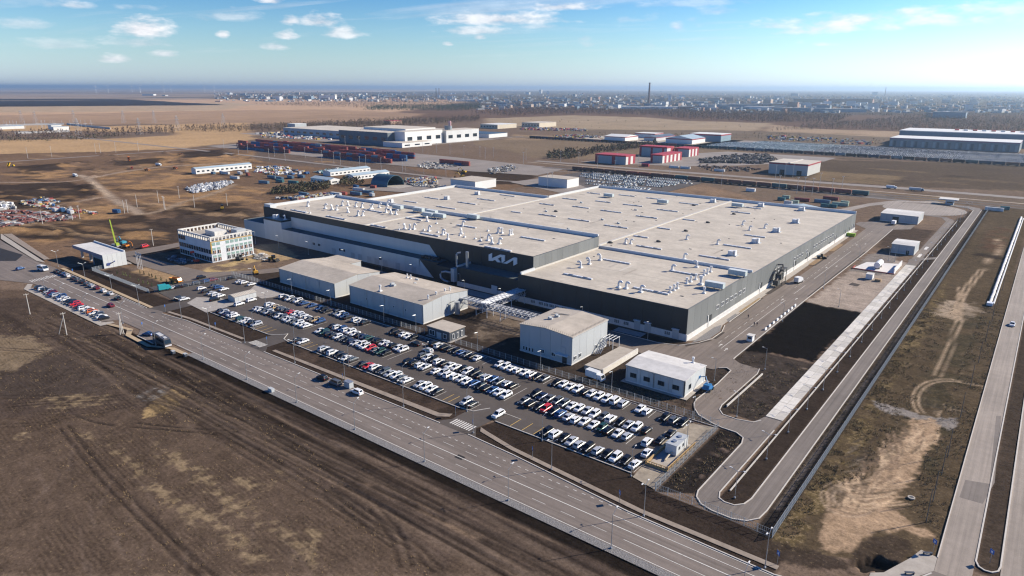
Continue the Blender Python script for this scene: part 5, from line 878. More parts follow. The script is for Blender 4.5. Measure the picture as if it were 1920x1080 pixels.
KI = thing('bus_shelter', 'long pale shelter with ribbed roof at the left end of the car park', 'shelter', (-271, 151.5, 0)); wp('wall', MB().box(-273.6, 146.4, 0, -268.4, 156.8, 2.3), JOINT, KI); panels(KI, (-268.4, 146.4), (-268.4, 156.8), 0.05, 2.35, 1.75, [WHITE, WHITE2]); panels(KI, (-273.6, 146.4), (-268.4, 146.4), 0.05, 2.35, 1.75, [PLGREY])
wp('roof', MB().add([(-273.9, 146.1, 2.4), (-268.1, 146.1, 2.4), (-271, 146.1, 3.1), (-273.9, 157.1, 2.4), (-268.1, 157.1, 2.4), (-271, 157.1, 3.1)], [(0, 1, 2), (1, 4, 5, 2), (0, 2, 5, 3), (3, 5, 4)]), ROOFB, KI)
for k in range(12): wp('roof_rib', MB().add([(-271, 146.5 + k * 0.92, 3.13), (-268.1, 146.5 + k * 0.92, 2.43), (-268.1, 146.8 + k * 0.92, 2.43), (-271, 146.8 + k * 0.92, 3.13)], [(0, 1, 2, 3)]), TRIM, KI)
# gatehouse with overhanging roof
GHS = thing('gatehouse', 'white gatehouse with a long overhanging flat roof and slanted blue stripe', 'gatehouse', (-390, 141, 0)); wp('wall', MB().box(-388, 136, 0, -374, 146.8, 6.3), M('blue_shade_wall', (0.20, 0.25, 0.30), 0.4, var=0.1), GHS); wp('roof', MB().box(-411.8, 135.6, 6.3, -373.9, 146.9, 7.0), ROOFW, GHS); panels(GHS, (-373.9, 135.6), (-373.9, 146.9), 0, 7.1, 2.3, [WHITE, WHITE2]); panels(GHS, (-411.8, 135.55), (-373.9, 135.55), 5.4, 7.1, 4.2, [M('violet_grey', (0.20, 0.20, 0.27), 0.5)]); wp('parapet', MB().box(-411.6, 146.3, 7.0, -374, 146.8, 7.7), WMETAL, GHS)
for a in (-409, -398): wp('column', MB().box(a, 138, 0, a + 0.9, 139, 6.3).box(a, 143, 0, a + 0.9, 144, 6.3), PLGREY2, GHS)
wp('stripe', MB().add([(-373.72, 137.0, 1.2), (-373.72, 141.2, 3.4), (-373.72, 141.2, 2.7), (-373.72, 137.0, 2.6)], [(0, 1, 2), (0, 2, 3)]).box(-373.75, 137, 1.3, -373.6, 138.6, 2.2), M('stripe_blue', (0.05, 0.07, 0.20), 0.5, var=0), GHS); window(GHS, -381, 135.95, 0.3, 10, 3.8, '-y', DOORD, mull=5)
# unfinished office block
OF = thing('unfinished_office', 'three-storey white office block under construction with open concrete frame on top', 'building', (-359, 189, 0)); X0, X1, Y0, Y1 = -376.5, -341.8, 176.7, 201.0
OWALL = M('office_wall', (0.60, 0.62, 0.64), 0.7, var=0.08, scale=0.4); FRM = M('raw_concrete', (0.60, 0.58, 0.54), 0.85, var=0.12, scale=0.8); BRICK = M('raw_brick', (0.33, 0.16, 0.09), 0.9, var=0.2, scale=1.0); MINERAL = M('insulation_yellow', (0.45, 0.30, 0.08), 0.9)
wp('wall', MB().box(X0, Y0, 0, X1, Y1, 11.3), OWALL, OF); wp('roof_slab', MB().box(X0, Y0, 11.3, X1, Y1, 11.5), M('slab_roof', (0.36, 0.32, 0.27), 0.9, var=0.2), OF)
bm_ = MB(); pm_ = []
bm_.ribbon([(X0 + 0.4, Y0 + 0.4), (X1 - 0.4, Y0 + 0.4), (X1 - 0.4, Y1 - 0.4), (X0 + 0.4, Y1 - 0.4)], 0.8, 13.2, 13.9, closed=True); wp('ring_beam', bm_, FRM, OF)
cm = box_mesh('column', 0.7, 0.7, 1.8, FRM)
for k in range(15):
    for y_ in (Y0 + 0.4, Y1 - 0.4): obj('column', cm, OF, (X0 + 0.4 + k * (X1 - X0 - 0.8) / 14 - OF.location.x, y_ - OF.location.y, 11.45))
for k in range(1, 11):
    for x_ in (X0 + 0.4, X1 - 0.4): obj('column', cm, OF, (x_ - OF.location.x, Y0 + 0.4 + k * (Y1 - Y0 - 0.8) / 11 - OF.location.y, 11.45))
wp('roof_house', MB().box(-362, 185, 11.5, -352, 192, 14.2), FRM, OF); wp('roof_house', MB().box(-351, 194, 11.5, -345, 199.5, 14.6), PLGREY2, OF); wp('brick_stack', MB().box(-358, 197, 11.5, -354, 199, 12.7), BRICK, OF); wp('edge_trim', MB().box(X1 - 0.1, Y0, 10.9, X1 + 0.12, Y1, 11.3), MINERAL, OF); wp('corner_strip', MB().box(X1 - 0.3, Y0 - 0.1, 5, X1 + 0.1, Y0 + 0.5, 11), MINERAL, OF)
for fl, zb_ in ((0, 0.6), (1, 4.6), (2, 8.9)):
    for k in range(9):
        if k == 2 : continue
        y_ = Y0 + 1.6 + k * 2.63
        if fl < 2: window(OF, X1 + 0.05, y_, zb_, 1.7, 1.9, '+x', mull=2); wp('spandrel', MB().box(X1 + 0.01, y_ - 0.95, zb_ + 2.1, X1 + 0.09, y_ + 0.95, zb_ + 3.3), TGLASS, OF)
        else: wp('spandrel', MB().box(X1 + 0.01, y_ - 0.95, zb_ + 0.2, X1 + 0.09, y_ + 0.95, zb_ + 1.7), TGLASS, OF)
        if fl < 2 and random.random() < 0.7: wp('insulation_board', MB().box(X1 + 0.1, y_ + 0.1, zb_ + 0.4, X1 + 0.14, y_ + 0.6, zb_ + 1.5), BRICK, OF)
    for k in range(13):
        if fl < 2 or k < 3: window(OF, X0 + 1.6 + k * 2.62, Y0 - 0.05, zb_ + (0.2 if fl < 2 else 0), 1.6, 2.0, '-y', DOORD)
# depots by the slab road
for x_ in (-270, -255, -246): door(HA, x_, 177.3, 0, 1.2, 2.2, '-y', PLGREY2)
for x_ in (-222, -205, -198): door(HB, x_, 177.5, 0, 1.2, 2.2, '-y', PLGREY2); window(HB, x_ + 4, 177.5, 3.6, .7, .7, '-y')
HE = hall('white_depot', 'white flat depot standing beside the round turning area', -88.8, 536, -65.4, 560, 5.5, 0.5, 'x', 4.0, [PLGREY, PLGREY2], ROOFW); door(HE, -79, 535.9, 0, 4.0, 3.8, '-y', DOORD)
HF = hall('white_depot', 'small white block depot with pale roof above the white loading slab', -63.4, 431.5, -51.9, 448, 5.2, 0.5, 'x', 4.0, [PLGREY, PLGREY2], ROOFW); door(HF, -55, 431.4, 0, 1.4, 2.3, '-y', DOORD)
CK = thing('checkpoint', 'checkpoint with white canopy roof beside the far bend of the ring road', 'checkpoint', (-60, 652, 0)); wp('wall', MB().box(-62, 647, 0, -56.4, 653, 3.6), PLGREY, CK); wp('canopy', MB().box(-67, 646.5, 3.7, -53.8, 657, 4.4), ROOFW, CK); wp('window', MB().box(-61, 646.9, 1.2, -57, 647.1, 2.4), GLASS, CK)
TK = thing('gas_tank', 'white horizontal gas tank on its stand over the white slab', 'tank', (-61.5, 388, 0)); wp('vessel', MB().tube([(-61.5, 383.5, 2.4), (-61.5, 384.2, 2.4), (-61.5, 391.8, 2.4), (-61.5, 392.5, 2.4)], 1.5, 14), WMETAL, TK)
for y_ in (385.5, 390.5): wp('saddle', MB().box(-62.6, y_, 0.05, -60.4, y_ + 0.6, 1.5), CONC, TK)
wall_m = M('white_wall', (0.62, 0.60, 0.58), 0.8)
WL = thing('low_wall', 'white screen wall on the right edge of the white slab', 'wall', (-53, 392, 0)); wp('wall', MB().box(-53.3, 381, 0, -52.9, 402, 2.6), wall_m, WL); RL = thing('red_rail', 'red and white edge barrier round the white slab', 'barrier', (-62, 379, 0)); wp('rail', MB().box(-72, 378.6, 0.05, -52.3, 378.8, 0.5).box(-72, 378.6, 0.05, -71.8, 385, 0.5), M('red_white', (0.45, 0.10, 0.08), 0.6, var=0.6, scale=1.0), RL)
CB = thing('site_cabin', 'small white cabin on the bare sandy yard', 'cabin', (-60.5, 362, 0)); wp('wall', MB().box(-62, 360.5, 0.1, -59, 364.5, 2.5), WMETAL, CB); wp('roof', MB().box(-62.1, 360.4, 2.5, -58.9, 364.6, 2.7), ROOFW, CB); wp('pallet', MB().box(-57.6, 359, 0, -55, 361.5, 1.1), M('pallet_wood', (0.35, 0.24, 0.14), 0.9), CB)
# pipe bridge
PB = thing('pipe_bridge', 'white steel pipe bridge linking the utility hall, box hall and factory', 'pipe bridge', (-172, 201, 0))
def truss(p0, p1, w, z0, z1, bays, name, mat):
    p0 = Vector(p0); p1 = Vector(p1); d = (p1 - p0) / bays; n = Vector((-d.y, d.x)).normalized() * w / 2; mb = MB(); r = 0.11
    for s_ in (-1, 1):
        for z_ in (z0, z1): a = p0 + n * s_; b = p1 + n * s_; mb.tube([(a.x, a.y, z_), (b.x, b.y, z_)], r, 4)
        for k in range(bays + 1):
            a = p0 + d * k + n * s_; mb.tube([(a.x, a.y, z0), (a.x, a.y, z1)], r * 0.8, 4)
            if k < bays: b = a + d; mb.tube([(a.x, a.y, z0 if k % 2 else z1), (b.x, b.y, z1 if k % 2 else z0)], r * 0.7, 4)
    for k in range(bays + 1):
        a = p0 + d * k - n; b = p0 + d * k + n
        for z_ in (z0, z1): mb.tube([(a.x, a.y, z_), (b.x, b.y, z_)], r * 0.8, 4)
        if k < bays: c = b + d; mb.tube([(a.x, a.y, z1), (c.x, c.y, z1)], r * 0.6, 4)
    wp(name, mb, mat, PB)
SW = M('steel_white', (0.60, 0.60, 0.60), 0.5, var=0.1); truss((-183.8, 201), (-168, 201), 4.0, 3.6, 5.8, 7, 'truss', SW); truss((-168, 201), (-137.5, 201), 3.2, 3.8, 5.6, 16, 'truss', SW); truss((-171.5, 203), (-171.5, 231), 4.6, 3.6, 6.0, 12, 'truss', SW)
for k in range(6): wp('pipe', MB().tube([(-173.3 + 0.72 * k, 199.6 + 0.2 * k, 5.7), (-173.3 + 0.72 * k, 226, 5.7)], 0.30, 8), METAL if k % 2 else SW, PB)
for k in range(4): wp('pipe', MB().tube([(-183.8, 199.6 + 0.8 * k, 5.5), (-170.5, 199.6 + 0.8 * k, 5.5)], 0.28, 8), METAL, PB)
for (a, b) in ((-175.2, 199), (-175.2, 203), (-169.4, 199), (-169.4, 203), (-162.8, 199.5), (-162.8, 202.6), (-150, 199.5), (-150, 202.6), (-173.8, 215), (-169.3, 215), (-173.8, 224), (-169.3, 224)): wp('leg', MB().tube([(a, b, 0), (a, b, 4)], 0.17, 6), SW, PB)
for (a, b) in ((-175.2, -169.4), (-162.8, -158)): wp('brace', MB().tube([(a, 199, 0.2), (b, 199, 3.6)], 0.09, 5).tube([(a, 203, 0.2), (b, 203, 3.6)], 0.09, 5), SW, PB)
# ------------------------------------------------------------------ vehicles
CARCOL = {'w': ('white', (0.68, 0.68, 0.67)), 'k': ('black', (0.012, 0.013, 0.016)), 's': ('silver', (0.50, 0.51, 0.52)), 'g': ('grey', (0.12, 0.13, 0.14)), 'd': ('dark blue', (0.015, 0.03, 0.08)), 'b': ('blue', (0.025, 0.075, 0.20)), 'r': ('red', (0.50, 0.02, 0.03)), 'm': ('maroon', (0.14, 0.015, 0.03)), 'e': ('dark green', (0.02, 0.07, 0.06)), 't': ('tan', (0.45, 0.33, 0.18)), 'o': ('orange', (0.55, 0.13, 0.03)), 'v': ('white', (0.68, 0.68, 0.67))}
CARGL = M('car_glass', (0.012, 0.015, 0.018), 0.06, var=0, spec=0.6); RIM = M('rim', (0.30, 0.31, 0.32), 0.35, metal=0.7, var=0); LAMPW = M('lamp_lens', (0.7, 0.72, 0.74), 0.15, var=0); LAMPR = M('tail_lens', (0.35, 0.01, 0.01), 0.2, var=0)
def carpaint(c): return M('car_paint_' + c, CARCOL[c][1], 0.34, metal=0.0 if c in 'wvr' else 0.25, var=0, spec=0.5)
SHAPES = {'saloon car': dict(st=[(-2.22, .70, .72), (-2.12, .84, .92), (-1.25, .90, .97), (0.75, .91, .95), (1.1, .90, .92), (2.0, .84, .74), (2.24, .66, .58)], cab=(-1.65, 1.15, -1.0, 0.35, .94, 1.45)),
          'hatchback': dict(st=[(-2.0, .76, .75), (-1.95, .85, 1.0), (-1.0, .89, 1.0), (0.7, .89, .97), (1.0, .88, .95), (1.8, .83, .80), (2.0, .66, .62)], cab=(-1.95, 1.15, -1.55, 0.35, .96, 1.52)),
          'crossover': dict(st=[(-2.2, .80, .80), (-2.15, .90, 1.08), (-1.0, .93, 1.08), (0.8, .93, 1.05), (1.1, .92, 1.02), (2.0, .88, .90), (2.25, .72, .70)], cab=(-2.12, 1.2, -1.75, 0.45, 1.03, 1.68)),
          'minivan': dict(st=[(-2.35, .84, .85), (-2.3, .93, 1.12), (-1.0, .95, 1.12), (1.0, .95, 1.1), (1.4, .94, 1.06), (2.1, .90, .94), (2.4, .74, .72)], cab=(-2.3, 1.75, -2.1, 1.0, 1.07, 1.92))}
def car_meshes(kind):
    S = SHAPES[kind]; mb = MB(); rings = []
    for (y, w, zt_) in S['st']: rings.append([(w * .93, y, .26), (w, y, .50), (w * .985, y, zt_ - .14), (w * .84, y, zt_), (-w * .84, y, zt_), (-w * .985, y, zt_ - .14), (-w, y, .50), (-w * .93, y, .26)])
    vs = [p for r in rings for p in r]; n = 8; fs = []
    for i in range(len(rings) - 1):
        for j in range(n): fs.append((i * n + j, i * n + (j + 1) % n, (i + 1) * n + (j + 1) % n, (i + 1) * n + j))
    fs += [tuple(range(n)), tuple(range(len(vs) - 1, len(vs) - 1 - n, -1))]; mb.add(vs, fs)
    yb0, yf0, yb1, yf1, zb, zr = S['cab']; wb, wt = .80 * S['st'][2][1] / .9, .60 * S['st'][2][1] / .9
    c = [(-wb, yb0, zb), (wb, yb0, zb), (wb, yf0, zb), (-wb, yf0, zb), (-wt, yb1, zr), (wt, yb1, zr), (wt, yf1, zr), (-wt, yf1, zr)]
    mb.add(c, [(4, 5, 6, 7), (0, 1, 5, 4), (1, 2, 6, 5), (2, 3, 7, 6), (3, 0, 4, 7)])
    cv_ = [Vector(p) for p in c]
    def inset(idx, a, b_, out=0.02):
        q = [cv_[i] for i in idx]; nrm = (q[1] - q[0]).cross(q[3] - q[0]).normalized() * out
        f = lambda u, v: (q[0] * (1 - u) * (1 - v) + q[1] * u * (1 - v) + q[2] * u * v + q[3] * (1 - u) * v) + nrm
        return MB().add([f(a, b_), f(1 - a, b_), f(1 - a, 1 - b_), f(a, 1 - b_)], [(0, 1, 2, 3)])
    side = lambda idx: inset(idx, 0.10, 0.14)
    wh = MB().tube([(-0.11, 0, 0), (0.11, 0, 0)], 0.33, 10).mesh('wheel', RUBBER); rm_ = MB().tube([(-0.125, 0, 0), (0.125, 0, 0)], 0.2, 8).mesh('rim', RIM)
    f_, b_ = S['st'][-2], S['st'][1]; hz_, tz_ = f_[2] - .16, b_[2] - .22; lm_ = [('headlight', MB().box(-.17, -.04, -.06, .17, .16, .07).mesh('headlight', LAMPW), (sx * (f_[1] - .17), S['st'][-1][0] - .16, hz_)) for sx in (-1, 1)] + [('tail_light', MB().box(-.13, -.06, -.08, .13, .05, .10).mesh('tail_light', LAMPR), (sx * (b_[1] - .12), b_[0] - .03, tz_)) for sx in (-1, 1)]
    lm_.append(('sill', MB().box(-S['st'][2][1] - .012, -1.0, .24, S['st'][2][1] + .012, 1.0, .40).mesh('sill', RUBBER), (0, 0, 0)))
    return dict(body=mb, parts=[('windscreen', inset((2, 3, 7, 6), 0.08, 0.10).mesh('windscreen', CARGL)), ('rear_window', inset((0, 1, 5, 4), 0.12, 0.14).mesh('rear_window', CARGL)), ('side_window', side((1, 2, 6, 5)).mesh('side_window', CARGL)), ('side_window', side((3, 0, 4, 7)).mesh('side_window', CARGL))], wheel=wh, rim=rm_, lamps=lm_, w=S['st'][2][1] - 0.10, yw=1.35 if kind != 'minivan' else 1.45)
CARM = {k: car_meshes(k) for k in SHAPES}; BODY = {}
def car(x, y, rz, col, kind, label, group, z=0.04):
    m_ = CARM[kind]; k = (kind, col)
    if k not in BODY: BODY[k] = m_['body'].mesh('body', carpaint(col))
    T = thing('parked_car', label, 'car', (x, y, z), rz, group); obj('body', BODY[k], T)
    for nm, me_ in m_['parts']: obj(nm, me_, T)
    for nm, me_, lc in m_['lamps']: obj(nm, me_, T, lc)
    for sx in (-1, 1):
        for sy in (-1, 1): obj('wheel', m_['wheel'], T, (sx * m_['w'], sy * m_['yw'], 0.33))
    return T
rc = random.Random(21)
def pick(c): return 'minivan' if c == 'v' else rc.choice(('saloon car', 'saloon car', 'crossover', 'hatchback', 'crossover'))
def row(x0, y, s, where, group, pitch=PITCH, rz=None, jig=0.18):
    n = 0; used_ = []
    for i, c in enumerate(s):
        if c in '. ': continue
        n += 1; kd = pick(c); c = 's' if c == 'w' and rc.random() < .14 else ('g' if c == 'k' and rc.random() < .2 else c); a = (0 if rc.random() < 0.5 else math.pi) if rz is None else rz
        car(x0 + i * pitch + rc.uniform(-jig, jig), y + rc.uniform(-0.35, 0.35), a + rc.uniform(-0.03, 0.03), c, kd, '%s %s, %s from the left in %s' % (CARCOL[c][0], kd, nth(n), where), group)
CG = 'cars parked in the works car park'
row(-261, 135.7, 'ksdww.ewwks', 'the front row by the left entrance', CG)
row(-206.7, 135.7, 'kw', 'the pair beside the first kerb island', CG)
row(-192.1, 135.7, 'skwkkwg', 'the front row behind the roadside verge', CG)
row(-170.3, 135.7, 'krwkkswkw', 'the front row holding the red car', CG)
row(-143.5, 135.7, 'swwk', 'the short front row', CG)
row(-124.2, 135.7, 'sk', 'the pair next to the zebra entrance', CG)
row(-94.6, 135.7, 'kwkswkskwkw', 'the rightmost front row', CG)
row(-252, 146.8, 'wwgskkwkwsgwww', 'the near leftmost double row', CG)
row(-252.4, 153.0, 'wwtgkkrwwswgtb', 'the far leftmost double row', CG)
row(-208.8, 146.8, 'wekkwgkdwwwrgek', 'the near second double row', CG)
row(-209.0, 153.0, 'kwbwwwkdekkwskww', 'the far second double row', CG)
row(-160, 146.8, 'kkww.wwwwswbkkbww', 'the near third double row', CG)
row(-159.8, 153.0, 'kwkwkwwkwkksbkwk', 'the far third double row', CG)
row(-110.8, 146.8, 'gkkrkbswwwekws', 'the near rightmost double row', CG)
row(-111.1, 153.0, 'kdkkkwwswkwkswk', 'the far rightmost double row', CG)
row(-258.3, 163.7, 'wkwkwkb.b.bkk.kwbk.wsk', 'the back row below the storage hall', CG)
row(-185.9, 163.7, 'kkwwk', 'the back row left of the guardhouse', CG)
row(-164.7, 163.7, 'kwkkkbkkw', 'the back row right of the guardhouse', CG)
row(-134, 163.7, 'wwwwwwkk', 'the back row below the box hall', CG)
row(-110.8, 163.7, 'kwwwkwwwvs', 'the back row near the box truck', CG)
row(-81.4, 163.7, 'ww', 'the white pair below the low white hall', CG)
row(-73.3, 163.7, 'kkk', 'the dark trio ending the back row', CG)
for x_, y_, c, kd, w_ in ((-67.9, 155.9, 'k', 'saloon car', 'next to the sandy corner'), (-68.4, 150.6, 'k', 'saloon car', 'behind the timber fence'), (-70.7, 147.6, 'w', 'crossover', 'left of the timber fence'), (-68.2, 142.7, 'w', 'saloon car', 'at the lower corner of the timber fence')): car(x_, y_, 0.05, c, kd, '%s %s parked alone %s' % (CARCOL[c][0], kd, w_), CG)
for x_, y_, rz, c, kd, lb in ((-171.6, 119.9, 1.57, 'k', 'crossover', 'black crossover stopped in the bus lane, leftmost of three'), (-165.0, 119.9, 1.57, 'g', 'minivan', 'dark grey minivan stopped in the bus lane beside the metal cabinet'), (-154.6, 120.0, 1.57, 'w', 'crossover', 'white crossover stopped in the bus lane, rightmost of three'), (-111.3, 135.4, 3.14, 'w', 'crossover', 'white crossover leaving the car park towards the zebra crossing'), (-170.2, 159.9, 1.5, 'k', 'saloon car', 'black saloon driving past the gate building'), (-161.7, 157.6, 1.5, 's', 'crossover', 'silver crossover driving along the rear aisle below the gate building'),
                          (-256.4, 104.0, 1.9, 'b', 'saloon car', 'blue saloon stopped behind the coach'), (-304.4, 110.3, 1.57, 'm', 'crossover', 'maroon crossover driving near the centre line'), (-312.7, 116.6, 1.57, 'k', 'saloon car', 'black saloon driving along the far lane of the highway'), (-0.9, 322, 3.14, 'w', 'saloon car', 'white saloon driving on the pale service road at right'), (-405, 108, 0.4, 'b', 'hatchback', 'blue hatchback turning at the road junction')): car(x_, y_, rz, c, kd, lb, 'cars on the road')
row(-358.2, 101.9, 'kwkwmbsbwwkkrrkwwowkwk', 'the lay-by beside the concrete footpath', 'cars in the lay-by', pitch=3.3, jig=0.25)
for k, (x_, c) in enumerate(((-385, 'k'), (-380.5, 'k'), (-376, 'b'), (-371.5, 'w'), (-364, 'k'), (-359, 'g'), (-353.6, 'k'), (-348, 'g'), (-343, 's'), (-337.5, 'm'), (-330, 'w'), (-323, 's'))): car(x_, 117.6, 1.57, c, pick(c), '%s car parked along the far kerb, %s from the left' % (CARCOL[c][0], nth(k + 1)), 'cars along the far kerb')
Q5 = lambda q: ZG(0, 340, 4, [q])[0]
for k, (q, c) in enumerate((((1480, 772), 'g'), ((1520, 764), 'k'), ((1555, 757), 'b'), ((1600, 748), 'm'), ((1512, 728), 'k'), ((1735, 735), 'k'), ((1800, 760), 'w'), ((1832, 768), 'w'), ((1890, 780), 'w'), ((1512, 812), 'w'), ((1545, 832), 'k'), ((1610, 792), 'g'), ((1640, 804), 'b'), ((1680, 818), 'w'), ((1590, 848), 's'), ((1620, 860), 'w'), ((1656, 868), 'w'), ((1612, 895), 'k'), ((1295, 808), 's'), ((1340, 800), 'k'), ((1390, 790), 'k'), ((1384, 892), 'w'), ((1350, 886), 'k'), ((1795, 930), 'w'), ((1885, 900), 'w'))):
    p_ = Q5(q); car(p_[0], p_[1], rc.uniform(-0.1, 0.1), c, pick(c), '%s car, %s of the loose group left of the long shelter' % (CARCOL[c][0], nth(k + 1)), 'cars left of the shelter')
# bigger vehicles
def vehicle(name, label, cat, x, y, rz, group=None, z=0.04): return thing(name, label, cat, (x, y, z), rz, group)
WHL = MB().tube([(-0.16, 0, 0), (0.16, 0, 0)], 0.5, 12).mesh('wheel', RUBBER)
def wheels(T, xs, w, r=0.5):
    for x_ in xs:
        for s_ in (-1, 1): o_ = obj('wheel', WHL, T, (x_, s_ * w, r), math.pi / 2); o_.scale = (1, r / 0.5, r / 0.5)
def coach(x, y, rz, label, L_=11.2, h=3.15, body=(0.09, 0.085, 0.085), stripe=(0.6, 0.6, 0.62), name='coach', cat='bus'):
    T = vehicle(name, label, cat, x, y, rz); w = 1.22
    b = MB().add([(-L_ / 2, -w, .4), (L_ / 2, -w, .4), (L_ / 2, w, .4), (-L_ / 2, w, .4), (-L_ / 2, -w, 1.4), (L_ / 2 + .1, -w, 1.4), (L_ / 2 + .1, w, 1.4), (-L_ / 2, w, 1.4), (-L_ / 2 + .15, -w * .93, h), (L_ / 2 - .35, -w * .93, h), (L_ / 2 - .35, w * .93, h), (-L_ / 2 + .15, w * .93, h)], [(0, 3, 2, 1), (0, 1, 5, 4), (1, 2, 6, 5), (2, 3, 7, 6), (3, 0, 4, 7), (4, 5, 9, 8), (5, 6, 10, 9), (6, 7, 11, 10), (7, 4, 8, 11), (8, 9, 10, 11)])
    part('body', b, M('coach_paint_' + name, body, 0.3, var=0), T)
    for k in range(7):
        a = -L_ / 2 + 0.6 + k * (L_ - 1.6) / 7; 
        for s_ in (-1, 1): part('side_window', MB().add([(a, s_ * (w - 0.0) * 1.005, 1.5), (a + (L_ - 1.6) / 7 - .12, s_ * w * 1.005, 1.5), (a + (L_ - 1.6) / 7 - .12, s_ * w * .965, 2.55), (a, s_ * w * .965, 2.55)], [(0, 1, 2, 3) if s_ < 0 else (3, 2, 1, 0)]), CARGL, T)
    part('windscreen', MB().add([(L_ / 2 + .11, -w * .9, 1.45), (L_ / 2 + .11, w * .9, 1.45), (L_ / 2 - .24, w * .86, 2.85), (L_ / 2 - .24, -w * .86, 2.85)], [(0, 1, 2, 3)]), CARGL, T)
    part('roof_hatch', MB().box(-L_ * .3, -.7, h, L_ * .05, .7, h + .18).box(L_ * .2, -.5, h, L_ * .38, .5, h + .15), M('coach_roof', (0.5, 0.5, 0.5), 0.5, var=0.1), T); part('bumper', MB().box(L_ / 2, -w * .95, .45, L_ / 2 + .16, w * .95, .95), M('coach_stripe', stripe, 0.4, var=0), T); wheels(T, (-L_ * .27, L_ * .30), w - 0.12); return T
coach(-243.6, 103.2, -0.08, 'long dark coach with pale roof pulled in at the roadside stop')
coach(-394, 114.5, 0.15, 'white minibus at the road junction near the gatehouse', 6.2, 2.7, (0.7, 0.7, 0.7), name='minibus', cat='minibus')
def truck(name, label, x, y, rz, cab=(0.65, 0.66, 0.67), box=(0.6, 0.62, 0.63), L_=6.5, kind='box', cat='truck'):
    T = vehicle(name, label, cat, x, y, rz); cm_ = M('cab_%02d%02d%02d' % tuple(int(c * 99) for c in cab), cab, 0.35, var=0); bm2 = M('bed_%02d%02d%02d' % tuple(int(c * 99) for c in box), box, 0.5, var=0.06)
    part('cab', MB().add([(L_ / 2 - 1.9, -1.05, .6), (L_ / 2, -1.05, .6), (L_ / 2, 1.05, .6), (L_ / 2 - 1.9, 1.05, .6), (L_ / 2 - 1.9, -1.05, 2.4), (L_ / 2 - .5, -1.0, 2.4), (L_ / 2 - .5, 1.0, 2.4), (L_ / 2 - 1.9, 1.05, 2.4), (L_ / 2, -1.05, 1.4), (L_ / 2, 1.05, 1.4)], [(0, 1, 8, 5, 4), (3, 7, 6, 9, 2), (1, 2, 9, 8), (8, 9, 6, 5), (5, 6, 7, 4), (0, 4, 7, 3)]), cm_, T); part('windscreen', MB().add([(L_ / 2 + .0, -.9, 1.46), (L_ / 2 + .0, .9, 1.46), (L_ / 2 - .44, .86, 2.3), (L_ / 2 - .44, -.86, 2.3)], [(0, 1, 2, 3)]), CARGL, T)
    part('chassis', MB().box(-L_ / 2, -.5, .55, L_ / 2 - .3, .5, .8), RUBBER, T)
    if kind == 'box': part('cargo_box', MB().box(-L_ / 2, -1.12, .82, L_ / 2 - 2.0, 1.12, 3.0), bm2, T)
    elif kind == 'tip': part('tipper_body', MB().add([(-L_ / 2, -.95, .9), (L_ / 2 - 2.1, -.95, .9), (L_ / 2 - 2.1, .95, .9), (-L_ / 2, .95, .9), (-L_ / 2 - .2, -1.2, 2.1), (L_ / 2 - 2.05, -1.2, 2.3), (L_ / 2 - 2.05, 1.2, 2.3), (-L_ / 2 - .2, 1.2, 2.1)], [(0, 1, 5, 4), (1, 2, 6, 5), (2, 3, 7, 6), (3, 0, 4, 7), (0, 3, 2, 1)]), bm2, T)
    elif kind == 'up': part('tipper_body', MB().add([(-L_ / 2, -1.0, .9), (-L_ / 2 + 3.2, -1.0, 4.6), (-L_ / 2 + 3.2, 1.0, 4.6), (-L_ / 2, 1.0, .9), (-L_ / 2 - 1, -1.15, 1.7), (-L_ / 2 + 2.1, -1.15, 5.4), (-L_ / 2 + 2.1, 1.15, 5.4), (-L_ / 2 - 1, 1.15, 1.7)], [(0, 1, 5, 4), (1, 2, 6, 5), (2, 3, 7, 6), (3, 0, 4, 7), (0, 3, 2, 1)]), bm2, T)
    wheels(T, (-L_ * .32, -L_ * .14, L_ * .34), 0.95); return T
truck('box_truck', 'pale box truck with blue-white cab behind the mesh fence', -103, 174.4, -0.1)
truck('small_truck', 'teal truck parked at the corner below the saplings', -310.4, 136.2, 1.4, (0.03, 0.30, 0.33), (0.03, 0.30, 0.33), 5.4)
truck('orange_flatbed', 'orange works truck beside the planted soil bed', *ZG(0, 340, 4, [(1320, 758)])[0], 0.2, (0.55, 0.20, 0.03), (0.50, 0.22, 0.05), 6.5, 'tip')
truck('white_van', 'white delivery van on the works road beside the factory', *ZG(1440, 340, 4, [(228, 760)])[0], 1.4, (0.7, 0.7, 0.7), (0.72, 0.72, 0.72), 5.4, 'box', 'van')
truck('box_truck', 'white truck parked at the dark door of the far depot', *ZG(1440, 340, 4, [(942, 325)])[0], 1.57, (0.7, 0.7, 0.7), (0.7, 0.7, 0.7), 6.5)
truck('lorry', 'dark blue lorry with white load on the far road at right', *ZG(1440, 340, 4, [(1112, 72)])[0], 0.0, (0.03, 0.08, 0.16), (0.55, 0.55, 0.55), 12)
truck('lorry', 'white lorry on the far road left of the dark blue one', *ZG(1440, 340, 4, [(925, 55)])[0], 0.0, (0.65, 0.65, 0.65), (0.7, 0.7, 0.7), 9)
DT = ((85, 852, 'up', (0.55, 0.33, 0.02), 'yellow tipper with raised body at the left edge of the diggings'), (970, 806, 'up', (0.50, 0.13, 0.03), 'orange tipper with raised body on the spoil field'), (990, 866, 'tip', (0.40, 0.08, 0.04), 'red tipper on the dirt track'), (1105, 880, 'tip', (0.50, 0.20, 0.05), 'orange tipper driving towards the red one on the track'), (1315, 866, 'tip', (0.50, 0.15, 0.04), 'orange tipper on the track left of the long white barracks'), (1362, 766, 'tip', (0.50, 0.16, 0.04), 'orange tipper at the dark spoil heap'), (1190, 843, 'box', (0.62, 0.63, 0.65), 'white truck on the upper dirt track'), (566, 925, 'box', (0.65, 0.65, 0.65), 'white truck standing where the dirt tracks fork'))
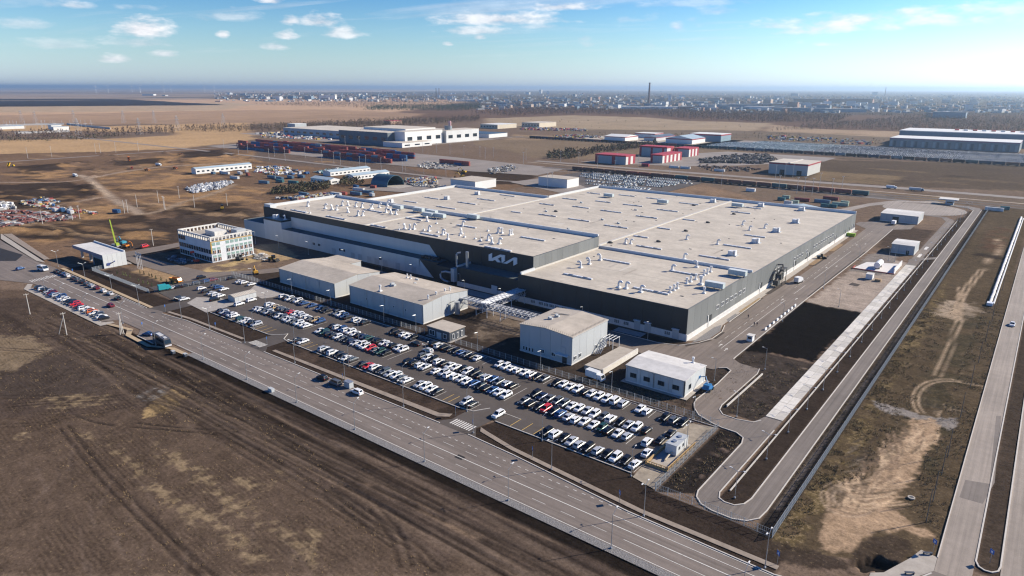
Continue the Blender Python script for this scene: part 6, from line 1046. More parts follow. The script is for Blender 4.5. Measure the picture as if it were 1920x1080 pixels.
for px, py, kd, c, lb in DT: truck('dump_truck' if kd != 'box' else 'site_truck', lb, *ZG(0, 100, 4, [(px, py)])[0], rc.uniform(-0.5, 0.5) + (0 if px != 85 else 2.2), c, c, 8.5, kd)
def excavator(name, label, x, y, rz, col, sc=1.0, kind='digger'):
    T = vehicle(name, label, 'excavator' if kind == 'digger' else 'loader', x, y, rz); m2 = M('mach_%02d%02d%02d' % tuple(int(c * 99) for c in col), col, 0.5, var=0.1)
    if kind == 'digger':
        for s_ in (-1, 1): part('track', MB().box(-1.9, s_ * 1.2 - .35, 0, 1.9, s_ * 1.2 + .35, .85), RUBBER, T)
        part('house', MB().box(-1.9, -1.3, 1.0, 1.1, 1.3, 2.2), m2, T); part('cab', MB().box(0.0, .25, 2.2, 1.4, 1.3, 3.2), CARGL, T); part('boom', MB().tube([(1, -.2, 1.9), (3.2, -.2, 4.6), (5.2, -.2, 3.8)], .26, 5).tube([(5.2, -.2, 3.9), (5.8, -.2, 1.4)], .2, 5), m2, T); part('bucket', MB().box(5.2, -.7, .5, 6.3, .3, 1.4), RUBBER, T)
    else:
        part('engine_house', MB().box(-2.4, -.9, .8, -.2, .9, 1.9), m2, T); part('cab', MB().box(-.4, -.7, 1.2, .9, .7, 3.0), CARGL, T); part('front_frame', MB().box(.6, -.6, .7, 2.2, .6, 1.3), m2, T); part('bucket', MB().add([(2.2, -1.3, .2), (3.4, -1.3, .2), (2.2, -1.3, 1.4), (2.2, 1.3, .2), (3.4, 1.3, .2), (2.2, 1.3, 1.4)], [(0, 1, 2), (3, 5, 4), (0, 3, 4, 1), (0, 2, 5, 3), (1, 4, 5, 2)]), RUBBER, T); wheels(T, (-1.5, 1.3), 1.0, .7)
    T.scale = (sc,) * 3; return T
YEL = (0.50, 0.30, 0.03)
excavator('bulldozer', 'yellow loader pushing the dark spoil bank above the office block', *ZG(0, 340, 4, [(1668, 212)])[0], 2.6, YEL, 1.2, 'loader'); excavator('wheel_loader', 'yellow and black loader beside the storage hall', *ZG(480, 340, 4, [(130, 598)])[0], 0.2, YEL, 1.1, 'loader'); excavator('mini_excavator', 'small yellow digger on dark soil left of the storage hall', *ZG(380, 480, 7.385, [(735, 250)])[0], 2.8, (0.55, 0.30, 0.04), 0.8)
excavator('excavator', 'dark excavator on the dark soil behind the unfinished office forecourt', *ZG(320, 400, 10.667, [(1380, 935)])[0], 0.3, (0.08, 0.08, 0.08), 0.9); excavator('wheel_loader', 'grey loader in the muddy strip along the sunlit factory wall', *ZG(1440, 400, 9.6, [(950, 815)])[0], 0.5, (0.12, 0.16, 0.17), 0.9, 'loader'); excavator('excavator', 'orange digger beside the green telescopic boom', *ZG(120, 430, 8, [(940, 275)])[0], 0.3, (0.60, 0.20, 0.03), 0.9); excavator('excavator', 'blue digger behind the gatehouse', *ZG(120, 430, 8, [(885, 230)])[0], 3.3, (0.05, 0.28, 0.38), 1.0)
for px, py, lb in ((1560, 900, 'yellow digger among the scrap beside the container yard'), (1545, 935, 'orange loader on the road edge near the container yard')): excavator('excavator', lb, *ZG(480, 100, 4, [(px, py)])[0], rc.uniform(0, 6), YEL, 1.3)
CR = thing('mobile_crane', 'crane with raised lime green telescopic boom behind the gatehouse', 'crane', (-421, 161, 0)); part('carrier', MB().box(-4, -1.2, .7, 4, 1.2, 1.5), M('crane_grey', (0.3, 0.3, 0.3), 0.5), CR); wheels(CR, (-3, -1.4, 1.4, 3), 1.1); part('boom', MB().tube([(0, 0, 2), (-7, 2, 9.2)], 0.55, 4).tube([(-7, 2, 9.2), (-12, 3.4, 14.2)], 0.4, 4), M('lime', (0.28, 0.36, 0.04), 0.5, var=0), CR); part('crane_cab', MB().box(1.2, -1.1, 1.5, 3.4, .6, 2.9), M('crane_lime', (0.35, 0.45, 0.05), 0.5), CR)
BL = thing('boom_lift', 'blue articulated boom lift at the corner of the low white hall', 'boom lift', (-71.6, 189.5, 0.04), 0.0); part('chassis', MB().box(-1.3, -1.6, .5, 1.3, 1.6, 1.1), BLUEM, BL); part('turret', MB().box(-1.0, -1.2, 1.1, 1.0, .9, 2.0), BLUEM, BL); part('boom', MB().tube([(0, 0, 2), (-1.5, 1.5, 3.6), (-3.4, 1.2, 3.0)], .18, 5), BLUEM, BL); part('basket', MB().box(-4.4, .5, 2.4, -3.3, 2.0, 3.4), BLUEM, BL)
for sx in (-1, 1):
    for sy in (-1.2, 1.2): obj('wheel', WHL, BL, (sx * 1.3, sy, .5))
RLF = thing('boom_lift', 'red scissor boom lift in the shade in front of the unfinished office', 'boom lift', (-350, 172, 0.04)); REDM = M('red_machine', (0.50, 0.05, 0.03), 0.5, var=0); part('chassis', MB().box(-1.5, -1, .5, 1.5, 1, 1.5), REDM, RLF); part('boom', MB().tube([(0, 0, 1.5), (-2, 0, 4.2), (-3, 0, 5)], .2, 5), METAL, RLF); part('basket', MB().box(-3.8, -.8, 4.6, -2.6, .8, 5.6), REDM, RLF); wheels(RLF, (-1, 1), .9, .45)
SPC = thing('parked_van', 'red van on the road behind the gatehouse', 'van', (*ZG(120, 430, 8, [(1215, 270)])[0], 0.04), 0.3); obj('body', CARM['minivan']['body'].mesh('body', carpaint('r')), SPC); [obj(n_, m_, SPC) for n_, m_ in CARM['minivan']['parts']]; [obj('wheel', CARM['minivan']['wheel'], SPC, (a * .85, b * 1.45, .33)) for a in (-1, 1) for b in (-1, 1)]
GC = thing('waste_container', 'lime green skip container along the far end of the factory side', 'container', (*ZG(1440, 400, 9.6, [(1480, 410)])[0], 0.04)); part('shell', MB().add([(-2.6, -1, 0), (2.6, -1, 0), (2.6, 1, 0), (-2.6, 1, 0), (-3, -1.1, 1.9), (3, -1.1, 1.9), (3, 1.1, 1.9), (-3, 1.1, 1.9)], [(0, 1, 5, 4), (1, 2, 6, 5), (2, 3, 7, 6), (3, 0, 4, 7), (4, 5, 6, 7)]), M('lime_skip', (0.26, 0.42, 0.03), 0.5), GC)
MC = thing('metal_cabinet', 'grey metal cabinet standing on the roadside between the stopped cars', 'cabinet', (-160.2, 121.4, 0)); part('casing', MB().box(-1.3, -.8, .1, 1.3, .8, 2.0), PLGREY2, MC); part('lid', MB().box(-1.4, -.9, 2.0, 1.4, .9, 2.1), METAL, MC)
BT = thing('ticket_booth', 'small white booth on the works road beside the soil patch', 'booth', (-76.2, 240.2, 0.03)); part('wall', MB().box(-1.0, -1.2, .1, 1.0, 1.2, 2.2), WMETAL, BT); part('roof', MB().box(-1.2, -1.4, 2.2, 1.2, 1.4, 2.45), ROOFW, BT); part('window', MB().box(-.7, -1.25, 1.1, .7, -1.19, 1.9), GLASS, BT)
bar_m = MB().add([(-.3, -1, 0), (.3, -1, 0), (.3, 1, 0), (-.3, 1, 0), (-.12, -.95, .9), (.12, -.95, .9), (.12, .95, .9), (-.12, .95, .9)], [(0, 1, 5, 4), (1, 2, 6, 5), (2, 3, 7, 6), (3, 0, 4, 7), (4, 5, 6, 7)]).mesh('block', WMETAL)
for k in range(9): y_ = 256 + k * 4.7; tag(obj('barrier_block', bar_m, None, (-75.9, y_, 0.03)), 'white plastic barrier block, %s from the near end along the soil patch' % nth(k + 1), 'barrier', 'barrier blocks beside the works road')
bins = ((205, 752 - 0), )
for k, q in enumerate(((115, 695), )): 
    p_ = ZG(480, 560, 4, [q])[0]; B_ = thing('concrete_block', 'grey concrete block on the gravel strip beside the road', 'block', (*p_, 0)); part('block', MB().box(-1.0, -.5, 0, 1.0, .5, 1.0), PLGREY2, B_); part('cap', MB().box(-1.05, -.55, 1.0, 1.05, .55, 1.1), PLGREY, B_)
for px, py, lb in ((1300, 410, 'dark crate on the sandy path by the coach'), (1390, 430, 'dark box on the sandy path right of the coach')):
    p_ = ZG(0, 560, 4, [(px, py)])[0]; B_ = thing('site_crate', lb, 'crate', (*p_, 0)); part('box', MB().box(-.7, -.5, 0, .7, .5, .9), M('crate_dark', (0.06, 0.07, 0.09), 0.7), B_); part('lid', MB().box(-.75, -.55, .9, .75, .55, 1.0), PLGREY2, B_)
# ------------------------------------------------------------------ lamps, poles, fences, signs
def lampmesh(h, arms, r=0.10):
    po = MB().tube([(0, 0, 0), (0, 0, h)], r, 6, r * 0.6).box(-.2, -.2, 0, .2, .2, .35).mesh('pole', METAL); ar = []
    for (ax, ay, dz) in arms: ar.append((MB().tube([(0, 0, h - .1), (ax, ay, h + dz)], 0.05, 5).mesh('arm', METAL), MB().box(ax - .11 - abs(ax) * .13, ay - .11 - abs(ay) * .13, h + dz - .05, ax + .11 + abs(ax) * .13, ay + .11 + abs(ay) * .13, h + dz + .07).mesh('lamp_head', WMETAL)))
    return po, ar
def lamps(pts, h, arms, where, group, name='street_lamp', r=0.10):
    po, ar = lampmesh(h, arms, r)
    for k, (x_, y_) in enumerate(pts):
        T = thing(name, 'grey lamp post, %s %s' % (nth(k + 1), where), 'street lamp', (x_, y_, 0), 0, group); obj('pole', po, T)
        for a, h_ in ar: o_ = obj('arm', a, T); obj('lamp_head', h_, o_)
lamps([(-397, 122.5), (-358, 120.7), (-325.4, 119.6), (-299, 119.6), (-266.6, 121.9), (-245.4, 122.3), (-220.8, 122.4), (-190.3, 122.6), (-163.7, 122.7), (-137, 122.8), (-110.4, 123.6), (-83.2, 121.7), (-56.5, 118.8), (-30, 118.4)], 8.0, [(0, -1.7, 0.9), (0, 1.2, 0.5)], 'from the left along the far kerb of the highway', 'highway lamps, far kerb')
lamps([(-343, 98.9), (-324, 98.9), (-300, 99.0), (-277.7, 104.0), (-243.7, 100.9), (-217.6, 104.9), (-190.5, 104.9), (-163.8, 104.9), (-137.1, 104.9), (-110.2, 104.9), (-83.4, 104.9), (-56.6, 104.9), (-29.8, 104.9)], 8.0, [(0, 1.7, 0.9)], 'from the left along the near edge of the highway', 'highway lamps, near edge')
lamps([(-231, 132.2), (-204.2, 132.2), (-173.5, 132.0), (-147, 132.0), (-120.2, 132.0), (-93.3, 131.8), (-66.4, 131.2)], 7.2, [(0, 1.5, 0.5)], 'from the left along the front edge of the car park', 'car park lamps, front edge')
lamps([(-291, 168.9), (-260, 169.4), (-232, 169.4), (-198.1, 169.4), (-179.6, 169.2), (-148.7, 169.4), (-121, 169.3), (-94, 169.2), (-66.9, 168.6)], 7.2, [(0, -1.5, 0.1)], 'from the left along the rear fence of the car park', 'car park lamps, rear fence')
lamps([(-155, 149.9), (-61.4, 151.5), (-250, 149.9), (-190, 149.9)], 7.0, [(0, 1.3, 0.5), (0, -1.3, 0.5)], 'of the lamps inside the car park', 'car park lamps, inner')
lamps([(-43.4, y_) for y_ in (137.9, 159.5, 177.2, 194.8, 211.9, 229.4, 246.4, 264.2, 281.5, 298.9, 316, 333, 350, 367, 385, 402, 420, 437, 455, 472, 490, 507, 525, 545, 565, 590, 615)], 7.0, [(-1.6, 0, 0.45), (1.6, 0, 0.45)], 'from the near end between the ring road and slab road', 'ring road lamps', r=0.07)
lamps([(-72.6, 197.4), (-63.0, 216.7), (-57.8, 177.4), (-73.8, 270), (-73.6, 330), (-73.4, 400), (-60.5, 409), (-57.5, 409), (-61, 305)], 7.5, [(-1.3, 0, 0.2)], 'of the lamps along the works road by depth', 'works road lamps')
lamps([(-106.4, 217), (-135, 216.6), (-176, 216), (-197, 216), (-206, 223), (-236, 221), (-258, 221), (-287, 220), (-318, 220), (-345, 219), (-366, 217)], 7.5, [(0, -1.2, 0.1)], 'from the right along the factory front', 'factory front lamps')
POLE = M('concrete_pole', (0.50, 0.47, 0.43), 0.9, var=0.1, scale=2); DPOLE = M('dark_pole', (0.11, 0.105, 0.10), 0.8, var=0.1, scale=2)
def upole(x, y, label, h=9.0, mat=POLE, arms=True, brace=None, group=None, r=0.16):
    T = thing('utility_pole', label, 'utility pole', (x, y, -0.15), 0, group); part('pole', MB().tube([(0, 0, 0), (0, 0, h)], r, 6, r * .7), mat, T)
    if arms: part('crossarm', MB().box(-.08, -.9, h - .5, .08, .9, h - .38).tube([(0, -.8, h - .4), (0, -.8, h - .1)], .05, 5).tube([(0, .8, h - .4), (0, .8, h - .1)], .05, 5), mat, T)
    for b in (brace or ()): part('brace', MB().tube([(b[0], b[1], 0), (0, 0, h * .85)], r * .85, 6), mat, T)
upole(-319.9, 85.4, 'pale concrete utility pole standing alone in the brown field'); upole(-281.1, 85.2, 'pale concrete utility pole with a slanting brace in the brown field', brace=[(-3.4, -1.5)]); upole(-266.4, 98.8, 'triple concrete utility pole by the sandy path behind the coach', 8.5, brace=[(1.0, 0.3), (0.6, -0.9)])
for k, y_ in enumerate((155.2, 164.8, 178.9, 189.7, 216.9, 243.0, 268.4, 294.7, 322, 350, 380)): upole(-7.6, y_, 'dark thin pole, %s from the near end along the pale service road' % nth(k + 1), 8.0, DPOLE, False, None, 'poles along the service road', 0.10)
for k, q in enumerate(((1150, 480), (1190, 160), (1345, 125), (1030, 195), (1240, 215), (1705, 180), (600, 285), (935, 240), (960, 235), (320, 320), (545, 290), (1460, 195), (1232, 205))): upole(*ZG(0, 340, 4, [q])[0], 'pale concrete pole on the bare works yard, number %s counted across it' % nth(k + 1), 10.0, POLE, k % 2 == 0, None, 'poles on the works yard', 0.2)
FW = M('fence_wire', (0.26, 0.28, 0.30), 0.5, var=0); FP = M('fence_post', (0.38, 0.40, 0.41), 0.5, var=0)
def fence_mesh(w, h, nv, t=0.022):
    mb = MB()
    for k in range(nv): a = w * (k + 0.5) / nv; mb.box(a - t, -t, 0.08, a + t, t, h)
    for z_ in (0.1, h / 2, h - 0.05): mb.box(0, -t * 1.2, z_ - t, w, t * 1.2, z_ + t)
    return mb.mesh('panel', FW), MB().box(-.05, -.05, 0, .05, .05, h + .12).mesh('post', FP)
def fence(label, path, h=2.0, w=2.5, nv=8, t=0.02, cat='fence', mats=None, name='mesh_fence'):
    T = thing(name, label, cat, (path[0][0], path[0][1], 0))
    for a, b in zip(path, path[1:]):
        a = Vector(a); b = Vector(b); n = max(1, round((b - a).length / w)); ww = (b - a).length / n; d = (b - a) / (ww * n); ang = math.atan2(d.y, d.x); pm, po = fence_mesh(ww, h, nv, t)
        for k in range(n):
            c = a + d * ww * k - Vector(path[0]); obj('panel', pm, T, (c.x, c.y, 0), ang); obj('post', po, T, (c.x, c.y, 0), ang)
fence('grey mesh fence running away along the right side of the ring road', [(-32, 128.7), (-32, 642)], 2.3, 2.6, 9, 0.03)
fence('mesh fence along the near bend of the ring road', [(-58.9, 129.2), (-50, 129.3), (-41, 129.2), (-32.3, 128.7)], 2.0, 2.6, 7)
fence('mesh fence between the sandy corner and the dark soil', [(-59.1, 129.4), (-59.3, 167.6)], 2.0, 2.6, 7)
fence('mesh fence behind the right half of the car park', [(-160, 170.2), (-110, 169.6), (-59.5, 168.9)], 2.0, 2.6, 6); fence('mesh fence behind the left half of the car park', [(-176, 170.2), (-292, 170.4), (-312, 170)], 2.0, 2.6, 6)
fence('pale picket fence around the planted soil bed', [(-374.5, 135), (-374.5, 130.1), (-312, 130.0)], 1.8, 1.6, 6, 0.035); fence('mesh fence closing the right end of the planted soil bed', [(-311.5, 132), (-302, 172)], 1.8, 2.4, 6)
fence('low yellow timber fence around the grey generator cabin', [(-66.3, 138.4), (-60.4, 138.6), (-60.3, 154.5)], 1.2, 2.0, 3, 0.07, name='timber_fence')
TW = M('timber', (0.42, 0.28, 0.13), 0.85, var=0.2, scale=2)
for o_ in [q for q in bpy.data.objects if q.name.startswith('timber_fence')]:
    for c_ in o_.children:
        if c_.data.materials[0] != TW: c_.data.materials[0] = TW
GE = thing('generator_cabin', 'grey generator cabin on a slab inside the timber fence', 'generator', (-63.4, 148.8, 0)); wp('slab', MB().box(-65.8, 139.2, 0.02, -61, 154.4, .12), CONC, GE); wp('casing', MB().box(-64.8, 146.2, .3, -61.8, 153.2, 3.0), WHITE, GE); wp('roof_cap', MB().box(-64.9, 146.1, 3.0, -61.7, 153.3, 3.12), PLGREY2, GE); wp('roof_fan', MB().tube([(-63.3, 148.2, 3.1), (-63.3, 148.2, 3.4)], .6, 10).tube([(-63.3, 151.2, 3.1), (-63.3, 151.2, 3.4)], .6, 10), METAL, GE); wp('vent', MB().box(-61.85, 147.5, 1.4, -61.75, 148.4, 2.2).box(-61.85, 149.8, 1.4, -61.75, 150.6, 2.2), DOORD, GE); wp('exhaust', MB().tube([(-63, 145.8, 1.2), (-63, 142.4, .5)], .22, 8), M('sandpipe', (0.5, 0.42, 0.3), 0.7), GE); wp('timber_base', MB().box(-66.4, 138.6, .05, -66.1, 154.6, .8).box(-66, 138.3, .05, -60.3, 138.6, .5), TW, GE)
def sign(x, y, label, h=2.2, col=(0.02, 0.12, 0.42), w=0.7, rz=0.0, face=(0.7, 0.72, 0.75)):
    T = thing('road_sign', label, 'road sign', (x, y, 0), rz); part('post', MB().tube([(0, 0, 0), (0, 0, h)], .05, 6), METAL, T); pl = part('plate', MB().box(-w / 2, -.06, h - .2, w / 2, -.02, h - .2 + w), M('sign_%02d' % int(col[2] * 90 + col[0] * 7), col, 0.5, var=0), T); part('symbol', MB().box(-w * .2, -.07, h - .2 + w * .2, w * .2, -.062, h - .2 + w * .7), M('sign_face', face, 0.5, var=0), pl)
for x_, y_, lb in ((-164.4, 122.4, 'blue bus stop sign above the stopped cars'), (-120.9, 127.9, 'blue crossing sign left of the zebra entrance'), (-111.4, 124.6, 'blue crossing sign right of the zebra entrance'), (-212.7, 126.4, 'blue crossing sign at the left car park entrance'), (-90.1, 123.2, 'blue and white sign on the path near the right car park row'), (-63.2, 119.9, 'blue sign at the tapering end of the bus lane'), (-264.2, 105.6, 'white sign board near the coach stop'), (-242, 123.0, 'blue square sign on the verge across from the coach'), (-279.3, 121.6, 'blue sign at the side road corner'), (-3.9 - 1, 144.2, 'blue sign at the service road corner'), (4.4, 147.6, 'blue sign on the tip of the soil median'), (-28.5, 121, 'blue sign at the end of the highway path'), (-373, 120.8, 'blue crossing sign at the gatehouse')): sign(x_, y_, lb, 2.4, w=0.9, rz=-0.7)
CABL = thing('cable_trough', 'long pale cable trough between the ring road and slab road', 'cable trough', (-45.3, 140, 0)); part('trough', MB().box(-.15, 0, 0, .15, 425, .25), KERBM, CABL)
PIPEW = thing('wrapped_pipeline', 'long white wrapped pipeline lying on rough ground at right', 'pipeline', (-10, 350, 0)); pl_ = MB()
for k in range(64): pl_.tube([(-0.3 + random.uniform(-.1, .1), k * 4.1, .55), (-0.3 + random.uniform(-.1, .1), k * 4.1 + 4.0, .55)], 0.62, 8)
part('pipe', pl_, M('white_wrap', (0.66, 0.62, 0.57), 0.6, var=0.12, scale=0.8), PIPEW); part('pipe', MB().tube([(1.0, 0, .4), (1.0, 258, .4)], .4, 8), M('grey_wrap', (0.42, 0.42, 0.42), 0.6, var=0.2, scale=1), PIPEW); part('end_cap', MB().box(-1.3, -3, 0, .9, 0.2, 1.2), M('sheeting', (0.6, 0.62, 0.66), 0.5, var=0.2, scale=2), PIPEW)
RG = thing('manhole_ring', 'round white concrete ring lying on the rough ground', 'manhole', (*ZG(1440, 810, 4, [(1075, 492)])[0], 0)); part('ring', MB().ribbon([(0.62 * math.cos(k / 20 * 6.2832), 0.62 * math.sin(k / 20 * 6.2832)) for k in range(20)], .3, -.1, .16, closed=True), CONC, RG); part('lid', MB().tube([(0, 0, 0), (0, 0, .12)], .38, 12), M('iron', (0.1, 0.1, 0.1), 0.6), RG)
# benches and slabs at the corner pavement
for q, lb in (((1195, 920), 'dark bench at the corner pavement by the service road'), ((1060, 1068), 'dark kerb ramp at the corner pavement edge')):
    p_ = ZG(1440, 810, 4, [q])[0]; B_ = thing('bench', lb, 'bench', (*p_, .05), .6); part('seat', MB().box(-.9, -.25, .4, .9, .25, .5), M('bench_dark', (0.05, 0.06, 0.08), 0.6), B_); part('leg', MB().box(-.8, -.2, 0, -.7, .2, .4), DOORD, B_); part('leg', MB().box(.7, -.2, 0, .8, .2, .4), DOORD, B_)
# saplings in the soil bed
LEAF = M('sapling_leaf', (0.10, 0.12, 0.04), 0.8, var=0.3, scale=3); LEAFD = M('conifer_leaf', (0.035, 0.055, 0.025), 0.8, var=0.3, scale=3); BARK = M('bark', (0.10, 0.075, 0.055), 0.9)
def leafy(n, rx, h0, h1, sz, seed, cone=True):
    r_ = random.Random(seed); mb = MB()
    for k in range(n):
        t_ = r_.random(); z_ = h0 + (h1 - h0) * t_; R_ = rx * ((1 - t_) if cone else math.sin(math.pi * min(1, .15 + .85 * t_)) + .1) * math.sqrt(r_.random()); a = r_.uniform(0, 6.28); c = Vector((R_ * math.cos(a), R_ * math.sin(a), z_)); u = Vector((r_.uniform(-1, 1), r_.uniform(-1, 1), r_.uniform(-1, 1))).normalized() * sz; v = u.orthogonal().normalized() * sz * .8
        mb.add([c - u - v, c + u - v, c + v], [(0, 1, 2)])
    return mb
cm1 = leafy(60, .55, .25, 1.9, .16, 1).mesh('crown', LEAF); cm2 = leafy(80, .6, .1, 2.0, .16, 2).mesh('crown', LEAFD); tm = MB().tube([(0, 0, 0), (0, 0, 1.2)], .04, 5).mesh('trunk', BARK)
SPX = [(880, 695), (925, 705), (945, 712), (975, 725), (1040, 755), (1075, 768), (1110, 775), (1050, 690), (1080, 700), (1140, 720), (1170, 735), (1210, 745), (1250, 760), (1275, 775), (1300, 780), (1140, 790), (1120, 712)]
for k, q in enumerate(SPX):
    T = thing('sapling', '%s sapling in the fenced soil bed, %s in planting order' % ('light green' if k < 7 else 'dark conifer', nth(k + 1)), 'sapling', (*ZG(0, 340, 4, [q])[0], -.05), k * 0.7, 'saplings in the soil bed'); obj('crown', cm1 if k < 7 else cm2, T); obj('trunk', tm, T)
FLG = [((1035, 655), (0.5, 0.55, 0.6)), ((1045, 660), (0.04, 0.3, 0.45)), ((1058, 662), (0.04, 0.3, 0.45)), ((1070, 665), (0.6, 0.62, 0.65))]
for k, (q, c) in enumerate(FLG):
    T = thing('flagpole', 'tall white flagpole in front of the office forecourt, %s from the left' % nth(k + 1), 'flagpole', (*ZG(0, 340, 4, [q])[0], 0), 0, 'flagpoles'); part('pole', MB().tube([(0, 0, 0), (0, 0, 9)], .07, 6), WMETAL, T); part('flag', MB().add([(0.05, 0, 8.9), (.5, .1, 8.6), (.9, 0, 8.2), (.8, 0, 7.2), (.45, .08, 7.4), (0.05, 0, 7.6)], [(0, 1, 4, 5), (1, 2, 3, 4)]), M('flag_%d' % k, c, 0.8, var=0), T)
# ------------------------------------------------------------------ people
def person_mesh(name, step, cols, seed=0):
    v = [(0, 0, .95), (0, 0, 1.2), (0, 0, 1.42), (0, .01, 1.52), (0, .02, 1.66), (0, .02, 1.76), (.20, 0, 1.40), (.25, .10 * step, 1.12), (.25, .22 * step, .88), (-.20, 0, 1.40), (-.25, -.10 * step, 1.12), (-.25, -.16 * step, .88), (.10, 0, .88), (.11, -.12 * step, .48), (.11, -.30 * step, .08), (.11, -.16 * step, .04), (-.10, 0, .88), (-.11, .16 * step, .50), (-.11, .22 * step, .08), (-.11, .38 * step, .05)]
    e = [(0, 1), (1, 2), (2, 3), (3, 4), (4, 5), (2, 6), (6, 7), (7, 8), (2, 9), (9, 10), (10, 11), (0, 12), (12, 13), (13, 14), (14, 15), (0, 16), (16, 17), (17, 18), (18, 19)]
    r = [.16, .17, .17, .07, .11, .08, .08, .055, .045, .08, .055, .045, .10, .075, .05, .045, .10, .075, .05, .045]
    me_ = bpy.data.meshes.new(name + '_base'); me_.from_pydata(v, e, []); o_ = bpy.data.objects.new('tmp', me_); COL.objects.link(o_); md = o_.modifiers.new('s', 'SKIN')
    for i, q in enumerate(r): me_.skin_vertices[0].data[i].radius = (q, q * .8)
    me_.skin_vertices[0].data[0].use_root = True; o_.modifiers.new('u', 'SUBSURF').levels = 1
    dg = bpy.context.evaluated_depsgraph_get(); out = bpy.data.meshes.new_from_object(o_.evaluated_get(dg)); out.name = name; bpy.data.objects.remove(o_)
    out.materials.clear()
    for c in (cols[0], cols[1], (0.45, 0.28, 0.20), (0.03, 0.022, 0.018)): out.materials.append(M('cloth_%02d%02d%02d' % tuple(int(q * 99) for q in c), c, 0.85, var=0))
    for p_ in out.polygons:
        z_ = p_.center.z; p_.material_index = 1 if z_ < .93 else (0 if z_ < 1.50 else (3 if z_ > 1.70 or (p_.center.y < -.02 and z_ > 1.58) else 2))
    return out
PPL = ((-118.8, 160.2, 0.3, (0.5, 0.05, 0.04), 'person in a red jacket standing in the rear aisle of the car park'), (-117.4, 160.5, 2.2, (0.35, 0.20, 0.04), 'person in an ochre jacket beside the one in red'), (-137.0, 156.6, 1.0, (0.03, 0.03, 0.04), 'person in dark clothes walking in the rear aisle, left of a pair'), (-136.3, 157.6, 1.2, (0.04, 0.04, 0.05), 'person in dark clothes walking in the rear aisle, right of a pair'), (-86.0, 265.2, 0.4, (0.04, 0.04, 0.05), 'person in dark clothes alone on the works road near the factory wall'), (-80.9, 257.6, 0.2, (0.04, 0.05, 0.08), 'person in dark clothes on the works road, left of a pair'), (-80.0, 258.2, 0.3, (0.05, 0.05, 0.07), 'person in dark clothes on the works road, right of a pair'), (-75.6, 243, 0.5, (0.03, 0.03, 0.03), 'person in black behind the small white booth'))
for k, (x_, y_, rz, c, lb) in enumerate(PPL):
    T = thing('person', lb, 'person', (x_, y_, 0.03), rz, 'people on foot'); obj('body', person_mesh('body', 1.0 if k % 2 else 0.4, (c, (0.03, 0.035, 0.05))), T)
# ------------------------------------------------------------------ middle distance
rg = random.Random(99)
def Mc(pref, c, **k): return M(pref + '_%02d%02d%02d' % tuple(int(q * 99) for q in c), c, **k)
def block(name, label, x0, y0, x1, y1, h, wc, rmat, cat='building', gable=0.0, axis='x', band=None, group=None, wins=0, winx=0, roofh=0.4):
    T = thing(name, label, cat, ((x0 + x1) / 2, (y0 + y1) / 2, 0), 0, group); wm = Mc('wall', wc, rough=0.7, var=0.06, scale=0.05)
    xm, ym = (x0 + x1) / 2, (y0 + y1) / 2
    if gable:
        if axis == 'x': pr = [(y0, 0), (y1, 0), (y1, h), (ym, h + gable), (y0, h)]; v = [(x_, a, z_) for x_ in (x0, x1) for a, z_ in pr]; rv = [(x_, a, z_) for x_ in (x0 - .3, x1 + .3) for a, z_ in ((y0 - .3, h + .05), (ym, h + gable + .1), (y1 + .3, h + .05))]
        else: pr = [(x1, 0), (x0, 0), (x0, h), (xm, h + gable), (x1, h)]; v = [(a, y_, z_) for y_ in (y0, y1) for a, z_ in pr]; rv = [(a, y_, z_) for y_ in (y0 - .3, y1 + .3) for a, z_ in ((x1 + .3, h + .05), (xm, h + gable + .1), (x0 - .3, h + .05))]
        wp('wall', MB().add(v, [(0, 1, 2, 3, 4), (9, 8, 7, 6, 5), (0, 4, 9, 5), (1, 6, 7, 2)]), wm, T); wp('roof', MB().add(rv, [(0, 1, 4, 3), (1, 2, 5, 4)]), rmat, T)
    else: wp('wall', MB().box(x0, y0, 0, x1, y1, h), wm, T); wp('roof', MB().box(x0 - .2, y0 - .2, h, x1 + .2, y1 + .2, h + roofh), rmat, T)
    if band is not None: wp('band', MB().ribbon([(x0 - .12, y0 - .12), (x1 + .12, y0 - .12), (x1 + .12, y1 + .12), (x0 - .12, y1 + .12)], .25, h - band[1], h + .06, closed=True), Mc('band', band[0], rough=.6, var=0), T)
    for k in range(wins): wp('window', MB().box(x0 + (x1 - x0) * (k + .25) / wins, y0 - .12, h * .35, x0 + (x1 - x0) * (k + .75) / wins, y0 + .05, h * .62), GLASS, T)
    for k in range(winx): wp('window', MB().box(x1 - .05, y0 + (y1 - y0) * (k + .25) / winx, h * .35, x1 + .12, y0 + (y1 - y0) * (k + .75) / winx, h * .62), GLASS, T)
    return T
RB = M('blue_grey_roof', (0.34, 0.42, 0.47), 0.6, var=0.1, scale=0.1); RW = M('far_white_roof', (0.66, 0.65, 0.62), 0.7, var=0.06, scale=0.05); RC = M('far_cream_roof', (0.52, 0.46, 0.38), 0.8, var=0.1, scale=0.05); RR = M('red_roof', (0.40, 0.05, 0.06), 0.6, var=0.1, scale=0.1); RT = M('teal_roof', (0.16, 0.30, 0.34), 0.6, var=0.1, scale=0.1); RG_ = M('far_grey_roof', (0.26, 0.25, 0.235), 0.8, var=0.15, scale=0.05)
WH = (0.68, 0.67, 0.64); GYW = (0.40, 0.42, 0.42); CRM = (0.55, 0.48, 0.37); REDC = (0.30, 0.03, 0.045)
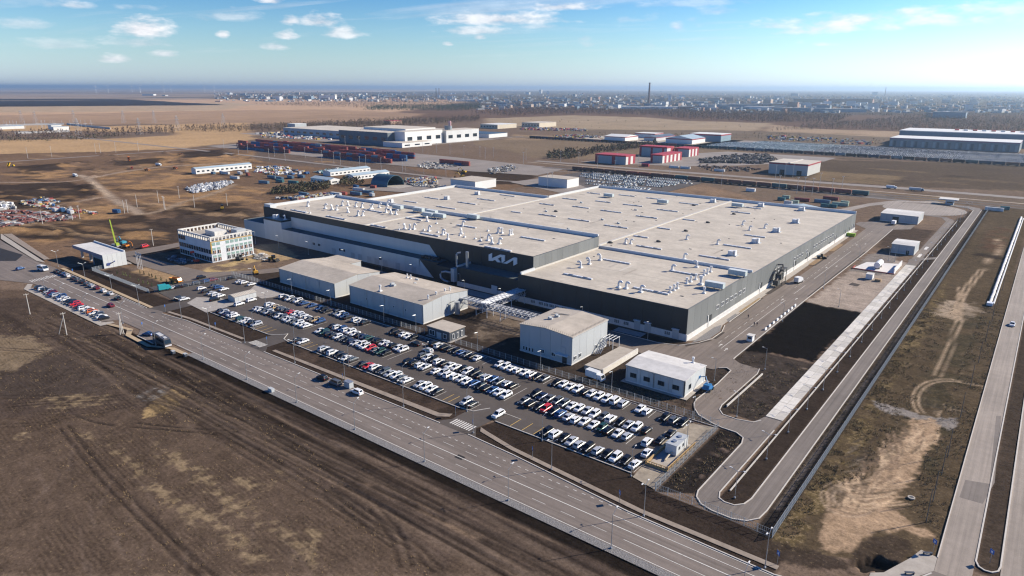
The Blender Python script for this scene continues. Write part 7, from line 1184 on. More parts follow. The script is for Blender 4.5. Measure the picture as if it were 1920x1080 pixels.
# white plant at the back
block('assembly_plant', 'long low grey hall at the left of the white plant in the distance', -1205, 800, -965, 905, 13, (0.36, 0.39, 0.41), RC, 'factory', wins=12)
block('assembly_plant', 'dark fronted central hall of the white plant behind the containers', -965, 748, -842, 890, 20, (0.13, 0.155, 0.17), RC, 'factory', wins=6)
block('assembly_plant', 'white right wing of the plant with dark window strips', -841, 762, -817, 848, 22, WH, RC, 'factory', winx=4)
block('assembly_plant', 'white rear block at the right end of the plant', -846, 852, -812, 936, 20, (0.60, 0.60, 0.585), RC, 'factory', winx=4)
block('assembly_plant', 'low white annex in front of the plant right wing', -839, 735, -795, 800, 7, WH, RC, 'building', winx=3)
block('assembly_plant', 'white upper storey set back on the plant roof', -950, 790, -845, 860, 24, WH, RC, 'building')
block('plant_lodge', 'separate grey and white cube left of the distant plant', -1264, 850, -1238, 878, 17, GYW, RW, 'building', wins=2)
SI = thing('grey_silo', 'grey silo with striped top rising over the white plant', 'silo', (-826, 872, 0)); part('shell', MB().tube([(0, 0, 0), (0, 0, 27)], 6.5, 14), Mc('silo', (0.22, 0.25, 0.27)), SI); part('top', MB().tube([(2, 2, 27), (2, 2, 35)], 2.6, 8), Mc('silotop', (0.55, 0.35, 0.36), var=0.5, scale=0.4), SI)
for k in range(16): T = thing('rooftop_unit', 'rooftop unit on the distant plant, %s from the left' % nth(k + 1), 'roof unit', (-955 + k * 7.2 + rg.uniform(-2, 2), 776 + rg.uniform(-4, 8), 17.4), 0, 'units on the plant roof'); part('casing', MB().box(-1.6, -1.4, 0, 1.6, 1.4, 2.2), PLGREY, T); part('cowl', MB().tube([(0, 0, 2.2), (0, 0, 3.4)], .7, 8), METAL, T)
block('red_brick_house', 'small tan house in front of the distant fields behind the plant', -1358, 1195, -1332, 1235, 8, (0.40, 0.26, 0.18), RR, 'house', wins=2)
block('cream_warehouse', 'cream warehouse right of the plant with flat roof', -1054, 1220, -1002, 1290, 9, CRM, RW, 'warehouse', wins=6); block('cream_warehouse', 'second cream warehouse beyond the first one', -1017, 1330, -965, 1400, 10, CRM, RC, 'warehouse', wins=6); block('blue_roof_store', 'pale store with dark blue roof behind the white plant', -925, 985, -830, 1040, 7, WH, M('navy_roof', (0.05, 0.09, 0.14), 0.6), 'warehouse')
# works yard buildings
block('site_barracks', 'long white two-storey site barracks on the diggings', -729, 366, -719.5, 432, 5.6, WH, RB, gable=1.2, axis='y', winx=12)
block('site_barracks', 'small white barracks in front of the two blue-roofed ones', -571.5, 405, -541.5, 417, 4.4, WH, RB, gable=1.6, axis='x', wins=6, winx=1); block('site_barracks', 'blue-roofed white barracks nearest the arched hangar', -563, 441, -550.5, 489, 4.4, WH, RB, gable=1.5, axis='y', winx=10); block('site_barracks', 'rear blue-roofed white barracks left of its twin', -607, 446, -594, 500, 4.4, WH, RB, gable=1.5, axis='y', winx=10)
AHG = thing('arched_hangar', 'dark arched hangar open towards the concrete floor', 'hangar', (-496, 439, 0)); n_ = 14; ring = lambda r_, x_: [(x_, r_ * math.cos(math.pi * k / n_), r_ * 0.92 * math.sin(math.pi * k / n_)) for k in range(n_ + 1)]
v = ring(11, -13) + ring(11, 10) + ring(10.6, -13) + ring(10.6, 10); m_ = n_ + 1; part('shell', MB().add(v, [(k, k + 1, m_ + k + 1, m_ + k) for k in range(n_)] + [(3 * m_ + k, 3 * m_ + k + 1, 2 * m_ + k + 1, 2 * m_ + k) for k in range(n_)] + [(m_ + k, m_ + k + 1, 3 * m_ + k + 1, 3 * m_ + k) for k in range(n_)] + [tuple(range(m_))]), Mc('arch', (0.07, 0.13, 0.16), rough=.45, metal=.3), AHG, smooth=False); part('floor', MB().box(-12, -10.4, 0, 24, 10.4, .12), CONC, AHG)
block('flat_store', 'white store with cream roof touching the back edge of the factory', -440, 466, -409.5, 496, 7.5, WH, ROOFB, 'warehouse'); block('flat_store', 'white block store in front of the yard of white cars', -384, 529, -351, 549, 8, WH, ROOFB, 'warehouse', wins=0)
PIP = thing('gatepost_shed', 'little white shed on the brown ground behind the factory', 'shed', (*ZG(960, 340, 4, [(1790, 75)])[0], 0)); part('wall', MB().box(-4, -1.4, 0, 4, 1.4, 2.6), WMETAL, PIP); part('roof', MB().box(-4.2, -1.6, 2.6, 4.2, 1.6, 2.8), ROOFW, PIP)
block('blue_roof_store', 'blue-roofed store at the rear right corner of the factory', -153, 494, -122, 520, 7.0, WH, RB, 'warehouse', gable=2.0, axis='y')
# red and grey sheds
def striped(name, label, x0, y0, x1, y1, h, nx, ny, redfirst=True):
    T = block(name, label, x0, y0, x1, y1, h, GYW, RR, 'shed', band=(REDC, h * .12))
    for k in range(nx): wp('panel', MB().box(x0 + (x1 - x0) * k / nx + .1, y0 - .35, 0, x0 + (x1 - x0) * (k + 1) / nx - .1, y0 - .16, h * .88), Mc('shedp', REDC if (k % 5 == 0) == redfirst and k % 5 in (0,) else (0.33, 0.37, 0.39), rough=.6, var=0), T)
    for k in range(ny): wp('panel', MB().box(x1 + .16, y0 + (y1 - y0) * k / ny + .1, 0, x1 + .35, y0 + (y1 - y0) * (k + 1) / ny - .1, h * .88), Mc('shedp', REDC if k % 2 else (0.62, 0.60, 0.57), rough=.6, var=0), T)
striped('striped_shed', 'red shed with pale grey bays, nearest the goods train', -451, 742, -408, 766, 10.5, 9, 4); striped('striped_shed', 'long red-roofed shed with grey bays at the back of its yard', -453, 862, -412, 884, 13, 12, 2); striped('striped_shed', 'red and grey shed with white and red end bays in the yard middle', -397, 786, -381, 842, 10, 5, 10); striped('striped_shed', 'red shed end block right of the long red-roofed shed', -411, 884, -390, 916, 11, 4, 6)
RBX = thing('red_container', 'red cargo container alone on the shed yard', 'container', (*ZG(960, 100, 4, [(1000, 848)])[0], 0)); part('shell', MB().box(-4.5, -1.5, .1, 4.5, 1.5, 3.2), Mc('redbox', REDC), RBX); part('door', MB().box(4.5, -1.3, .2, 4.6, 1.3, 3.0), Mc('redbox2', (0.30, 0.03, 0.04)), RBX)
T = block('cream_workshop', 'cream block with a red eave stripe beside the far road', -244, 768, -203, 817, 12, (0.46, 0.45, 0.42), RC, 'workshop', band=(REDC, 1.4)); wp('roof_ridge', MB().box(-224, 768, 12.3, -222, 817, 13.0), TRIM, T); wp('door', MB().box(-214, 767.7, 0, -209, 768, 5), DOORD, T); wp('door', MB().box(-232, 767.7, 0, -227, 768, 5), DOORD, T)
block('red_gable_hall', 'white hall with red gable and blue-grey roof, middle of the hangar group', -527, 1096, -479, 1150, 8, WH, RB, 'hall', gable=5, axis='y', band=(REDC, 1.5)); block('red_gable_hall', 'white-roofed hall with red trim at the left of the hangar group', -640, 1082, -598, 1130, 7, WH, RW, 'hall', gable=3, axis='x', band=(REDC, 1.2)); block('red_gable_hall', 'dark-roofed hall with red edge between its neighbours', -580, 1118, -556, 1195, 6, (0.5, 0.5, 0.5), M('slate_roof', (0.10, 0.13, 0.17), 0.6), 'hall', gable=3, axis='y', band=(REDC, 1.0)); block('red_gable_hall', 'large white-roofed hall with red end at the right of the hangar group', -520, 1175, -461, 1222, 12, (0.2, 0.28, 0.33), RW, 'hall', band=(REDC, 2)); block('red_gable_hall', 'small white hall with red trim behind the white-roofed one', -632, 1180, -590, 1215, 8, WH, RW, 'hall', band=(REDC, 1.5))
# big warehouse
BW = block('great_warehouse', 'very long warehouse with white roof and glazed front on the right horizon side', -212, 1256, -41, 1330, 14, (0.17, 0.20, 0.22), RW, 'warehouse', band=((0.20, 0.10, 0.16), 1.5)); wp('upper_hall', MB().box(-214, 1345, 0, -38, 1440, 21), Mc('uph', (0.12, 0.18, 0.24)), BW); wp('upper_roof', MB().box(-214.5, 1344.5, 21, -37.5, 1440.5, 22), RW, BW)
for k in range(34): wp('glazing', MB().box(-211 + k * 5, 1255.6, 1, -207.6 + k * 5, 1256.1, 10), Mc('glz', ((0.25, 0.31, 0.34), (0.10, 0.13, 0.15), (0.18, 0.22, 0.25))[k % 3], rough=.2, var=0), BW)
for k in range(8): wp('roof_block', MB().box(-140 + k * 13, 1400, 22, -134 + k * 13, 1406, 24), Mc('rblk', ((0.5, 0.12, 0.1), (0.6, 0.6, 0.6))[k % 2], var=0), BW)
# goods trains
WGC = {'rust red': (0.24, 0.075, 0.055), 'brown': (0.165, 0.082, 0.062), 'teal': (0.045, 0.11, 0.12), 'dark blue': (0.035, 0.055, 0.09), 'black': (0.03, 0.03, 0.034), 'grey blue': (0.13, 0.19, 0.23)}
BOG = MB().box(-6.5, -1.0, .5, 6.5, 1.0, 1.0)
for s_ in (-4.3, 4.3): BOG.box(s_ - 1.3, -1.1, 0.1, s_ + 1.3, 1.1, .7)
BOG = BOG.mesh('bogie', RUBBER); WGM = {}
def wagon(x, y, c, label, group, z=0.2, rz=0.0):
    if c not in WGM:
        mb = MB().box(-6.6, -1.45, 1.0, 6.6, 1.45, 3.9)
        for k in range(9): mb.box(-6.3 + k * 1.53, -1.56, 1.05, -6.15 + k * 1.53, 1.56, 3.85)
        WGM[c] = (mb.mesh('body', Mc('wagon', WGC[c], rough=.8, var=0.25, scale=.3)), MB().box(-6.3, -1.2, 3.9, 6.3, 1.2, 4.05).mesh('load', Mc('load', tuple(q * .7 for q in WGC[c]))))
    T = thing('goods_wagon', label, 'goods wagon', (x, y, z), rz, group); obj('body', WGM[c][0], T); obj('bogie', BOG, T); obj('load', WGM[c][1], T)
for k in range(22): c = rg.choice(('rust red', 'brown', 'rust red', 'brown', 'brown', 'teal')) if k < 21 else 'teal'; wagon(-421 + k * 14.0, 655.5, c, '%s goods wagon, %s from the left in the train behind the factory' % (c, nth(k + 1)), 'wagons of the near goods train')
for k in range(54): c = rg.choice(('dark blue', 'black', 'brown', 'grey blue', 'dark blue', 'teal')) if k > 22 else rg.choice(('brown', 'black', 'rust red', 'dark blue')); wagon(-765 + k * 14.0, 1034, c, '%s goods wagon, %s from the left in the far train' % (c, nth(k + 1)), 'wagons of the far goods train')
# containers
CTC = {'rust red': (0.34, 0.085, 0.062), 'maroon': (0.22, 0.055, 0.055), 'blue': (0.035, 0.11, 0.24), 'grey blue': (0.11, 0.19, 0.26), 'teal': (0.05, 0.16, 0.17), 'pale green': (0.34, 0.42, 0.33), 'white': (0.6, 0.6, 0.58)}
CTM = {}
def container(x, y, z, c, label, group=None, rz=0.0, L_=12.0):
    k = (c, L_)
    if k not in CTM:
        mb = MB().box(-L_ / 2 + .05, -1.17, .08, L_ / 2 - .05, 1.17, 2.52)
        for a in (-L_ / 2, L_ / 2 - .15):
            for b in (-1.22, 1.07): mb.box(a, b, 0, a + .15, b + .15, 2.6)
        mb.box(-L_ / 2, -1.22, 2.5, L_ / 2, -1.1, 2.6).box(-L_ / 2, 1.1, 2.5, L_ / 2, 1.22, 2.6)
        CTM[k] = (mb.mesh('shell', Mc('cont', CTC[c], rough=.7, var=.25, scale=.35)), MB().box(L_ / 2 - .04, -1.05, .15, L_ / 2, -.04, 2.45).box(L_ / 2 - .04, .04, .15, L_ / 2, 1.05, 2.45).mesh('door', Mc('contd', tuple(q * .8 for q in CTC[c]), rough=.7, var=.2, scale=.5)))
    T = thing('shipping_container', label, 'container', (x, y, z), rz, group); obj('shell', CTM[k][0], T); obj('door', CTM[k][1], T)
CR_ = [('the front left block', -985, -853, (571, 574), 3), ('the front middle block', -775, -641, (573, 576), 3), ('the second left block', -1033, -797, (602,), 3), ('the second middle block', -790, -645, (601,), 3), ('the third left block', -1033, -800, (633,), 3), ('the third middle block', -769, -661, (630,), 3), ('the rear block', -1000, -730, (662,), 2), ('the low right block', -595, -541, (612,), 2)]
for wh_, x0, x1, ys, nh in CR_:
    x_ = x0 + 6; col_ = 0
    while x_ < x1:
        for y_ in ys[:1]:
            hh = nh if rg.random() < .75 else nh - 1
            base_ = rg.choice(('rust red', 'rust red', 'maroon', 'rust red', 'rust red', 'maroon', 'blue'))
            for s_ in range(max(1, hh)):
                c = base_ if rg.random() < .7 else rg.choice(('blue', 'rust red', 'maroon', 'grey blue')); lv = ('bottom', 'middle', 'top')[s_] if hh > 1 else 'only'
                container(x_, y_, 0.08 + s_ * 2.62, c, '%s container, %s layer of stack %s from the left in %s' % (c, lv, nth(col_ + 1), wh_), 'containers stacked in the yard')
        x_ += 12.3; col_ += 1
# site cabins and loose containers
LOOSE = [(1440, 340, 4, ((1480, 132, 'rust red'), (1640, 130, 'rust red'), (1700, 155, 'teal'), (1570, 125, 'pale green'), (1660, 165, 'pale green')), 'north of the factory')] if False else []
for k, (px, py, c, L_) in enumerate(((255, 148, 'maroon', 12), (135, 128, 'pale green', 6), (100, 142, 'teal', 6), (405, 160, 'grey blue', 12), (470, 138, 'maroon', 12), (200, 165, 'pale green', 6), (425, 192, 'teal', 6), (485, 195, 'teal', 6), (540, 182, 'pale green', 12), (575, 170, 'pale green', 6), (150, 170, 'white', 6))): container(*ZG(1440, 340, 4, [(px, py)])[0], 0, c, '%s container by the rear right corner of the factory, %s of the group' % (c, nth(k + 1)), 'loose containers behind the factory', rg.uniform(-.04, .04), L_)
for k, (px, py, c, L_) in enumerate(((770, 1030, 'white', 12), (870, 1070, 'white', 6), (750, 1060, 'grey blue', 12), (840, 1050, 'grey blue', 12), (880, 1010, 'rust red', 6), (750, 1008, 'blue', 6), (600, 1065, 'white', 12), (660, 1060, 'rust red', 6), (360, 1065, 'grey blue', 12), (120, 935, 'grey blue', 12), (180, 945, 'grey blue', 12), (260, 935, 'grey blue', 12), (340, 930, 'grey blue', 12), (60, 975, 'grey blue', 12), (180, 965, 'teal', 12), (280, 975, 'teal', 12), (370, 985, 'teal', 12))): container(*ZG(480, 100, 4, [(px, py)])[0], 0, c, '%s site cabin left of the factory, %s of the scattered group' % (c, nth(k + 1)), 'site cabins left of the factory', rg.uniform(-.2, .2), L_)
for k, (px, py, c, L_) in enumerate(((160, 0, 'white', 6), (160, 5, 'blue', 6))): pass
for k, (px, py, c) in enumerate(((875, 235, 'blue'), (415, 225, 'white'), (470, 225, 'blue'), (530, 240, 'white'))): container(*ZG(0, 340, 4, [(px, py)])[0], 0, c, '%s cabin on the material yard at far left, %s from the left' % (c, nth(k + 1)), 'cabins on the material yard', rg.uniform(-.3, .3), 6)
for k, (px, py, c) in enumerate(((1690, 905, 'white'), (1760, 940, 'white'), (1800, 905, 'white'), (1850, 890, 'white'), (1660, 900, 'blue'), (1860, 915, 'rust red'), (1600, 905, 'grey blue'))): container(*ZG(0, 100, 4, [(px, py)])[0], 0, c, '%s cabin beside the long white barracks, %s from the left' % (c, nth(k + 1)), 'cabins by the barracks', rg.uniform(-.3, .3), 12 if k < 3 else 6)
for k, (px, py, c, L_) in enumerate(((1215, 860, 'white', 12), (1555, 885, 'white', 12), (1300, 865, 'white', 12), (1690, 200, 'white', 12))): container(*(ZG(960, 100, 4, [(px, py)])[0] if k < 3 else ZG(1440, 340, 4, [(1695, 220)])[0]), 0, c, 'white cabin ' + ('on the road side of the striped sheds', 'near the scrap field', 'between the striped sheds and the scrap field', 'beyond the ring road fence')[k], None, 0, L_)
container(*ZG(1440, 340, 4, [(1775, 212)])[0], 0, 'teal', 'teal cabin beyond the ring road fence, right of the white one', None, 0, 6)
for k, (px, py) in enumerate(((1210, 980), (1245, 940), (2010, 590), (1130, 650))): pass
# ------------------------------------------------------------------ loose heaps: scrap, rubble, building materials
def heap(name, label, cat, pts, n, sz, cols, hmax=1.6, seed=0, px=None):
    r_ = random.Random(seed); poly = np.array(pts); mbs = [MB() for _ in cols]; x0, y0 = poly.min(0); x1, y1 = poly.max(0); k = 0; tries = 0
    while k < n and tries < n * 12:
        tries += 1; a, b = r_.uniform(x0, x1), r_.uniform(y0, y1)
        if poly_sd(pts, np.array([a]), np.array([b]))[0] < 0: continue
        k += 1; s_ = sz * r_.uniform(.4, 1.4); q = s_ * r_.uniform(.3, 1.2); hz_ = hmax * r_.uniform(.15, 1)
        mbs[r_.randrange(len(cols))].box(a - s_ / 2, b - q / 2, 0, a + s_ / 2, b + q / 2, hz_, r_.uniform(0, 3.14))
    me_ = bpy.data.meshes.new(name); vs = []; fs = []; mi = []; o_ = 0
    for i, m_ in enumerate(mbs): vs += m_.v; fs += [tuple(j + o_ for j in f) for f in m_.f]; mi += [i] * len(m_.f); o_ = len(vs)
    me_.from_pydata(vs, [], fs); 
    for c in cols: me_.materials.append(Mc('heap', c, rough=.8, var=.2, scale=.8))
    me_.polygons.foreach_set('material_index', mi); me_.update(); stuff(name, me_, label, cat)
GR = [(0.5, 0.5, 0.48), (0.3, 0.29, 0.27), (0.12, 0.11, 0.10), (0.38, 0.33, 0.27)]; COLF = GR + [(0.32, 0.07, 0.06), (0.05, 0.13, 0.28), (0.45, 0.32, 0.1)]
heap('rubble_pile', 'grey and white rubble spread below the long barracks', 'rubble', ZG(0, 100, 4, [(1390, 1010), (1480, 985), (1740, 955), (1750, 975), (1640, 1020), (1460, 1050), (1400, 1030)]), 520, 1.8, [(0.55, 0.55, 0.55), (0.4, 0.4, 0.4), (0.2, 0.22, 0.25), (0.62, 0.62, 0.62)], 1.5, 1)
heap('building_materials', 'red and grey building materials laid out on the far left yard', 'materials', ZG(0, 340, 4, [(-100, 240), (120, 220), (330, 235), (580, 265), (560, 285), (240, 315), (-100, 360)]), 420, 3.2, [(0.20, 0.07, 0.055), (0.23, 0.09, 0.07), (0.28, 0.25, 0.22), (0.10, 0.09, 0.09), (0.38, 0.37, 0.36)], 1.2, 2)
heap('building_materials', 'mixed materials behind the red ones on the left yard', 'materials', ZG(0, 340, 4, [(130, 160), (330, 120), (450, 150), (400, 190), (760, 240), (700, 250), (480, 230), (250, 190)]), 200, 2.6, COLF, 1.6, 3)
heap('building_materials', 'white sacks and sheets at the left edge of the yard', 'materials', ZG(0, 340, 4, [(-60, 165), (90, 165), (110, 205), (-60, 225)]), 90, 2.6, [(0.6, 0.6, 0.6), (0.4, 0.38, 0.35)], 2, 4)
heap('scrap_field', 'dark scrap heap right of the striped sheds', 'scrap', ZG(960, 100, 4, [(1400, 800), (1640, 770), (1900, 760), (2000, 800), (1880, 830), (1600, 825), (1420, 825)]), 800, 3.0, [(0.035, 0.033, 0.032), (0.07, 0.06, 0.055), (0.15, 0.12, 0.10), (0.22, 0.2, 0.18)], 3.5, 5)
heap('scrap_field', 'brown scrap strip in front of the dark heap', 'scrap', ZG(960, 100, 4, [(1390, 840), (1700, 855), (1860, 870), (1800, 890), (1500, 880), (1400, 860)]), 160, 2.6, [(0.13, 0.08, 0.06), (0.06, 0.05, 0.045), (0.25, 0.2, 0.16)], 2, 6)
heap('parts_stacks', 'dense coloured parts stacks beside the arched hangar', 'stacks', ZG(480, 100, 4, [(1110, 945), (1340, 935), (1360, 980), (1200, 985), (1120, 970)]), 420, 2.2, COLF, 2.6, 7)
heap('parts_stacks', 'low pale stacks in front of the hangar parts', 'stacks', ZG(480, 100, 4, [(1120, 975), (1240, 985), (1420, 1000), (1400, 1012), (1200, 1000)]), 120, 2.2, GR, 1.6, 8)
heap('yard_rubble', 'pale broken concrete on the container yard edge', 'rubble', ZG(480, 100, 4, [(1200, 840), (1280, 815), (1480, 835), (1500, 850), (1360, 870), (1240, 860)]), 200, 2.6, GR, 1.3, 9)
heap('yard_rubble', 'mixed rubble at the right end of the container yard', 'rubble', ZG(480, 100, 4, [(1730, 870), (1900, 840), (1960, 860), (1900, 890), (1760, 905)]), 160, 2.4, GR, 1.5, 10)
heap('plant_parking', 'vehicles and crates in front of the distant plant', 'yard goods', ZG(480, 100, 4, [(0, 600), (200, 590), (560, 625), (560, 650), (300, 645), (60, 640)]), 170, 5, COLF + [(0.6, 0.6, 0.6)] * 3, 3, 11)
heap('site_clutter', 'cars and crates along the diggings behind the hedge', 'yard goods', ZG(480, 100, 4, [(0, 850), (180, 850), (330, 880), (400, 905), (120, 915), (0, 890)]), 200, 3.0, COLF + [(0.6, 0.6, 0.6)] * 3, 2, 12)
heap('site_clutter', 'teal and white goods stacked near the blue-roofed barracks', 'yard goods', ZG(480, 100, 4, [(430, 890), (560, 870), (720, 865), (700, 895), (520, 905)]), 200, 2.6, [(0.12, 0.25, 0.27), (0.5, 0.5, 0.5), (0.08, 0.1, 0.1)], 2, 13)
heap('site_clutter', 'building goods left of the rear left factory corner', 'yard goods', ZG(480, 340, 4, [(140, 130), (260, 125), (500, 95), (620, 95), (560, 115), (300, 140)]), 150, 2.4, COLF, 2, 14)
heap('office_materials', 'pale slabs stacked beside the unfinished office', 'materials', ZG(440, 370, 8, [(250, 880), (370, 830), (500, 880), (520, 930), (420, 945), (330, 920)]), 50, 2.4, GR, .8, 15)
heap('hangar_goods', 'goods in front of the red-gabled hangar group', 'yard goods', ZG(960, 100, 4, [(300, 620), (500, 610), (670, 625), (680, 640), (500, 640), (320, 635)]), 160, 4, COLF + [(0.5, 0.4, 0.08)], 2.5, 16)
heap('far_goods', 'colourful goods by the cream warehouses', 'yard goods', ZG(960, 100, 4, [(60, 560), (300, 560), (560, 572), (560, 585), (260, 580), (70, 575)]), 300, 4, COLF + [(0.3, 0.06, 0.1)], 3, 17)
heap('far_goods', 'machines scattered right of the hangar group', 'yard goods', ZG(1440, 100, 4, [(0, 620), (300, 630), (760, 655), (840, 690), (500, 680), (0, 650)]), 150, 5, COLF, 3, 18)
heap('forecourt_goods', 'pallets and cars in the shade of the unfinished office', 'yard goods', [(-372, 166), (-352, 165), (-352, 172), (-372, 173)], 60, 1.6, [(0.1, 0.11, 0.13), (0.3, 0.32, 0.35), (0.05, 0.06, 0.08)], 1.2, 19)
def carfield(name, label, rows, seed):
    r_ = random.Random(seed); A = MB(); Bm = MB(); C_ = MB()
    for (x0, x1, y_, fill) in rows:
        x_ = x0
        while x_ < x1:
            if r_.random() < fill:
                t_ = (A if r_.random() < .82 else Bm); t_.add([(x_ - .88, y_ - 2.1, .3), (x_ + .88, y_ - 2.1, .3), (x_ + .88, y_ + 2.1, .3), (x_ - .88, y_ + 2.1, .3), (x_ - .85, y_ - 2.1, .95), (x_ + .85, y_ - 2.1, .95), (x_ + .85, y_ + 2.1, .8), (x_ - .85, y_ + 2.1, .8)], [(0, 1, 5, 4), (1, 2, 6, 5), (2, 3, 7, 6), (3, 0, 4, 7), (4, 5, 6, 7)])
                C_.add([(x_ - .78, y_ - 1.8, .9), (x_ + .78, y_ - 1.8, .9), (x_ + .78, y_ + .9, .9), (x_ - .78, y_ + .9, .9), (x_ - .62, y_ - 1.3, 1.42), (x_ + .62, y_ - 1.3, 1.42), (x_ + .62, y_ + .2, 1.42), (x_ - .62, y_ + .2, 1.42)], [(0, 1, 5, 4), (1, 2, 6, 5), (2, 3, 7, 6), (3, 0, 4, 7)])
                t_.add([(x_ - .62, y_ - 1.3, 1.43), (x_ + .62, y_ - 1.3, 1.43), (x_ + .62, y_ + .2, 1.43), (x_ - .62, y_ + .2, 1.43)], [(0, 1, 2, 3)])
            x_ += 2.6
    me_ = bpy.data.meshes.new(name); vs = A.v + Bm.v + C_.v; a, b = len(A.v), len(A.v) + len(Bm.v); me_.from_pydata(vs, [], A.f + [tuple(j + a for j in f) for f in Bm.f] + [tuple(j + b for j in f) for f in C_.f])
    for m_ in (carpaint('w'), carpaint('g'), CARGL): me_.materials.append(m_)
    me_.polygons.foreach_set('material_index', [0] * len(A.f) + [1] * len(Bm.f) + [2] * len(C_.f)); me_.update(); stuff(name, me_, label, 'cars')
carfield('stored_cars', 'rows of new white cars on the dark yard behind the factory', [(x0 + rg.uniform(-6, 6), x1 + rg.uniform(-12, 0), y_, f_) for x0, x1, y_, f_ in ((-330, -276, 546, .95), (-320, -274, 553, .8), (-350, -285, 566, .6), (-322, -276, 572, .9), (-362, -300, 585, .6), (-330, -275, 592, .9), (-375, -280, 604, .75), (-385, -272, 612, .9), (-395, -275, 624, .8), (-400, -272, 631, .9), (-400, -330, 643, .8), (-350, -272, 648, .7))], 3)
carfield('stored_cars', 'vast field of pale blue-white new cars in front of the great warehouse', [(-445 + rg.uniform(-5, 5) + (k > 20) * 40, 36, 1076 + k * 5.0, .95 - .12 * (k % 6 == 0)) for k in range(31)], 4)
# ------------------------------------------------------------------ poles and pylons far away
PM = MB().tube([(0, 0, 0), (0, 0, 14)], .16, 5).mesh('pole', M('far_pole', (0.55, 0.53, 0.50), 0.8, var=0)); PH = MB().box(-1.0, -.25, 13.8, 1.0, .25, 14.1).mesh('lamp_head', M('far_pole_b', (0.5, 0.5, 0.5), 0.8, var=0))
MASTS = [(480, 100, 4, q) for q in ((140, 775), (370, 785), (585, 828), (635, 838), (780, 868), (825, 858), (940, 878), (1100, 890), (1120, 885), (1260, 905), (1425, 925), (100, 800), (220, 805), (495, 815), (1150, 740), (1250, 745), (1355, 750), (1455, 760), (1560, 770), (1680, 780), (1720, 790), (1780, 785), (670, 690), (775, 690))] + [(960, 100, 4, q) for q in ((85, 830), (105, 800), (300, 1005), (365, 820), (500, 830), (640, 860), (770, 900), (785, 830), (945, 860), (1180, 935), (1570, 990), (730, 1000), (265, 1010))] + [(1440, 100, 4, q) for q in ((55, 940), (80, 1030), (125, 930), (185, 930), (270, 1050), (215, 1050), (330, 1060), (385, 1010), (475, 1060), (550, 1040))] + [(0, 100, 4, q) for q in ((210, 790), (390, 780), (720, 755), (755, 750), (870, 745), (1040, 735), (1680, 720), (1860, 745), (1790, 760))]
for k, (ox, oy, s_, q) in enumerate(sorted(MASTS, key=lambda m: m[0] + m[3][0] / 4)): T = thing('tall_lamp', 'thin pale lamp mast behind the factory, %s from the left in the middle distance' % nth(k + 1), 'lamp mast', (*ZG(ox, oy, s_, [q])[0], 0), 0, 'lamp masts behind the factory'); obj('pole', PM, T); obj('lamp_head', PH, T)
def pylon_mesh(h):
    mb = MB(); w0, w1 = h * .13, h * .02
    for sx in (-1, 1):
        for sy in (-1, 1): mb.tube([(sx * w0, sy * w0, 0), (sx * w1, sy * w1, h)], .16, 4)
    for k in range(6):
        z0, z1 = h * k / 6, h * (k + 1) / 6; a, b = w0 + (w1 - w0) * k / 6, w0 + (w1 - w0) * (k + 1) / 6
        for s_ in (-1, 1): mb.tube([(-a, s_ * a, z0), (b, s_ * b, z1)], .1, 4); mb.tube([(s_ * a, -a, z0), (s_ * b, b, z1)], .1, 4)
    return mb.mesh('tower', M('pylon_steel', (0.45, 0.46, 0.47), 0.6, var=0)), MB().box(-h * .16, -.2, h * .72, h * .16, .2, h * .74).box(-h * .12, -.2, h * .86, h * .12, .2, h * .88).mesh('crossarm', M('pylon_steel', (0.45, 0.46, 0.47)))
pa, pb = pylon_mesh(32)
for k, (px, py) in enumerate(((270, 530), (1335, 582), (1680, 558), (560, 520), (165, 520), (930, 525), (1160, 525), (590, 612), (1050, 610))): T = thing('power_pylon', 'steel lattice pylon above the left fields, %s in the scattered line' % nth(k + 1), 'pylon', (*ZG(0, 100, 4, [(px, py)])[0], 0), .5, 'pylons over the left fields'); obj('tower', pa, T); obj('crossarm', pb, T)
SBM = MB().tube([(0, 0, 0), (0, 0, 17)], .25, 4).mesh('mast', M('pylon_steel', (0.45, 0.46, 0.47))); SBX = MB().box(-4, -.2, 9, 4, .2, 9.5).mesh('crossbar', M('pylon_steel', (0.45, 0.46, 0.47)))
for k in range(26): T = thing('substation_mast', 'thin steel mast in the far left substation, %s from the left' % nth(k + 1), 'mast', (-1880 + k * 5.5, 470 + k * 7.4 + rg.uniform(-14, 14), 0), rg.uniform(0, 3), 'masts of the substation'); obj('mast', SBM, T); obj('crossbar', SBX, T)
for lb, x0, y0, x1, y1, h in (('low blue-roofed substation hall at the far left edge', -1840, 500, -1810, 545, 6), ('white substation house left of the bare trees', -1700, 560, -1685, 590, 7), ('grey substation control block', -1745, 570, -1725, 590, 9)): block('substation_house', lb, x0, y0, x1, y1, h, WH, RB)
for lb, a, b in (('long pale wall along the back of the substation', (-1970, 545), (-1925, 664)), ('long pale wall on the right side of the substation', (-1918, 668), (-1640, 655)), ('white wall on the near side of the substation', (-1620, 470), (-1600, 560))): T = thing('perimeter_wall', lb, 'wall', (a[0], a[1], 0)); part('wall', MB().ribbon([(0, 0), (b[0] - a[0], b[1] - a[1])], .8, 0, 4), Mc('pwall', (0.55, 0.53, 0.5)), T); part('coping', MB().ribbon([(0, 0), (b[0] - a[0], b[1] - a[1])], 1.1, 4.0, 4.2), PLGREY2, T)
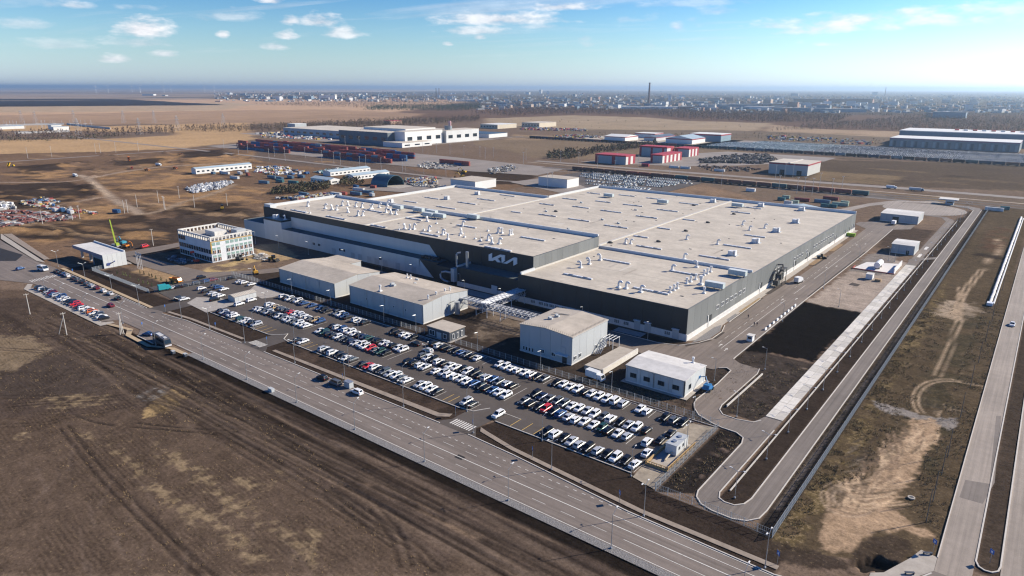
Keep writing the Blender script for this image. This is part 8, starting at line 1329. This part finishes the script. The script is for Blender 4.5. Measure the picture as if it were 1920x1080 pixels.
# wind turbines on the horizon
TBT = MB().tube([(0, 0, 0), (0, 0, 95)], 3.0, 8, 1.8).mesh('tower', M('turbine_white', (0.8, 0.8, 0.8), 0.5, var=0)); TBN = MB().box(-3, -6, 93, 3, 6, 99).mesh('nacelle', MATS['turbine_white']); TBB = MB().add([(-1.6, 0, 3), (1.6, 0, 3), (.4, 0, 48), (-.4, 0, 48), (-1.6, 1.2, 3), (1.6, 1.2, 3)], [(0, 1, 2, 3), (4, 3, 2, 5), (1, 5, 2), (0, 3, 4)]).mesh('blade', MATS['turbine_white'])
for k, px in enumerate((179, 202, 247, 262, 307, 320, 383, 401)):
    d_ = px_dir(px, 165); s_ = (11500 + 900 * (k % 3)) / math.hypot(d_.x, d_.y); T = thing('wind_turbine', 'white wind turbine on the left horizon, %s from the left' % nth(k + 1), 'wind turbine', (d_.x * s_, d_.y * s_, 0), math.atan2(d_.y, d_.x) - 1.57, 'wind turbines on the horizon'); obj('tower', TBT, T); n_o = obj('nacelle', TBN, T)
    for j in range(3): b_ = obj('blade', TBB, n_o, (0, -7, 96)); b_.rotation_euler = (0, j * 2.094 + k, 0)
# ------------------------------------------------------------------ the town on the horizon
CH = thing('brick_chimney', 'very tall dark chimney rising over the distant town', 'chimney', (*G(1216, 196), 0)); part('shaft', MB().tube([(0, 0, 0), (0, 0, 118)], 7.0, 12, 4.0), Mc('chim', (0.16, 0.10, 0.09)), CH); part('crown', MB().tube([(0, 0, 113), (0, 0, 119)], 5.0, 12), Mc('chim2', (0.10, 0.07, 0.07)), CH)
for px, py, h, r, lb in ((818, 183, 85, 4.5, 'thin chimney left of centre in the distant town, left of a pair'), (823.5, 183, 85, 4.5, 'thin chimney left of centre in the distant town, right of a pair'), (1659, 180, 105, 5, 'dark chimney at the right of the distant town')): T = thing('far_chimney', lb, 'chimney', (*G(px, py), 0)); part('shaft', MB().tube([(0, 0, 0), (0, 0, h)], r, 8, r * .6), Mc('chim', (0.16, 0.10, 0.09)), T); part('crown', MB().tube([(0, 0, h - 5), (0, 0, h + .5)], r * .75, 8), Mc('chim2', (0.10, 0.07, 0.07)), T)
T = thing('radio_mast', 'thin radio mast standing over the distant town', 'mast', (*G(1174, 172), 0)); part('mast', MB().tube([(0, 0, 0), (0, 0, 150)], 2.2, 4, 1.2), Mc('rmast', (0.3, 0.3, 0.33)), T); part('antenna', MB().tube([(0, 0, 120), (0, 0, 126)], 3.5, 6), Mc('rmast2', (0.4, 0.4, 0.42)), T)
TOWNC = [(0.62, 0.61, 0.58), (0.55, 0.52, 0.47), (0.40, 0.38, 0.36), (0.30, 0.30, 0.31), (0.36, 0.22, 0.17), (0.48, 0.36, 0.28), (0.20, 0.27, 0.33), (0.68, 0.68, 0.67)]
rt = random.Random(44)
def towny(px): return 196 + 6 * (px > 1280) if px > 900 else 190
TB = []
for (px, py, w, d, h, c) in ((615, 187, 120, 40, 30, 7), (580, 187, 50, 60, 26, 6), (497, 186, 90, 30, 20, 0), (520, 186, 60, 30, 22, 7), (548, 185, 70, 30, 20, 6), (280, 179, 120, 60, 14, 7), (310, 180, 60, 30, 10, 0), (430, 177, 90, 40, 22, 7), (468, 183, 80, 30, 16, 3), (655, 188, 40, 30, 18, 7), (690, 184, 150, 40, 14, 0), (880, 190, 180, 60, 10, 7), (1014, 175, 40, 40, 55, 1), (990, 177, 60, 30, 30, 0), (1027, 177, 30, 30, 45, 7), (1045, 186, 140, 40, 14, 0), (1255, 190, 16, 16, 45, 7), (1240, 192, 20, 40, 32, 5), (1340, 190, 90, 25, 24, 5), (1365, 190, 60, 25, 26, 4), (1300, 194, 160, 60, 12, 6), (1380, 201, 200, 60, 14, 6), (1430, 205, 150, 60, 12, 7), (1220, 204, 260, 40, 9, 7), (1520, 193, 200, 40, 24, 4), (1560, 193, 150, 40, 24, 4), (1610, 193, 170, 40, 25, 4), (1480, 199, 380, 40, 12, 4), (1500, 209, 200, 50, 14, 6), (1575, 210, 180, 60, 12, 6), (1780, 221, 90, 40, 18, 6), (1745, 219, 20, 30, 14, 4), (1640, 178, 60, 40, 40, 6), (1490, 180, 90, 30, 30, 3), (1440, 196, 40, 40, 28, 5), (1010, 196, 60, 60, 16, 6), (1075, 198, 160, 40, 10, 6), (1170, 200, 160, 60, 9, 2), (1285, 205, 60, 40, 12, 4)): TB.append((px, py, w, d, h, c))
for k in range(215):
    px = rt.uniform(440, 1915); lo, hi = (176, 190) if px < 900 else ((178, 203) if px < 1300 else (180, 208)); py = lo + (hi - lo) * rt.random() ** .8
    TB.append((px, py, rt.uniform(14, 60), rt.uniform(12, 30), rt.choice((7, 9, 12, 12, 16, 20, 26)), rt.choice((0, 0, 1, 2, 3, 4, 5, 6, 7, 7))))
_tb = {}
def nth2(n): return nth(n) if n < 100 else 'hundred and ' + nth(n - 100)
SEEN = {}
for (px, py, w, d, h, c) in sorted(TB):
    x_, y_ = G(px, py); SEEN[c] = SEEN.get(c, 0) + 1; T = thing('town_building', '%s %s block in the distant town, %s such from the left' % ('tall' if h > 22 else ('low' if h < 11 else 'mid-height'), ('white', 'cream', 'pale grey', 'grey', 'brick red', 'tan', 'blue grey', 'bright white')[c], nth2(SEEN[c])), 'building', (x_, y_, 0), rt.choice((0, 0, .65, .65)) , 'buildings of the distant town')
    if c not in _tb: _tb[c] = (MB().box(-.5, -.5, 0, .5, .5, 1).mesh('wall', Mc('town', TOWNC[c], rough=.8, var=0)), MB().box(-.51, -.51, 1.0, .51, .51, 1.05).mesh('roof', Mc('townr', (0.5, 0.48, 0.45) if c % 2 else (0.20, 0.22, 0.24), rough=.8, var=0)))
    a = obj('wall', _tb[c][0], T); a.scale = (w, d, h); b = obj('roof', _tb[c][1], T); b.scale = (w, d, h)
def multi(name, label, cat, mbs, mats):
    me_ = bpy.data.meshes.new(name); vs = []; fs = []; mi = []; o_ = 0
    for i, m_ in enumerate(mbs): fs += [tuple(j + o_ for j in f) for f in m_.f]; vs += m_.v; mi += [i] * len(m_.f); o_ = len(vs)
    me_.from_pydata(vs, [], fs)
    for m_ in mats: me_.materials.append(m_)
    me_.polygons.foreach_set('material_index', mi); me_.update(); return stuff(name, me_, label, cat)
mbs = [MB() for _ in TOWNC]
for k in range(1900):
    px = rt.uniform(400, 1960); lo, hi = (172, 191) if px < 900 else ((172, 206) if px < 1300 else (172, 212)); py = lo + (hi - lo) * rt.random(); x_, y_ = G(px, py)
    if rt.random() < .35 and px < 480: continue
    w, d, h = rt.uniform(8, 34), rt.uniform(8, 18), rt.choice((4, 5, 6, 8, 9, 14)); mbs[rt.choice((0, 1, 2, 2, 3, 3, 3, 4, 4, 5, 6, 6, 6))].box(x_ - w / 2, y_ - d / 2, 0, x_ + w / 2, y_ + d / 2, h, rt.choice((0, .6, 1.2)))
multi('distant_town', 'sprawl of small houses of the distant town below the horizon', 'town', mbs, [Mc('town', c, rough=.8, var=0) for c in TOWNC])
# ------------------------------------------------------------------ trees
TWIG = M('bare_twigs', (0.125, 0.085, 0.062), 0.95, var=0.25, scale=.02); TWIG2 = M('rust_twigs', (0.18, 0.09, 0.05), 0.95, var=0.25, scale=.02); PINE = M('pine', (0.040, 0.066, 0.038), 0.95, var=0.25, scale=.05); SHRUB = M('shrub', (0.115, 0.085, 0.050), 0.95, var=0.3, scale=.1); OLIVE = M('olive_scrub', (0.085, 0.080, 0.045), 0.95, var=0.3, scale=.1)
def trees(mb, pts, h, w, r_, nleaf=10, trunk=True, leaf=.35):
    for (x_, y_) in pts:
        hh = h * r_.uniform(.55, 1.25); ww = w * r_.uniform(.6, 1.3)
        if trunk: mb.add([(x_ - .15, y_, 0), (x_ + .15, y_, 0), (x_, y_, hh * .8)], [(0, 1, 2)])
        for k in range(nleaf):
            t_ = r_.random(); z_ = hh * (.18 + .82 * t_); q = ww * math.sin(math.pi * (.15 + .8 * t_)); a = r_.uniform(0, 6.28); cx_, cy_ = x_ + q * math.cos(a) * r_.random(), y_ + q * math.sin(a) * r_.random(); s_ = leaf * hh * .35 * r_.uniform(.5, 1.2); b = r_.uniform(0, 3.14)
            mb.add([(cx_ - s_ * math.cos(b), cy_ - s_ * math.sin(b), z_ - s_ * r_.uniform(.2, .8)), (cx_ + s_ * math.cos(b), cy_ + s_ * math.sin(b), z_ - s_ * r_.uniform(.1, .6)), (cx_ + s_ * r_.uniform(-.4, .4), cy_ + s_ * r_.uniform(-.4, .4), z_ + s_)], [(0, 1, 2)])
def scatter(pts, n, r_):
    poly = np.array(pts); x0, y0 = poly.min(0); x1, y1 = poly.max(0); rs_ = np.random.RandomState(r_.randrange(99999)); X = rs_.uniform(x0, x1, n * 6); Y = rs_.uniform(y0, y1, n * 6); ok = poly_sd(pts, X, Y) > 0; return list(zip(X[ok][:n], Y[ok][:n]))
def wood(name, label, polys, h, w, mats_, seed, nleaf=9, leaf=.35):
    r_ = random.Random(seed); mbs = [MB() for _ in mats_]
    for pl, n in polys:
        pts = scatter(pl, n, r_); 
        for i in range(len(mats_)): trees(mbs[i], pts[i::len(mats_)], h, w, r_, nleaf, True, leaf)
    multi(name, label, 'trees', mbs, mats_)
wood('bare_wood', 'wide belt of bare brown trees before the distant town', [(P((880, 214), (1000, 203), (1130, 206), (1440, 212), (1600, 218), (1560, 232), (1430, 230), (1290, 224), (1220, 217), (1090, 214), (960, 218)), 6500)], 12, 5, [TWIG, TWIG2], 1, 8, .26)
wood('bare_wood', 'sparse bare trees right of the pale field', [(P((1440, 246), (1560, 232), (1700, 220), (1920, 228), (1960, 252), (1760, 250), (1600, 242)), 5200), (P((1560, 215), (1920, 215), (1920, 226), (1700, 220)), 1500)], 9, 5, [TWIG, TWIG2, OLIVE], 2, 8, .26)
wood('pine_strip', 'dark green pine strip in front of the distant town', [(P((680, 207), (700, 200), (900, 198), (905, 205), (860, 209)), 1800)], 12, 4, [PINE], 3, 8, .3)
wood('bare_wood', 'grey belt of bare trees behind the left fields', [(P((470, 196), (700, 190), (900, 192), (1000, 196), (980, 203), (760, 205), (560, 200)), 3500)], 11, 6, [TWIG], 4, 7, .28)
wood('bare_wood', 'bare poplars along the far left field edge', [(P((0, 268), (100, 262), (215, 258), (330, 251), (330, 247), (205, 253), (90, 257), (0, 262)), 420)], 14, 3.5, [TWIG], 5, 22, .2)
wood('bare_wood', 'bare trees and scrub between field and plant', [(P((300, 246), (420, 240), (520, 238), (640, 232), (780, 226), (900, 222), (900, 228), (780, 236), (640, 243), (520, 247), (400, 249)), 1800)], 11, 4, [TWIG, SHRUB], 6, 14, .22)
wood('scrub', 'brown scrub strip below the bare poplars', [(P((0, 266), (110, 258), (220, 254), (215, 259), (110, 266), (0, 270)), 260)], 5, 4, [SHRUB, OLIVE], 7, 10, .5)
wood('scrub', 'bushy brown thicket left of the striped sheds', [(ZG(960, 100, 4, [(250, 790), (300, 750), (520, 740), (840, 700), (1080, 670), (1080, 695), (860, 730), (640, 750), (480, 790), (380, 800)]), 420)], 7, 4, [SHRUB, OLIVE, TWIG], 8, 16, .4)
wood('scrub', 'dark hedge between the works yard and the factory corner', [(ZG(480, 100, 4, [(110, 1045), (250, 1010), (400, 995), (560, 990), (550, 1020), (300, 1050), (130, 1065)]), 240), (ZG(480, 100, 4, [(620, 985), (650, 945), (720, 950), (800, 965), (800, 985), (700, 1005)]), 60)], 4.5, 2.6, [SHRUB, OLIVE], 9, 26, .42)
wood('scrub', 'scrub dotted over the far right moor', [(P((1050, 250), (1440, 250), (1660, 262), (1640, 275), (1350, 262), (1100, 258)), 220), (P((920, 222), (1440, 232), (1420, 245), (950, 238)), 40)], 3.5, 3, [SHRUB, OLIVE], 10, 8, .5)
wood('town_trees', 'hazy trees mixed between the houses of the distant town', [(P((430, 190), (620, 184), (900, 180), (1300, 180), (1920, 184), (1920, 212), (1600, 210), (1300, 203), (1000, 200), (700, 190)), 9000)], 10, 9, [TWIG, OLIVE, PINE], 11, 6, .5)
